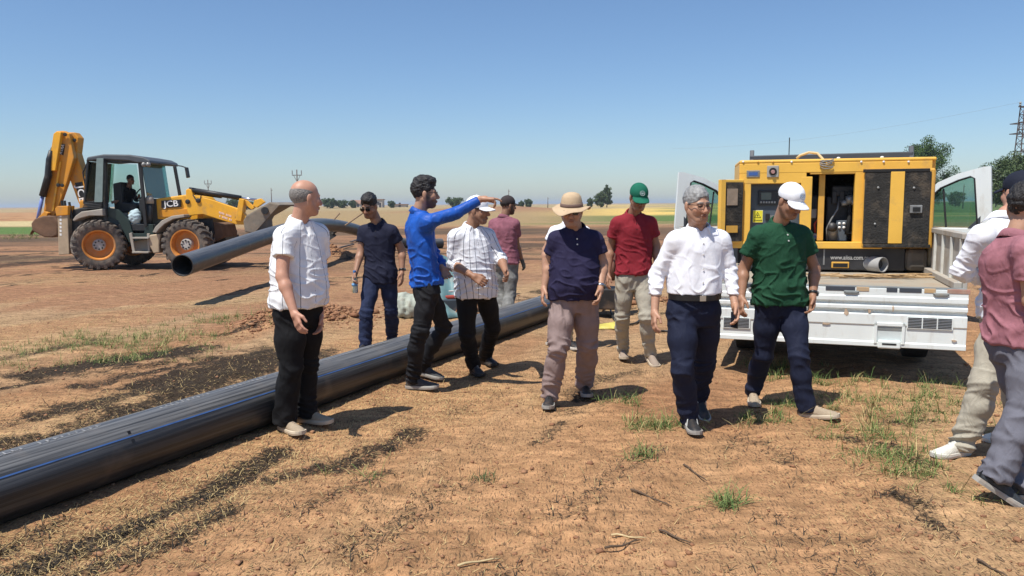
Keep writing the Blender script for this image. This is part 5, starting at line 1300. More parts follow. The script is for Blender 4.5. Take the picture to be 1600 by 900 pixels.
mud = mat('worn_bucket_steel', (.19, .165, .13), .75, .3, 5, .5, 20, dirt=(.33, .24, .16), dirt_amt=.5, dscale=3); cream = mat('dusty_cream_steel', (.46, .36, .24), .8, .15, 5, dirt=(.33, .24, .17), dirt_amt=.5); rust = mat('rusty_bucket', (.15, .085, .05), .85, .35, 5, .6, 20); dgreen = mat('dark_green_door', (.018, .035, .03), .4, .2, 5); chrome = mat('hydraulic_rod', (.45, .48, .6), .25, .05, metal=.8); white_p = mat('white_print', (.82, .82, .8), .6, .03); black_p = mat('black_panel', (.012, .012, .013), .5, .05); faded = mat('faded_pink_print', (.86, .62, .50), .7, .1)
cabglass = glass_mat('cab_glass', (.55, .80, .76), .40); cabglass2 = glass_mat('cab_glass_clear', (.80, .92, .90), .08)
DJ = float(G(148, 422.6)[1]); kc = 3.4625
jroot = G(215, 424); jroot[2] = 0
JCB = empty('backhoe_loader', jroot, 0, 'yellow and black backhoe loader with raised digging arm on the left of the field', 'excavator')
def K(x, y, d): return U(40 + x / kc, 180 + y / kc, DJ + d) - jroot
def plate(name, pts, d0, d1, m, parent=None, bevel=.012, smooth=False):
    q = [K(x, y, d0) for x, y in pts]; return MB().prism(q, V(0, d1 - d0, 0)).build(name, m, parent or JCB, bevel=bevel)
def post(name, a, b, d, w, m=jblk, parent=None): return MB().bar(K(*a, d), K(*b, d), w, w).build(name, m, parent or JCB, bevel=.008)
def wheel(cx, cz, cy, steer, R=.635, W=.43):
    """cy: depth of the outer face; the wheel looks towards -Y, turned by steer"""
    c = V(cx, cy + W / 2, cz); ax = V(sin(steer), -cos(steer), 0)
    t = empty('wheel', c); t.parent = JCB
    pr = [(R * .56, -W * .40), (R * .62, -W * .47), (R * .80, -W * .5), (R * .90, -W * .46), (R * .93, -W * .3), (R * .935, 0), (R * .93, W * .3), (R * .90, W * .46), (R * .80, W * .5), (R * .62, W * .47), (R * .56, W * .40), (R * .54, 0), (R * .56, -W * .40)]
    d, s1, s2 = frame_of(ax); mb = MB(); n = 40; m = len(pr)
    vs = [d * z + r * (cos(2 * pi * k / n) * s1 + sin(2 * pi * k / n) * s2) for r, z in pr for k in range(n)]
    mb.add(vs, [(i * n + k, i * n + (k + 1) % n, (i + 1) * n + (k + 1) % n, (i + 1) * n + k) for i in range(m - 1) for k in range(n)])
    ty = shade_angle(mb.build('tyre', tyre_m, t), 40)
    mb = MB()
    for k in range(22):
        for sg in (-1, 1):
            a = 2 * pi * (k + (.5 if sg > 0 else 0)) / 22; a2 = a + .20
            def pt(r, z, an): return d * z + r * (cos(an) * s1 + sin(an) * s2)
            q = [pt(R * .80, sg * W * .535, a), pt(R * .95, sg * W * .52, a), pt(R * 1.0, sg * W * .28, a + .07), pt(R * 1.0, -sg * W * .02, a2), pt(R * .95, -sg * W * .02, a2), pt(R * .93, sg * W * .3, a + .07)]
            off = np.cross(d, q[2] / np.linalg.norm(q[2])) * -.062; mb.prism(q, off)
    o_ = mb.build('tread_lugs', tyre_m, t); o_['kind'] = 'stuff'
    rm = MB().lathe([(R * .575, -W * .42), (R * .575, W * .42), (R * .60, W * .47), (R * .555, W * .46), (R * .53, W * .40), (R * .50, W * .10), (R * .30, W * .02), (R * .22, W * .06), (R * .05, W * .08)], (0, 0, 0), ax, 36).build('rim', rim_m, t); shade_angle(rm, 40)
    hb = MB().lathe([(R * .24, -.05), (R * .24, W * .26), (R * .21, W * .32), (R * .03, W * .33)], (0, 0, 0), ax, 20).build('hub', hub_m, t); shade_angle(hb, 40)
    for k in range(8):
        a = 2 * pi * k / 8; MB().lathe([(.022, 0), (.022, .03)], d * W * .31 + R * .16 * (cos(a) * s1 + sin(a) * s2), ax, 6).build('nut', jblk, t)
    return t
rw = K(375, 712, .0); fw = K(862, 720, .0); RW = .63
wheel(rw[0], RW, DJ - jroot[1], radians(24)); wheel(fw[0], RW, DJ - jroot[1] + .02, radians(-4))
wheel(rw[0], RW, DJ - jroot[1] + 1.75, radians(24)); wheel(fw[0], RW, DJ - jroot[1] + 1.77, radians(-4))
yy = lambda d: DJ + d - jroot[1]
# chassis and axles
MB().box(rw[0] - .3, fw[0] + .75, yy(.75), yy(1.5), .55, .95).build('chassis', jblk, JCB, bevel=.02)
for w in (rw, fw): MB().tube([(w[0], yy(.2), RW), (w[0], yy(2.0), RW)], .12, 10).build('axle', jblk, JCB, True)
# cab
plate('roof', [(324, 248), (332, 226), (420, 211), (560, 213), (636, 226), (672, 244), (676, 262), (600, 258), (560, 248), (420, 240)], .22, 1.86, jgrey, bevel=.03)
for d in (.30, 1.72):
    post('cab_post', (338, 245), (318, 480), d, .05); post('cab_post', (430, 240), (436, 590), d, .085); post('cab_post', (618, 252), (652, 600), d, .075)
post('exhaust_stack', (806, 275), (836, 440), 1.1, .07); post('cab_rail', (318, 480), (436, 480), .3, .05); post('cab_rail', (436, 250), (618, 256), .3, .05)
plate('rear_quarter_glass', [(384, 246), (418, 244), (412, 462), (376, 466)], .24, .26, cabglass, bevel=0)
plate('far_glass', [(440, 262), (600, 266), (628, 470), (445, 500)], 1.71, 1.72, cabglass2, bevel=0)
q = [K(626, 258, .35), K(656, 448, .35), K(656, 448, .35) + V(0, 1.3, 0), K(626, 258, .35) + V(0, 1.3, 0)]
MB().prism(q, V(.015, 0, 0)).build('windscreen', cabglass, JCB); q = [K(335, 250, .35), K(320, 470, .35), K(320, 470, .35) + V(0, 1.3, 0), K(335, 250, .35) + V(0, 1.3, 0)]
MB().prism(q, V(.015, 0, 0)).build('rear_window', cabglass2, JCB)
plate('open_door', [(384, 232), (420, 232), (414, 470), (372, 470)], .10, .125, mat('door_edge', (.20, .27, .26), .4), bevel=0)
plate('lower_door', [(442, 500), (505, 512), (560, 570), (580, 640), (640, 640), (650, 590), (690, 590), (690, 660), (560, 690), (500, 570), (440, 545)], .30, .36, dgreen)
plate('cab_floor', [(440, 590), (700, 590), (700, 625), (440, 625)], .34, 1.8, jblk); plate('dashboard', [(612, 455), (648, 450), (655, 590), (620, 590)], .5, 1.6, jblk)
plate('seat', [(470, 370), (515, 360), (525, 470), (600, 480), (600, 520), (480, 530)], .75, 1.35, jblk, bevel=.03)
MB().tube([K(640, 520, 1.05), K(612, 430, 1.05)], .025, 6).build('steering_column', jblk, JCB)
a0 = K(615, 432, 1.05); MB().tube([a0 + .19 * (cos(t) * V(0, 1, 0) + sin(t) * V(.45, 0, .89)) for t in np.linspace(0, 2 * pi, 20)], .018, 6, cap=False).build('steering_wheel', jblk, JCB, True)
MB().tube([K(668, 600, .45), K(668, 480, .45)], .09, 12).build('air_filter', jblk, JCB, True); MB().lathe([(.10, 0), (.10, .14), (.06, .2)], K(672, 478, .45), (0, 0, 1), 14).build('air_cap', jdust, JCB, True)
for x in (640, 664): MB().lathe([(.05, 0), (.06, .03), (.05, .07)], K(x, 268, .1), (.4, -.9, 0), 12).build('work_lamp', mat('lamp_glass', (.22, .22, .21), .2), JCB, True)
MB().tube([K(672, 262, 1.0), K(760, 262, .5), K(845, 276, .3), K(868, 284, .3)], .016, 6).build('mirror_arm', jblk, JCB); plate('mirror', [(858, 280), (872, 282), (882, 336), (868, 340)], .25, .36, jblk)
# fenders, steps, tank
plate('rear_fender', [(252, 568), (268, 545), (300, 522), (415, 506), (418, 545), (345, 545), (290, 560), (262, 575)], .12, .55, jdust, bevel=.02)
for i in range(5): plate('fender_ridge', [(300 + i * 4, 512 - i * 9), (412, 503 - i * 9), (412, 497 - i * 9), (305 + i * 4, 505 - i * 9)], .2 + .02 * i, .6, jblk, bevel=.006)
plate('front_fender', [(685, 634), (700, 605), (735, 570), (790, 545), (856, 536), (860, 552), (800, 562), (752, 588), (720, 618), (706, 638)], .02, .46, jdust, bevel=.015)
plate('step_frame', [(558, 640), (574, 634), (592, 742), (578, 745)], .25, .33, jdust); plate('step_frame', [(655, 640), (670, 640), (672, 745), (660, 745)], .25, .33, jdust)
for y in (660, 738): plate('step', [(575, y), (665, y), (665, y + 9), (575, y + 9)], .12, .48, jdust, bevel=.006)
plate('step_back', [(575, 672), (662, 672), (662, 735), (588, 735)], .46, .5, jdust)
plate('side_tank', [(668, 648), (732, 640), (722, 700), (724, 745), (692, 750), (668, 705)], .18, .6, cream, bevel=.03)
# bonnet
plate('bonnet', [(704, 452), (862, 430), (930, 440), (960, 470), (965, 560), (900, 570), (712, 562)], .62, 1.65, yel, bevel=.03)
plate('bonnet_panel', [(722, 512), (880, 505), (880, 545), (722, 553)], .58, .62, yel2, bevel=.01)
plate('grille', [(930, 560), (1010, 560), (1020, 640), (985, 700), (930, 690)], .55, 1.7, jblk, bevel=.02); plate('counterweight', [(985, 575), (1060, 590), (1075, 660), (1010, 690)], .6, 1.6, rust, bevel=.03)
plate('badge', [(734, 462), (838, 456), (838, 497), (734, 503)], .565, .62, black_p, bevel=0)
text('badge_text', 'JCB', .215, white_p, JCB, K(787, 480, .555), V(1, 0, .055), V(0, 0, 1), squash=1.12)
# loader arms
def loader_arm(d):
    a = plate('loader_arm', [(866, 404), (880, 396), (896, 404), (906, 432), (1000, 455), (1165, 512), (1205, 560), (1196, 592), (1140, 592), (1040, 562), (960, 536), (915, 540), (884, 545), (868, 500)], d, d + .16, yel, bevel=.015)
    plate('pivot_bracket', [(1155, 450), (1182, 456), (1166, 575), (1132, 570)], d - .05, d + .2, yel, a)
    MB().tube([K(886, 402, d + .08), K(1165, 448, d + .08)], .062, 12).build('ram', jblk, a, True); MB().tube([K(905, 418, d + .2), K(1060, 440, d + .2)], .05, 10).build('ram', jblk, a, True)
    MB().tube([K(1165, 448, d + .08), K(1250, 458, d + .08)], .03, 8).build('ram_rod', chrome, a, True)
    plate('link', [(1176, 455), (1200, 462), (1238, 500), (1222, 512), (1180, 478)], d + .02, d + .14, yel, a); plate('link', [(1238, 460), (1270, 450), (1294, 470), (1250, 500), (1228, 492)], d + .02, d + .14, yel, a)
    for x, y in ((878, 468), (1148, 556), (935, 462)): MB().lathe([(.06, 0), (.06, .03), (.03, .04)], K(x, y, d), (0, -1, 0), 12).build('pin', jblk, a)
    MB().tube([K(905, 430, d), K(920, 455, d - .02), K(945, 452, d), K(950, 432, d)], .014, 6).build('hose', jblk, a)
    return a
la = loader_arm(.32)
for r_ in range(2):
    for i in range(9):
        x = 1046 + i * 7.6 + r_ * 2; y = 520 + i * 2.6 + r_ * 20
        if (i * 7 + r_) % 5 != 3: plate('faded_letter', [(x, y), (x + 5.4, y + 1.6), (x + 5.4, y + 12), (x, y + 10.5)], .313, .32, faded, la, bevel=0)
loader_arm(1.55)
# front bucket
prof = [(1182, 572), (1196, 545), (1322, 474), (1372, 486)]; lip = (1236, 638)
bk = plate('loader_bucket', [(1178, 572), (1194, 542), (1320, 470), (1376, 484), (1368, 494), (1322, 484), (1204, 552), (1192, 575), (1196, 622), (1238, 632), (1234, 642), (1186, 632)], .02, 2.15, mud, bevel=.01)
for d in (.0, 2.13): plate('side_plate', [(1180, 572), (1196, 545), (1322, 474), (1374, 486), (1238, 638), (1190, 630)], d, d + .035, mud, bk)
plate('rib', [(1240, 520), (1260, 508), (1300, 560), (1282, 580)], .9, 1.0, mud, bk); MB().lathe([(.09, 0), (.09, .05)], K(1296, 516, .0), (0, -1, 0), 14).build('pin', jblk, bk)
# digging arm
boom = plate('boom', [(228, 92), (262, 92), (286, 122), (276, 205), (302, 290), (340, 372), (372, 458), (352, 500), (310, 520), (284, 470), (232, 330), (206, 200)], .98, 1.26, yel2, bevel=.02)
dip = plate('dipper', [(152, 98), (166, 86), (206, 84), (236, 100), (262, 230), (222, 370), (168, 520), (140, 560), (92, 556), (112, 380), (128, 240)], .82, .97, yel2, bevel=.02)
plate('dipper_side', [(150, 100), (168, 88), (192, 92), (180, 170), (160, 300), (128, 300), (132, 220)], .70, .82, yel, dip)
plate('dipper_flange', [(180, 250), (192, 250), (150, 520), (138, 520)], .78, .83, yel, dip)
for x, y in ((215, 105), (266, 135), (246, 225), (178, 378), (200, 380)): MB().lathe([(.045, 0), (.045, .03), (.02, .035)], K(x, y, .78 if x < 230 else .95), (0, -1, 0), 10).build('pin', jblk, dip if x < 230 else boom)
MB().tube([K(138, 190, .72), K(128, 240, .72), K(122, 330, .72), K(92, 438, .72)], [.05, .075, .085, .085], 12).build('ram', jblk, dip, True); MB().tube([K(92, 436, .72), K(60, 592, .72)], .045, 10).build('ram_rod', mat('blue_grey_rod', (.16, .22, .5), .35, .1), dip, True)
MB().tube([K(270, 215, 1.1), K(300, 300, 1.1), K(360, 410, 1.1)], .035, 8).build('hose', mat('blue_black_hose', (.03, .035, .07), .5), boom, True)
MB().tube([K(190, 95, .8), K(140, 180, .75), K(128, 260, .7), K(140, 330, .7)], .02, 6).build('hose', jblk, dip, True)
plate('badge', [(266, 366), (306, 360), (324, 478), (300, 492)], .965, .98, black_p, boom, bevel=0)
bx_ = K(305, 480, .96) - K(283, 372, .96); text('badge_text', 'JCB', .27, white_p, boom, K(301, 430, .955), bx_, V(bx_[2] * -1, 0, bx_[0]), squash=1.15)
plate('badge', [(186, 150), (212, 158), (202, 216), (176, 208)], .80, .82, black_p, dip, bevel=0)
bx_ = K(204, 158, .79) - K(186, 212, .79); text('badge_text', 'XTRA', .125, white_p, dip, K(194, 184, .79), bx_, V(-bx_[2], 0, bx_[0]), squash=.8)
# rear bucket and frame
bkt = plate('digging_bucket', [(28, 585), (48, 560), (92, 545), (150, 545), (176, 575), (172, 650), (140, 662), (100, 660), (60, 640), (34, 625)], .55, 1.35, rust, bevel=.03)
plate('bucket_link', [(60, 560), (100, 520), (122, 528), (92, 600), (66, 612)], .65, .8, yel2, bkt); plate('bucket_link', [(120, 540), (150, 560), (110, 640), (90, 630)], .6, .7, rust, bkt)
for i in range(4): plate('tooth', [(34 + i * 3, 620), (44 + i * 3, 612), (24, 640 + i * 2)], .58 + i * .2, .68 + i * .2, rust, bkt, bevel=0)
plate('rear_frame', [(215, 520), (300, 500), (420, 520), (440, 640), (260, 650), (215, 600)], .45, 1.75, jblk, bevel=.03); plate('king_post', [(290, 460), (372, 455), (380, 540), (290, 560)], .85, 1.4, yel2, bevel=.03)
for d in (.28, 1.75):
    s_ = plate('stabiliser_leg', [(170, 492), (226, 490), (236, 752), (178, 756)], d, d + .24, cream, bevel=.015); plate('stabiliser_top', [(158, 505), (172, 492), (230, 490), (228, 540), (165, 545)], d - .03, d + .27, yel2, s_)
    MB().tube([K(236, 470, d + .1), K(250, 560, d + .1)], .03, 6).build('lever', jblk, s_)
for i in range(7): plate('printed_mark', [(183, 520 + i * 20), (194, 520 + i * 20), (195, 532 + i * 20), (185, 532 + i * 20)], .275, .28, white_p, bevel=0)
for x in (200, 215): MB().tube([K(x, 495, .6), K(x - 4, 462, .6)], .03, 6).build('lever', jblk, JCB)
MB().tube([K(340, 245, .35), K(310, 310, .35), K(330, 420, .35)], .018, 6).build('hose', jblk, JCB)
bagm = mat('pale_blue_bag', (.45, .58, .62), .7, .2, 8, .8, 12)
F = Field((-.25, -.2, -.25), (.25, .2, .25), .02); F.ell((0, 0, 0), (.16, .12, .19), k=0); F.ell((.05, 0, .12), (.07, .07, .1), k=.05); v, f = F.mesh(); v = v + normals(v, f) * (.015 * waves(v, 4, V(9, 9, 9)))[:, None]
tag(mesh('plastic_bag', v, f, bagm, smooth=True, loc=K(592, 552, .42) + jroot), 'pale blue plastic bag in the cab doorway of the backhoe loader', 'bag')
add('p13', 'driver in dark clothes sitting in the cab of the backhoe loader', DJ + 1.05,
    dict(head=(204, 281, 0), neck=(200, 294, 0), hip=(194, 327, 0), hem=(194, 332, 0), elR=(193, 312, -.2), wrR=(184, 314, -.3), elL=(212, 312, .1), wrL=(216, 308, 0)),
    dict(yaw=70, head_yaw=60, sleeve=1.8, top=cloth('black_work_shirt', (.012, .012, .014)), bottom=t_black2, skin=dark, hair='short', hair_mat=HM_black, base_z=1.3))

# ================================================================== FLATBED TRUCK AND GENERATOR
class Wall:
    """a vertical plane through root with heading yaw; reads photograph pixels as (x along, z up) on it"""
    def __init__(s, root, yaw): s.r = np.asarray(root, float); s.u = V(cos(yaw), sin(yaw), 0); s.n = V(-sin(yaw), cos(yaw), 0); s.yaw = yaw
    def xz(s, px, py, back=0.0):
        d = CF + CR * ((px - 800) / FOC) + CU * ((450 - py) / FOC); o = V(0, 0, CAMZ); t = ((s.r + s.n * back - o) @ s.n) / (d @ s.n); p = o + d * t - s.r; return p @ s.u, p[2]
wt = mat('white_truck_paint', (.78, .83, .81), .35, .05, 3, coat=.3, dirt=(.45, .38, .28), dirt_amt=.2, dscale=5, stretch=(2.2, 1, .6)); wt2 = mat('worn_white_bed', (.46, .44, .39), .7, .15, 5, dirt=(.30, .24, .18), dirt_amt=.75, dscale=5)
tray = mat('worn_bed_floor', (.36, .32, .25), .8, .2, 4, .3, 30, dirt=(.27, .18, .11), dirt_amt=.5, dscale=4); und = mat('underbody_black', (.012, .012, .012), .8, .2); rubber = mat('tyre_rubber', (.025, .024, .023), .85, .2, 8, .4, 30, dirt=(.2, .14, .1), dirt_amt=.35); dkgrey = mat('dark_grey_steel', (.055, .065, .08), .5, .12, 5); alu = mat('dull_metal_edge', (.20, .22, .22), .5, .2, 10, dirt=(.3, .24, .16), dirt_amt=.4, dscale=9)
redr = mat('red_reflector', (.40, .17, .13), .5, .2, 14, dirt=(.42, .34, .26), dirt_amt=.7, dscale=12); orr = mat('orange_reflector', (.58, .38, .18), .5, .2, 14, dirt=(.45, .36, .26), dirt_amt=.7, dscale=12); seal = mat('black_rubber_seal', (.015, .015, .016), .7); dglass = glass_mat('door_glass', (.60, .78, .72), .10)
tl, tr_ = U(1120, 528, 7.16), U(1508, 552, 6.46)
tl[2] = tr_[2] = .32
TY = atan2(tr_[1] - tl[1], tr_[0] - tl[0]); tc_ = (tl + tr_) / 2; HW = np.linalg.norm(tr_ - tl) / 2; tc_[2] = 0
TRUCK = empty('flatbed_truck', tc_, TY, 'white flatbed pickup truck with lowered tailgate and both cab doors open', 'truck')
TW_ = Wall(tc_, TY); ZF = .84
# the lowered tailgate: a ribbed panel
prof = [(0, ZF), (-.012, ZF), (-.012, .775), (-.02, .765), (-.02, .725), (.008, .715), (.008, .695), (-.02, .685), (-.02, .655), (.012, .643), (.012, .622), (-.02, .610), (-.02, .52), (-.012, .512), (-.012, .372), (-.022, .362), (-.022, .325), (0.0, .32), (.03, .32), (.03, ZF)]
gate = MB().prism([(-HW, y, z) for y, z in prof], (2 * HW, 0, 0)).build('tailgate', wt, TRUCK, bevel=.003)
for xa, xb, n_ in ((1417, 1488, 3), (1130, 1172, 2)):
    x0, z1 = TW_.xz(xa, 495); x1, _ = TW_.xz(xb, 516); z0 = z1 - .098
    vt = MB().box(x0, x1, -.024, -.0125, z0, z1).build('vent_grille', wt, gate)
    for i in range(7):
        z = z0 + .008 + i * (z1 - z0 - .004) / 7
        for j in range(n_):
            a = x0 + .008 + j * (x1 - x0 - .008) / n_; MB().box(a, a + (x1 - x0 - .008) / n_ - .010, -.0262, -.022, z, z + .0075).build('slot', und, gate)
x0, z1 = TW_.xz(1366, 503); x1, z0 = TW_.xz(1412, 545)
lt = MB().box(x0, x1, -.03, -.012, z1 - .03, z1).box(x0, x0 + .025, -.03, -.012, z0 + .04, z1).box(x1 - .025, x1, -.03, -.012, z0 + .04, z1).build('latch_frame', wt, gate, bevel=.004)
MB().box(x0 + .025, x1 - .025, -.018, -.011, z0 + .06, z1 - .03).build('latch_recess', mat('recess_grey_white', (.60, .66, .65), .4), gate); MB().box(x0 + .03, x1 - .03, -.05, -.02, z0 + .0, z0 + .075).build('latch_handle', wt, gate, bevel=.012); MB().box(x0 + .065, x1 - .065, -.0525, -.045, z0 + .035, z0 + .05).build('latch_hole', und, gate); MB().box(x0 + .02, x1 - .02, -.022, -.018, z1 - .065, z1 - .04).build('latch_bar', alu, gate)
for px in (1180, 1330, 1470):
    x0, _ = TW_.xz(px, 460); MB().box(x0 - .05, x0 + .05, -.03, .02, ZF - .055, ZF - .032).build('hinge', alu, gate, bevel=.004); MB().tube([(x0 - .06, -.018, ZF - .035), (x0 + .06, -.018, ZF - .035)], .010, 8).build('hinge_pin', alu, gate)
for px, py, w_, h_ in ((1322, 487, .03, .05), (1358, 486, .02, .035), (1290, 505, .05, .012), (1245, 522, .06, .01), (1395, 482, .012, .04), (1490, 532, .03, .012), (1205, 470, .04, .01)):
    x0, z0 = TW_.xz(px, py); mb = MB(); pts = [(x0 + w_ * .6 * cos(a) * (1 + .3 * sin(3 * a + px)), -.0226, z0 + h_ * .6 * sin(a) * (1 + .25 * sin(2 * a + py))) for a in np.linspace(0, 2 * pi, 11)[:-1]]
    mb.prism(pts, (0, .012, 0)).build('rust_patch', mat('tailgate_rust', (.50, .38, .27), .9, .3, 30, dirt=(.28, .15, .08), dirt_amt=.3, dscale=25), gate)
# bed
BL = 2.75
fl = MB().box(-HW, HW, .0305, BL, ZF - .06, ZF - .004).build('bed_floor', tray, TRUCK)
MB().box(-HW + .01, HW - .01, .008, .075, ZF - .003, ZF + .014).build('bed_edge', alu, fl, bevel=.004)
for px0, px1, m_ in ((1338, 1358, orr), (1385, 1402, dkgrey), (1444, 1462, orr), (1480, 1516, redr), (1405, 1440, dkgrey), (1290, 1336, dkgrey), (1160, 1200, dkgrey)):
    a, b = TW_.xz(px0, 452)[0], TW_.xz(px1, 452)[0]; MB().box(a, b, -.016, .006, ZF - .03, ZF + .008).build('edge_reflector', m_, fl, bevel=.003)
sw_ = MB().box(HW - .035, HW, .06, BL, ZF, ZF + .43).build('side_board', wt2, TRUCK, bevel=.006); MB().box(HW - .06, HW + .02, .06, BL, ZF + .431, ZF + .48).build('top_rail', wt2, sw_, bevel=.006)
for i in range(7): MB().box(HW - .06, HW - .036, .12 + i * .42, .17 + i * .42, ZF + .002, ZF + .43).build('rib', mat('dusty_white_rib', (.62, .62, .57), .6, .12, 8, dirt=(.36, .29, .21), dirt_amt=.4), sw_, bevel=.004)
MB().box(HW - .10, HW - .036, .08, BL, ZF + .002, ZF + .06).build('kick_rail', wt2, sw_, bevel=.006)
MB().box(-HW - .05, -HW - .012, .1, BL, ZF - .50, ZF - .06).build('lowered_side_board', wt2, TRUCK, bevel=.006)
# headboard frame behind the generator
hb_ = MB().box(-HW + .12, HW - .12, BL - .05, BL + .03, 2.04, 2.17).build('headboard_bar', dkgrey, TRUCK, bevel=.01)
for x in (-HW + .12, HW - .16): MB().prism([(x, BL - .06, ZF), (x, BL + .04, ZF), (x, BL + .04, 2.24), (x, BL + .0, 2.24), (x, BL - .06, 2.1)], (.05, 0, 0)).build('headboard_post', dkgrey, TRUCK, bevel=.006)
MB().tube([(-.45, BL, 2.17), (-.45, BL, 2.38)], .006, 5).build('aerial', und, TRUCK)
# underbody and wheels
MB().box(-.42, -.30, .25, 6.0, .48, .66).box(.30, .42, .25, 6.0, .48, .66).build('chassis_rail', und, TRUCK); MB().box(-.9, .9, .35, 2.7, .66, ZF - .061).build('bed_bearer', und, TRUCK)
def road_wheel(x, y):
    c = V(x, y, .35); t = empty('wheel', c); t.parent = TRUCK
    ty = MB().lathe([(.20, -.10), (.30, -.115), (.345, -.10), (.35, 0), (.345, .10), (.30, .115), (.20, .10)], (0, 0, 0), (1, 0, 0), 28).build('tyre', rubber, t); shade_angle(ty, 40)
    MB().lathe([(.205, -.09), (.205, .09), (.17, .08), (.06, .10)], (0, 0, 0), (1, 0, 0), 20).build('rim', alu, t)
for x in (-.82, .82): road_wheel(x, 1.35); road_wheel(x, 4.75)
MB().tube([(-.8, 1.35, .35), (.8, 1.35, .35)], .06, 8).build('axle', und, TRUCK); MB().box(-.2, .2, 1.2, 1.5, .25, .5).build('differential', und, TRUCK, bevel=.05)
for x in (-.82, .82): MB().box(x - .17, x + .17, 1.80, 1.82, .18, .66).build('mud_flap', und, TRUCK)
# cab: shell with open door sides
CY0, CY1 = BL + .18, BL + 1.62
mb = MB().box(-.95, .95, CY0, CY0 + .05, .62, 1.25).box(-.95, .95, CY0, CY0 + .06, 1.80, 1.98).box(-.95, -.70, CY0, CY0 + .05, 1.25, 1.80).box(.70, .95, CY0, CY0 + .05, 1.25, 1.80)
mb.build('cab_rear_wall', wt, TRUCK, bevel=.008); MB().box(-.70, .70, CY0 + .01, CY0 + .03, 1.25, 1.80).build('rear_window', dglass, TRUCK)
MB().prism([(-.93, CY0, 1.98), (-.93, CY0 + .9, 2.0), (-.93, CY0 + 1.05, 1.97), (-.93, CY0 + 1.05, 1.93), (-.93, CY0, 1.93)], (1.86, 0, 0)).build('cab_roof', wt, TRUCK, bevel=.01)
MB().box(-.9, .9, CY0 + .06, CY1 + .2, .52, .62).build('cab_floor', und, TRUCK)
for sx in (-1, 1):
    MB().bar((sx * .9, CY0 + 1.05, 1.95), (sx * .93, CY1 + .45, 1.22), .06, .08).build('a_pillar', wt, TRUCK); MB().box(sx * .93 - .03, sx * .93 + .03, CY1 - .02, CY1 + .12, .5, 1.3).build('hinge_pillar', wt, TRUCK)
    MB().box(sx * .35 - .28, sx * .35 + .28, CY0 + .25, CY0 + .75, .62, .95).box(sx * .35 - .28, sx * .35 + .28, CY0 + .12, CY0 + .28, .95, 1.55).build('seat', dkgrey, TRUCK, bevel=.04)
MB().prism([(-.88, CY0 + 1.06, 1.93), (-.92, CY1 + .44, 1.24), (.92, CY1 + .44, 1.24), (.88, CY0 + 1.06, 1.93)], (0, .01, .01)).build('windscreen', dglass, TRUCK)
MB().prism([(-.95, CY1 + .12, .45), (-.95, CY1 + .12, 1.22), (-.95, CY1 + .5, 1.2), (-.95, CY1 + 1.15, 1.02), (-.95, CY1 + 1.3, .85), (-.95, CY1 + 1.3, .45)], (1.9, 0, 0)).build('bonnet', wt, TRUCK, bevel=.05)
def door(sx, open_deg):
    th = radians(open_deg); h0 = V(sx * .98, CY1, 0); e = V(sx * sin(th), -cos(th), 0); nrm = V(cos(th) * sx, sin(th), 0)   # e outward from hinge
    o = empty('cab_door', h0); o.parent = TRUCK; P_ = lambda s, z, t=0: e * s + V(0, 0, z) + nrm * t
    L_ = 1.10; th_ = .05
    outer = [(0, 1.24), (.10, 1.36), (.30, 1.65), (.48, 1.84), (.72, 1.95), (1.0, 2.025), (1.08, 2.03), (1.13, 1.24)]; inner = [(.14, 1.26), (.20, 1.36), (.36, 1.60), (.52, 1.765), (.72, 1.86), (.86, 1.905), (.905, 1.88), (.97, 1.26)]
    mb = MB(); n = len(outer)
    for i in range(n - 1):
        q = [outer[i], outer[i + 1], inner[i + 1], inner[i]]; mb.prism([P_(s, z, -th_ / 2) for s, z in q], nrm * th_)
    mb.build('window_frame', wt, o); MB().prism([P_(s, z, -th_ / 2) for s, z in [(0, .55), (1.08, .55), (1.13, .9), (1.13, 1.245), (0, 1.245)]], nrm * th_).build('door_panel', wt, o, bevel=.01)
    for sd in (-1, 1): MB().tube([P_(s, z, sd * .028) for s, z in inner], .011, 6, cap=True).build('window_seal', seal, o)
    MB().prism([P_(s, z, -.005) for s, z in inner], nrm * .01).build('window_glass', dglass, o); MB().bar(P_(.60, 1.25), P_(.545, 1.75), .03, .02).build('window_divider', seal, o)
    MB().prism([P_(s, z, -th_ / 2 - .03) for s, z in [(.08, .62), (1.0, .62), (1.02, 1.18), (.08, 1.18)]], nrm * .028).build('trim_panel', dkgrey, o, bevel=.01); MB().bar(P_(.3, .98, -.075), P_(.8, .98, -.075), .05, .05).build('armrest', und, o)
    hc = P_(.15, 1.30, .12); MB().prism([P_(.02, 1.24, .03), P_(.22, 1.24, .03), P_(.22, 1.46, .03), P_(.05, 1.42, .03)], nrm * .12 + e * .05).build('wing_mirror', und, o, bevel=.02)
    MB().prism([P_(.86, 1.245, -.03), P_(1.0, 1.245, -.03), P_(1.0, 1.40, -.03)], nrm * .03).build('corner_trim', dkgrey, o)
    return o
door(-1, 62); door(1, 66)
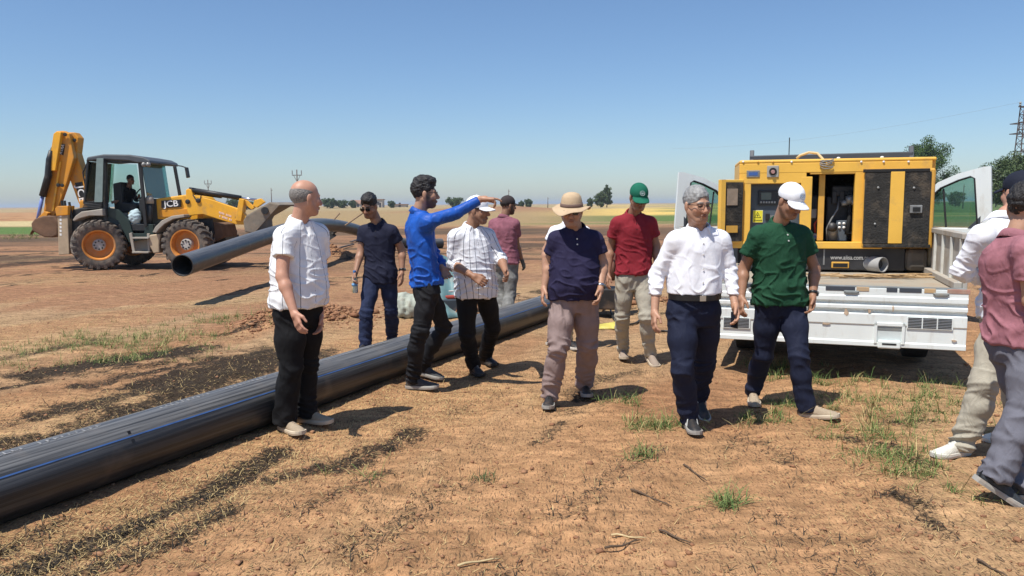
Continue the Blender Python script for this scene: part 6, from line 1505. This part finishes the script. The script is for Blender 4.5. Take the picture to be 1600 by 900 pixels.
# ------------------------------------------------------------------ generator set
gy = mat('generator_yellow', (.85, .49, .075), .45, .07, 4, dirt=(.38, .25, .13), dirt_amt=.26, dscale=5); gyd = mat('generator_yellow_worn', (.70, .38, .06), .55, .15, 6, dirt=(.25, .16, .09), dirt_amt=.3, dscale=6)
foam = mat('black_foam', (.030, .028, .025), 1.0, .4, 12, 1.0, 45, dirt=(.16, .12, .08), dirt_amt=.35, dscale=6); gbl = mat('bay_black', (.012, .012, .012), .8, .2); eng = mat('engine_dark', (.03, .03, .032), .5, .3, 8); engl = mat('engine_grey', (.26, .26, .25), .4, .2, 14, metal=.3); panelg = mat('panel_grey', (.075, .095, .115), .5, .08); rubk = mat('red_hose', (.35, .05, .03), .5); bluec = mat('blue_part', (.05, .12, .35), .5)
GYAW = radians(-13); gc = U(1306, 426, 8.25); gc[2] = ZF + .02
GW = Wall(gc, GYAW); GEN = empty('generator_set', gc, GYAW, 'yellow diesel generator set with open panels standing on the truck bed', 'generator')
def g(x, y, back=0.0):
    a, z = GW.xz(1050 + x / 2.5706, 210 + y / 2.5706, back); return a, z
def gbox(name, x0, y0, x1, y1, d0, d1, m, parent=None, bevel=.006, ref=0.0):
    a0, z1 = g(x0, y0, ref); a1, z0 = g(x1, y1, ref); return MB().box(a0, a1, d0, d1, z0, z1).build(name, m, parent or GEN, bevel=bevel)
GD = .95
aL, zT = g(272, 104); aR, zB = g(1046, 457)
# canopy made of its frame members (the bays are really open)
can = MB().box(aL, aR, .0, GD, zT - .04, zT).build('canopy_roof', gy, GEN, bevel=.015)
gbox('top_band', 272, 118, 1046, 146, .002, .05, gy); gbox('panel_surround', 272, 146, 540, 196, .004, .05, gy)
gbox('corner_post', 290, 196, 312, 430, .006, .06, gy); gbox('middle_post', 520, 170, 556, 430, .003, .07, gy); gbox('bay_post', 738, 146, 782, 440, .005, .07, gy); gbox('bay_post', 598, 158, 613, 430, .10, .13, gyd); gbox('right_skin', 782, 146, 1046, 457, .01, .04, gyd)
gbox('bay_header', 556, 146, 740, 158, .006, .06, gyd)
MB().box(aL, aL + .03, .03, GD, zB, zT - .041).build('side_panel', gy, GEN); MB().box(aR - .03, aR, .042, GD, zB, zT - .041).build('side_panel', gy, GEN); MB().box(aL + .031, aR - .031, GD - .03, GD, zB, zT - .041).build('rear_panel', gy, GEN); MB().box(aL + .031, aR - .031, .08, GD - .031, zB, zB + .02).build('bay_floor', gbl, GEN)
MB().box(aL + .032, aR - .032, GD - .06, GD - .032, zB + .021, zT - .042).build('lining', foam, GEN); a5 = g(542, 300)[0]; MB().box(a5 - .01, a5 + .01, .08, GD - .07, zB + .021, zT - .042).build('lining', foam, GEN); MB().box(aL + .032, aR - .032, .08, GD - .061, zT - .06, zT - .042).build('lining', foam, GEN)
gbox('bottom_rail', 226, 430, 842, 460, -.012, .07, gy)
for x in (286, 345, 405, 480, 640, 760, 850, 950): MB().lathe([(.011, 0), (.011, .006), (.005, .010)], V(g(x, 108)[0], -.001, g(x, 110)[1]), (0, -1, 0), 10).build('bolt', gyd if x % 2 else white_p, can)
for x in (672, 848): MB().lathe([(.02, 0), (.018, .012), (.008, .018)], V(g(x, 100)[0], .05, zT), (0, 0, 1), 12).build('lifting_cap', white_p, can, True)
gbox('maker_plate', 300, 145, 352, 172, -.004, .003, engl); gbox('plate_print', 308, 152, 344, 165, -.006, -.0045, bluec, bevel=0)
bz = gbox('gauge_bezel', 382, 126, 428, 172, -.008, .003, mat('grey_bezel', (.35, .34, .30), .5), bevel=.012)
cx_, cz_ = g(405, 149); MB().lathe([(.040, 0), (.040, .006)], (cx_, -.009, cz_), (0, -1, 0), 20).build('gauge_window', gbl, bz); MB().lathe([(.022, 0), (.018, .02)], (cx_, -.015, cz_ - .005), (0, -1, 0), 14).build('gauge_knob', mat('dull_pink_knob', (.4, .22, .2), .5), bz)
# control panel in its recess
cp = gbox('control_panel', 314, 196, 520, 430, .12, .14, panelg); gbox('recess_top', 312, 190, 522, 197, .05, .14, gyd); 
gbox('controller', 347, 226, 424, 284, .095, .119, mat('controller_black', (.02, .022, .025), .4), cp, ref=.1); gbox('screen', 358, 234, 398, 262, .090, .0945, mat('lcd_grey', (.10, .13, .12), .2), cp, bevel=0, ref=.1)
for i in range(6): gbox('push_button', 354 + i * 11, 268, 361 + i * 11, 276, .088, .0945, engl, cp, bevel=0, ref=.1)
ws = gbox('warning_sticker', 325, 305, 364, 354, .113, .1195, mat('sticker_white', (.8, .8, .76), .6), cp, bevel=0, ref=.11)
def tri(cx, cy, r, m, dd, nm='warning_triangle'):
    q = [g(cx, cy - r, .11), g(cx + r * .9, cy + r * .62, .11), g(cx - r * .9, cy + r * .62, .11)]; MB().prism([(a, dd, z) for a, z in q], (0, .0012, 0)).build(nm, m, cp)
gbox('sticker_field', 326, 306, 363, 353, .1105, .1128, mat('sticker_yellow', (.78, .70, .04), .6), cp, bevel=0, ref=.11); tri(344, 326, 15, gbl, .1090); tri(344, 326.5, 11, mat('sticker_yellow', (.78, .70, .04), .6), .1075); 
q = [g(346, 317, .11), g(340, 328, .11), g(344, 327, .11), g(342, 333, .11), g(348, 324, .11), g(344, 325, .11)]; MB().prism([(a, .106, z) for a, z in q], (0, .0012, 0)).build('warning_bolt', gbl, cp)
for i in range(4): gbox('sticker_print', 331 + i * 8, 343, 336 + i * 8, 348, .1085, .1100, gbl, cp, bevel=0, ref=.11)
gbox('socket', 376, 318, 392, 345, .10, .119, gbl, cp, ref=.11); gbox('label_plate', 392, 325, 415, 340, .115, .119, engl, cp, bevel=0, ref=.11)
# engine bay
def gpt(x, y, b): a, z = g(x, y, b); return V(a, b, z)
a0, z1 = g(615, 250, .4); a1, z0 = g(735, 425, .4)
EN = MB().box(a0, a1, .30, .75, z0, z1).build('engine_block', eng, GEN, bevel=.02)
MB().box(a0 + .05, a1 - .03, .28, .6, z1, z1 + .12).build('cylinder_head', eng, EN, bevel=.02)
for i in range(4): MB().box(a0 + .05 + i * .08, a0 + .10 + i * .08, .26, .30, z1 - .08, z1 + .06).build('intake_runner', eng, EN, bevel=.008)
mb = MB()
for (x, y, b, r) in ((715, 262, .22, .045), (735, 270, .2, .03), (695, 275, .24, .03)): mb.lathe([(r, -.04), (r * 1.1, 0), (r, .05)], gpt(x, y, b), (1, 0, .2), 12)
mb.build('turbo', engl, EN, True)
br_ = gbox('pump_bracket', 660, 345, 704, 428, .20, .22, mat('bracket_blue_grey', (.10, .12, .14), .45), EN, ref=.2)
for x in (672, 690):
    for y in (358, 374): MB().lathe([(.016, 0), (.014, .012)], gpt(x, y, .199), (0, -1, 0), 10).build('bolt_head', white_p, EN, True)
MB().lathe([(.05, 0), (.055, .1), (.05, .16)], gpt(643, 425, .2), (0, 0, 1), 14).build('fuel_filter', engl, EN, True); MB().lathe([(.04, 0), (.05, .02), (.05, .09)], gpt(640, 372, .22), (0, -1, 0), 14).build('pulley', eng, EN, True)
MB().tube([gpt(622, 428, .18), gpt(620, 380, .17), gpt(640, 340, .17), gpt(665, 300, .2), gpt(672, 250, .3)], .010, 6).build('fuel_line', engl, EN, True); MB().tube([gpt(575, 395, .16), gpt(572, 360, .15), gpt(590, 335, .15), gpt(597, 310, .18)], .012, 6).build('red_line', rubk, EN, True)
MB().tube([gpt(725, 400, .2), gpt(700, 400, .16), gpt(712, 330, .2), gpt(720, 250, .25), gpt(680, 190, .4)], .02, 8).build('hose', gbl, EN, True)
al_ = gbox('alternator_housing', 556, 240, 596, 425, .25, .7, eng, bevel=.03); gbox('regulator_box', 556, 300, 592, 338, .17, .249, engl, al_, bevel=.008); gbox('battery', 562, 400, 592, 424, .14, .24, mat('battery_grey', (.25, .27, .3), .5), al_); gbox('battery_label', 566, 408, 588, 418, .135, .1395, bluec, al_, bevel=0)
# doors hanging open
dr = gbox('open_door', 768, 140, 1036, 456, -.075, -.035, gyd, bevel=.02)
d2 = gbox('foam_pad', 776, 150, 878, 440, -.09, -.0755, foam, dr, bevel=.008, ref=-.08); gbox('foam_pad', 922, 150, 1028, 448, -.09, -.0755, foam, dr, bevel=.008, ref=-.08); gbox('door_brace', 879, 150, 921, 438, -.098, -.0755, gy, dr, bevel=.004, ref=-.08); gbox('door_rim', 768, 140, 1036, 150, -.095, -.0755, gbl, dr, ref=-.08); gbox('door_rim', 768, 441, 1036, 456, -.095, -.0755, foam, dr, ref=-.08)
gbox('door_latch', 956, 284, 1004, 316, -.112, -.0905, engl, dr, ref=-.1); gbox('latch_core', 966, 292, 996, 310, -.118, -.1125, gbl, dr, ref=-.1)
for x, y in ((828, 214), (972, 215), (815, 360)): MB().lathe([(.014, 0), (.010, .01)], V(g(x, y, -.09)[0], -.0905, g(x, y, -.09)[1]), (0, -1, 0), 10).build('foam_pin', engl, dr, True)
# left door: swung out towards the camera, inner side seen
lh = V(g(312, 200)[0] - .06, -.01, 0); zt2, zb2 = g(300, 182)[1], g(300, 436)[1]; le = V(-.72, -.42, 0) / np.hypot(.72, .42) * .30; ln_ = np.cross(le, V(0, 0, 1)); ln_ /= np.linalg.norm(ln_)
def lp(s, z, t): return lh + le * s + V(0, 0, zb2 + (zt2 - zb2) * z) + ln_ * t
sgn = -1 if ln_[1] > 0 else 1
ld = MB().prism([lp(0, 0, 0), lp(1, 0, 0), lp(1, 1, 0), lp(0, 1, 0)], ln_ * .035 * -sgn).build('open_door', gy, GEN, bevel=.006)
MB().prism([lp(.06, .03, .001 * sgn), lp(.80, .03, .001 * sgn), lp(.80, .96, .001 * sgn), lp(.06, .96, .001 * sgn)], ln_ * .015 * sgn).build('foam_pad', foam, ld); MB().prism([lp(.82, 0, .001 * sgn), lp(1, 0, .001 * sgn), lp(1, 1, .001 * sgn), lp(.82, 1, .001 * sgn)], ln_ * .03 * sgn).build('door_flange', gy, ld)
MB().prism([lp(.30, .60, .0165 * sgn), lp(.74, .60, .0165 * sgn), lp(.74, .86, .0165 * sgn), lp(.30, .86, .0165 * sgn)], ln_ * .006 * sgn).build('window_pane', mat('dusty_pane', (.33, .25, .18), .4, .25, 14), ld); MB().prism([lp(.28, .17, .0165 * sgn), lp(.74, .17, .0165 * sgn), lp(.74, .28, .0165 * sgn), lp(.28, .28, .0165 * sgn)], ln_ * .01 * sgn).build('door_strap', gyd, ld)
# skid
zs_ = .0
MB().box(aL + .05, aR - .25, .03, .10, zs_, zB - .002).build('skid_beam', eng, GEN, bevel=.01); MB().box(aL + .05, aR - .05, GD - .12, GD - .05, zs_, zB - .002).build('skid_beam', eng, GEN, bevel=.01)
gbox('seam', 610, 462, 614, 525, .022, .03, engl, bevel=0)
x0, z0 = g(714, 496); text('web_address', 'www.alisa.com.tr', .068, mat('faded_white_print', (.42, .42, .40), .7), GEN, V(x0, .026, z0), V(1, 0, 0), V(0, 0, 1), squash=.80)
gbox('fork_pocket', 642, 512, 712, 538, .012, .029, gyd); gbox('pocket_hole', 648, 518, 706, 534, .008, .0115, gbl, bevel=0)
a0, z0 = g(905, 470, .1); tk = gbox('fuel_tank', 942, 458, 1026, 550, -.02, .5, mat('dark_tank', (.07, .062, .052), .7, .25, 5, .3, 15, dirt=(.22, .17, .12), dirt_amt=.45), bevel=.05)
c0 = gpt(842, 523, -.05); d_, s1_, s2_ = frame_of(V(.62, -.78, 0)); nn = 24; pr_ = [(.068, -.34), (.08, -.34), (.08, .02), (.072, .02), (.072, -.30)]
vs = [c0 + d_ * z + r * (cos(2 * pi * k / nn) * s1_ + sin(2 * pi * k / nn) * s2_) for r, z in pr_ for k in range(nn)]
shade_angle(mesh('exhaust_pipe', vs, [(i * nn + k, i * nn + (k + 1) % nn, (i + 1) * nn + (k + 1) % nn, (i + 1) * nn + k) for i in range(4) for k in range(nn)] + [tuple(4 * nn + k for k in range(nn))], mat('pale_grey_pipe', (.36, .36, .35), .55), GEN), 40)
# roof hose and cables
hs_m = mat('tan_hose', (.55, .42, .22), .6)
MB().tube([gpt(500, 104, .3) + V(0, 0, .02), gpt(515, 84, .3), gpt(550, 72, .3), gpt(585, 76, .25), gpt(605, 98, .12), gpt(612, 110, -.01)], .014, 8).build('roof_hose', hs_m, GEN, True)
mb = MB(); r3 = random.Random(5)
for i in range(9): y = 106 + r3.random() * 26; mb.tube([gpt(592 + r3.random() * 6, y, -.012), gpt(610 + r3.random() * 10, y + r3.uniform(-8, 8), -.025), gpt(640 + r3.random() * 12, y + r3.uniform(-10, 8), -.012)], .005, 5)
mb.build('wire_bundle', mat('grey_wire_bundle', (.22, .21, .19), .6), GEN)
# rope heap and sack on the bed
rope = mat('straw_rope', (.42, .28, .14), .9, .3, 30, .5, 90)
bc = G(1325, 434, ZF); o = empty('rope_heap', (bc[0], bc[1], ZF), 0, 'tangled brown rope lying on the truck bed before the generator', 'rope'); r3 = random.Random(9)
for i in range(16):
    p = V(r3.uniform(-.45, .3), r3.uniform(-.10, .08), .012 + .008 * (i % 4)); pts = [p]; a = r3.uniform(-.3, .3)
    for k in range(9): a += r3.uniform(-.5, .5); p = p + V(.075 * cos(a), .03 * sin(a), r3.uniform(-.006, .006)); p[2] = max(.010, p[2]); pts.append(p)
    MB().tube(spline(pts, 3), .0075, 5).build('strand', rope, o, True)
sk_ = mat('sacking', (.40, .33, .22), .95, .25, 9, .8, 25); sc_ = U(1459, 402, 8.15)
F = Field((-.2, -.2, -.25), (.2, .2, .25), .02); F.ell((0, 0, -.05), (.10, .1, .15), k=0); F.ell((-.02, 0, .1), (.06, .06, .12), k=.05); F.ell((.05, -.04, -.12), (.07, .07, .08), k=.04); v, f = F.mesh(); v = v + normals(v, f) * (.02 * waves(v, 3, V(8, 8, 5)))[:, None]
tag(mesh('sack', v + V(0, 0, .2), f, sk_, smooth=True, loc=(sc_[0], sc_[1], ZF)), 'crumpled tan sack between the generator and the truck side board', 'sack')

# ================================================================== SMALL THINGS
tarp_m = mat('teal_tarpaulin', (.12, .225, .24), .6, .2, 6, .7, 8, dirt=(.33, .25, .17), dirt_amt=.25, dscale=5); sackw = mat('pale_green_sack', (.35, .38, .32), .8, .15, 8, .8, 14, dirt=(.30, .22, .15), dirt_amt=.3, dscale=7)
def lump(name, label, cat, c, prims, m, h=.02, amp=.02, fr=V(6, 6, 5), seed=1, base=None):
    lo = np.min([np.asarray(p[0]) - np.asarray(p[1]) for p in prims], 0) - .1; hi = np.max([np.asarray(p[0]) + np.asarray(p[1]) for p in prims], 0) + .1
    F = Field(lo, hi, h)
    for q, r in prims: F.ell(q, r, k=.06)
    F.plane((0, 0, 0.003), (0, 0, -1)); v, f = F.mesh(); n = normals(v, f)
    v = v + n * (amp * (waves(v, seed, fr) + .8 * (.5 - np.abs(waves(v, seed + 4, fr * 1.6)) * 1.6)))[:, None]; v[:, 2] = np.maximum(v[:, 2], -.02)
    return tag(mesh(name, v, f, m, smooth=True, loc=c), label, cat)
c = G(640, 493); c[2] = ground_z(c[0], c[1])[0]
lump('sack', 'crumpled pale green sack on the ground behind the blue shirted man', 'sack', c, [((0, 0, .12), (.30, .22, .20)), ((-.12, 0, .2), (.16, .16, .14)), ((.16, .02, .15), (.18, .18, .18))], sackw, seed=3, amp=.028)
# leaning teal tarp sheet over a frame
D = 10.9; a = U(683, 402, D + .1); b = U(716, 410, D + .1); g0 = G(676, 478); o_ = V(a[0], a[1], 0)
nx, nz = 14, 12; vs = []
for i in range(nx):
    for j in range(nz):
        s_, t = i / (nx - 1), j / (nz - 1); x = U(672 + 50 * s_, 440, D)[0]; z = t * (a[2] - .02 * s_); vs.append(V(x, D + .55 * t - .25 + .05 * sin(s_ * 9 + t * 4) + .03 * sin(t * 11), max(.01, z + .03 * sin(s_ * 7) * t)) - o_)
tp = mesh('tarpaulin', vs, [(i * nz + j, i * nz + j + 1, (i + 1) * nz + j + 1, (i + 1) * nz + j) for i in range(nx - 1) for j in range(nz - 1)], tarp_m, smooth=True, loc=o_)
tp.modifiers.new('solid', 'SOLIDIFY').thickness = .012
tag(tp, 'teal tarpaulin propped up between the blue shirted man and the striped shirt man', 'tarpaulin')
# tool box with carrying handle before the tarp
c = G(708, 494); c[2] = 0; tb = empty('tool_box', c, .15, 'small dark tool box with red top on the ground behind the striped shirt man', 'tool box')
MB().box(-.24, .24, -.14, .14, .01, .26).build('case', mat('tool_box_navy', (.03, .045, .06), .5, .2, 8, dirt=(.3, .22, .15), dirt_amt=.3), tb, bevel=.02); MB().box(-.2, .05, -.1, .1, .261, .31).build('lid', mat('tool_box_red', (.38, .06, .04), .5, .15), tb, bevel=.015); MB().tube([(-.2, 0, .26), (-.2, 0, .36), (.2, 0, .36), (.2, 0, .26)], .014, 8).build('handle', mat('tool_grey', (.45, .44, .42), .5), tb)
MB().bar((.02, -.143, .06), (.1, -.143, .24), .03, .006).build('strap', mat('orange_strap', (.6, .2, .06), .7), tb); MB().bar((.14, -.143, .06), (.2, -.143, .24), .03, .006).build('strap', mat('white_strap', (.6, .6, .56), .7), tb)
# black welding machine behind the crimson polo man, hoses on the ground
c = G(944, 492); c[2] = 0; wm = empty('welding_machine', c, -.2, 'black pipe welding machine frame behind the khaki-hatted and crimson polo men', 'machine')
blk = mat('machine_black', (.016, .015, .016), .55, .2, 8, dirt=(.25, .16, .1), dirt_amt=.35); rst = mat('machine_rust', (.16, .07, .045), .7, .25)
MB().box(-.30, .30, -.2, .2, .10, .40).build('body', blk, wm, bevel=.02); mb = MB()
for x in (-.28, .28):
    mb.tube([(x, -.2, .03), (x, -.2, .95), (x, .2, .95), (x, .2, .03)], .02, 8); mb.tube([(x, -.2, .5), (x, .2, .5)], .014, 6)
mb.tube([(-.28, -.2, .95), (.28, -.2, .95)], .018, 6).build('frame', blk, wm, True)
for i in range(5): MB().lathe([(.16, 0), (.185, .02), (.185, .06), (.16, .08)], (-.22 + i * .1, 0, .68), (1, 0, 0), 20).build('clamp_ring', rst if i % 2 else blk, wm, True)
MB().tube([(-.3, 0, .2), (-.42, .1, .12), (-.5, .1, .05)], .03, 8).build('lever', blk, wm, True)
for k, (lab, m_, pts) in enumerate([('thin black hose curling on the soil between the crimson polo man\'s legs', mat('hose_black', (.02, .02, .02), .5), [(948, 470), (960, 500), (985, 508), (1002, 497), (1004, 470)]), ('black cable lying on the soil behind the white-shirted man', mat('hose_black', (.02, .02, .02), .5), [(1010, 520), (1040, 517), (1075, 522), (1110, 512), (1150, 517)])]):
    q = [G(*p) for p in pts]
    for p in q: p[2] = ground_z(p[0], p[1])[0] + .018
    tag(MB().tube([p - q[0] for p in spline(q, 8)], .013, 8).build('hose', m_, smooth=True, loc=q[0]), lab, 'hose')
c = G(950, 512); c[2] = ground_z(c[0], c[1])[0]
lump('plastic_sheet', 'crumpled yellow plastic sheet on the soil behind the crimson polo man', 'sheet', c, [((0, 0, .01), (.26, .14, .035)), ((.12, .04, .02), (.12, .1, .04))], mat('yellow_plastic', (.55, .47, .10), .5, .15, 8, .6, 20), h=.015, amp=.012, seed=8)
# two shovels propped against the bent pipe
handle = mat('shovel_ash_wood', (.26, .17, .10), .7, .2, 14); blade = mat('shovel_blade_steel', (.05, .045, .04), .5, .25)
for (a, b, D, lab) in (((484, 384), (531, 333), 22.2, 'wooden-handled shovel propped against the bent pipe, left one'), ((512, 371), (567, 333), 22.8, 'wooden-handled shovel propped against the bent pipe, right one with dark blade')):
    A, B = U(*a, D), U(*b, D + .5); gz_ = ground_z(A[0], A[1])[0]; 
    if A[2] > gz_ + .25: A[2] = A[2]
    d = (B - A) / np.linalg.norm(B - A); o = empty('shovel', V(A[0], A[1], 0), 0, lab, 'shovel'); A0 = V(A[0], A[1], 0)
    MB().tube([A - A0 + d * .2, B - A0], .022, 8).build('handle', handle, o, True)
    s_ = np.cross(d, V(0, 1, 0)); s_ /= np.linalg.norm(s_); n_ = np.cross(s_, d)
    MB().prism([A - A0 + d * .24 + s_ * .11, A - A0 + d * .24 - s_ * .11, A - A0 - s_ * .10, A - A0 - d * .10, A - A0 + s_ * .10], n_ * .012).build('blade', blade, o); MB().tube([A - A0 + d * .16, A - A0 + d * .34], .028, 8).build('socket', blade, o)
for i, (p, q_) in enumerate((((520, 392), (552, 384)), ((505, 398), (545, 396)), ((548, 380), (572, 372)))):  # dark bars stand in for shadow and debris; the short one is a stick
    A, B = G(*p), G(*q_); A[2] = B[2] = .06; tag(MB().bar(V(0, 0, 0), B - A, .09, .05).build('timber_offcut', mat('grey_timber', (.14, .11, .09), .9, .2), loc=A), ['dark timber offcut on the soil right of the bald man, upper one', 'dark timber offcut on the soil right of the bald man, lower one', 'short pale stick leaning by the bent pipe'][i], 'timber')
# bottle and phone
P_ = PEOPLE['p2'][1]; w = P_['wr']['R']; c = w + V(-.005, -.05, -.13); bo = empty('water_bottle', c - V(0, 0, .10), 0, 'clear plastic water bottle held by the man in dark navy polo', 'bottle')
MB().lathe([(.028, 0), (.032, .01), (.032, .07), (.029, .09), (.032, .11), (.031, .17), (.014, .205), (.013, .225)], (0, 0, 0), (0, 0, 1), 16).build('bottle_body', glass_mat('bottle_plastic', (.75, .88, .95), .35), bo, True); MB().lathe([(.016, .2255), (.016, .245)], (0, 0, 0), (0, 0, 1), 12).build('cap', mat('blue_cap', (.05, .2, .5), .5), bo); MB().lathe([(.0328, .075), (.0328, .105)], (0, 0, 0), (0, 0, 1), 16).build('bottle_label', mat('bottle_label_blue', (.15, .35, .6), .6), bo, True)
P_ = PEOPLE['p8'][1]; w = P_['wr']['L']; c = w + V(-.012, -.045, -.105); ph = empty('mobile_phone', c, .5, 'dark mobile phone in the hand of the grey-haired man in white', 'phone'); MB().box(-.005, .005, -.032, .032, -.06, .05).build('case', mat('phone_black', (.015, .015, .017), .25), ph, bevel=.004); MB().box(-.0065, -.0052, -.028, .028, -.056, .046).build('screen', mat('phone_glass', (.02, .022, .03), .06), ph)

# ================================================================== HAZE
hm = bpy.data.materials.new('summer_haze'); hm.use_nodes = True; hn = hm.node_tree.nodes; hn.clear()
ho = hn.new('ShaderNodeOutputMaterial'); hv = hn.new('ShaderNodeVolumePrincipled'); hv.inputs['Color'].default_value = (.76, .86, .97, 1); hv.inputs['Density'].default_value = .0003; hv.inputs['Anisotropy'].default_value = .1
hm.node_tree.links.new(hv.outputs[0], ho.inputs['Volume'])
tag(MB().box(-9000, 9000, -9000, 9000, -4.2, 16.5).build('haze', hm), kind='stuff')
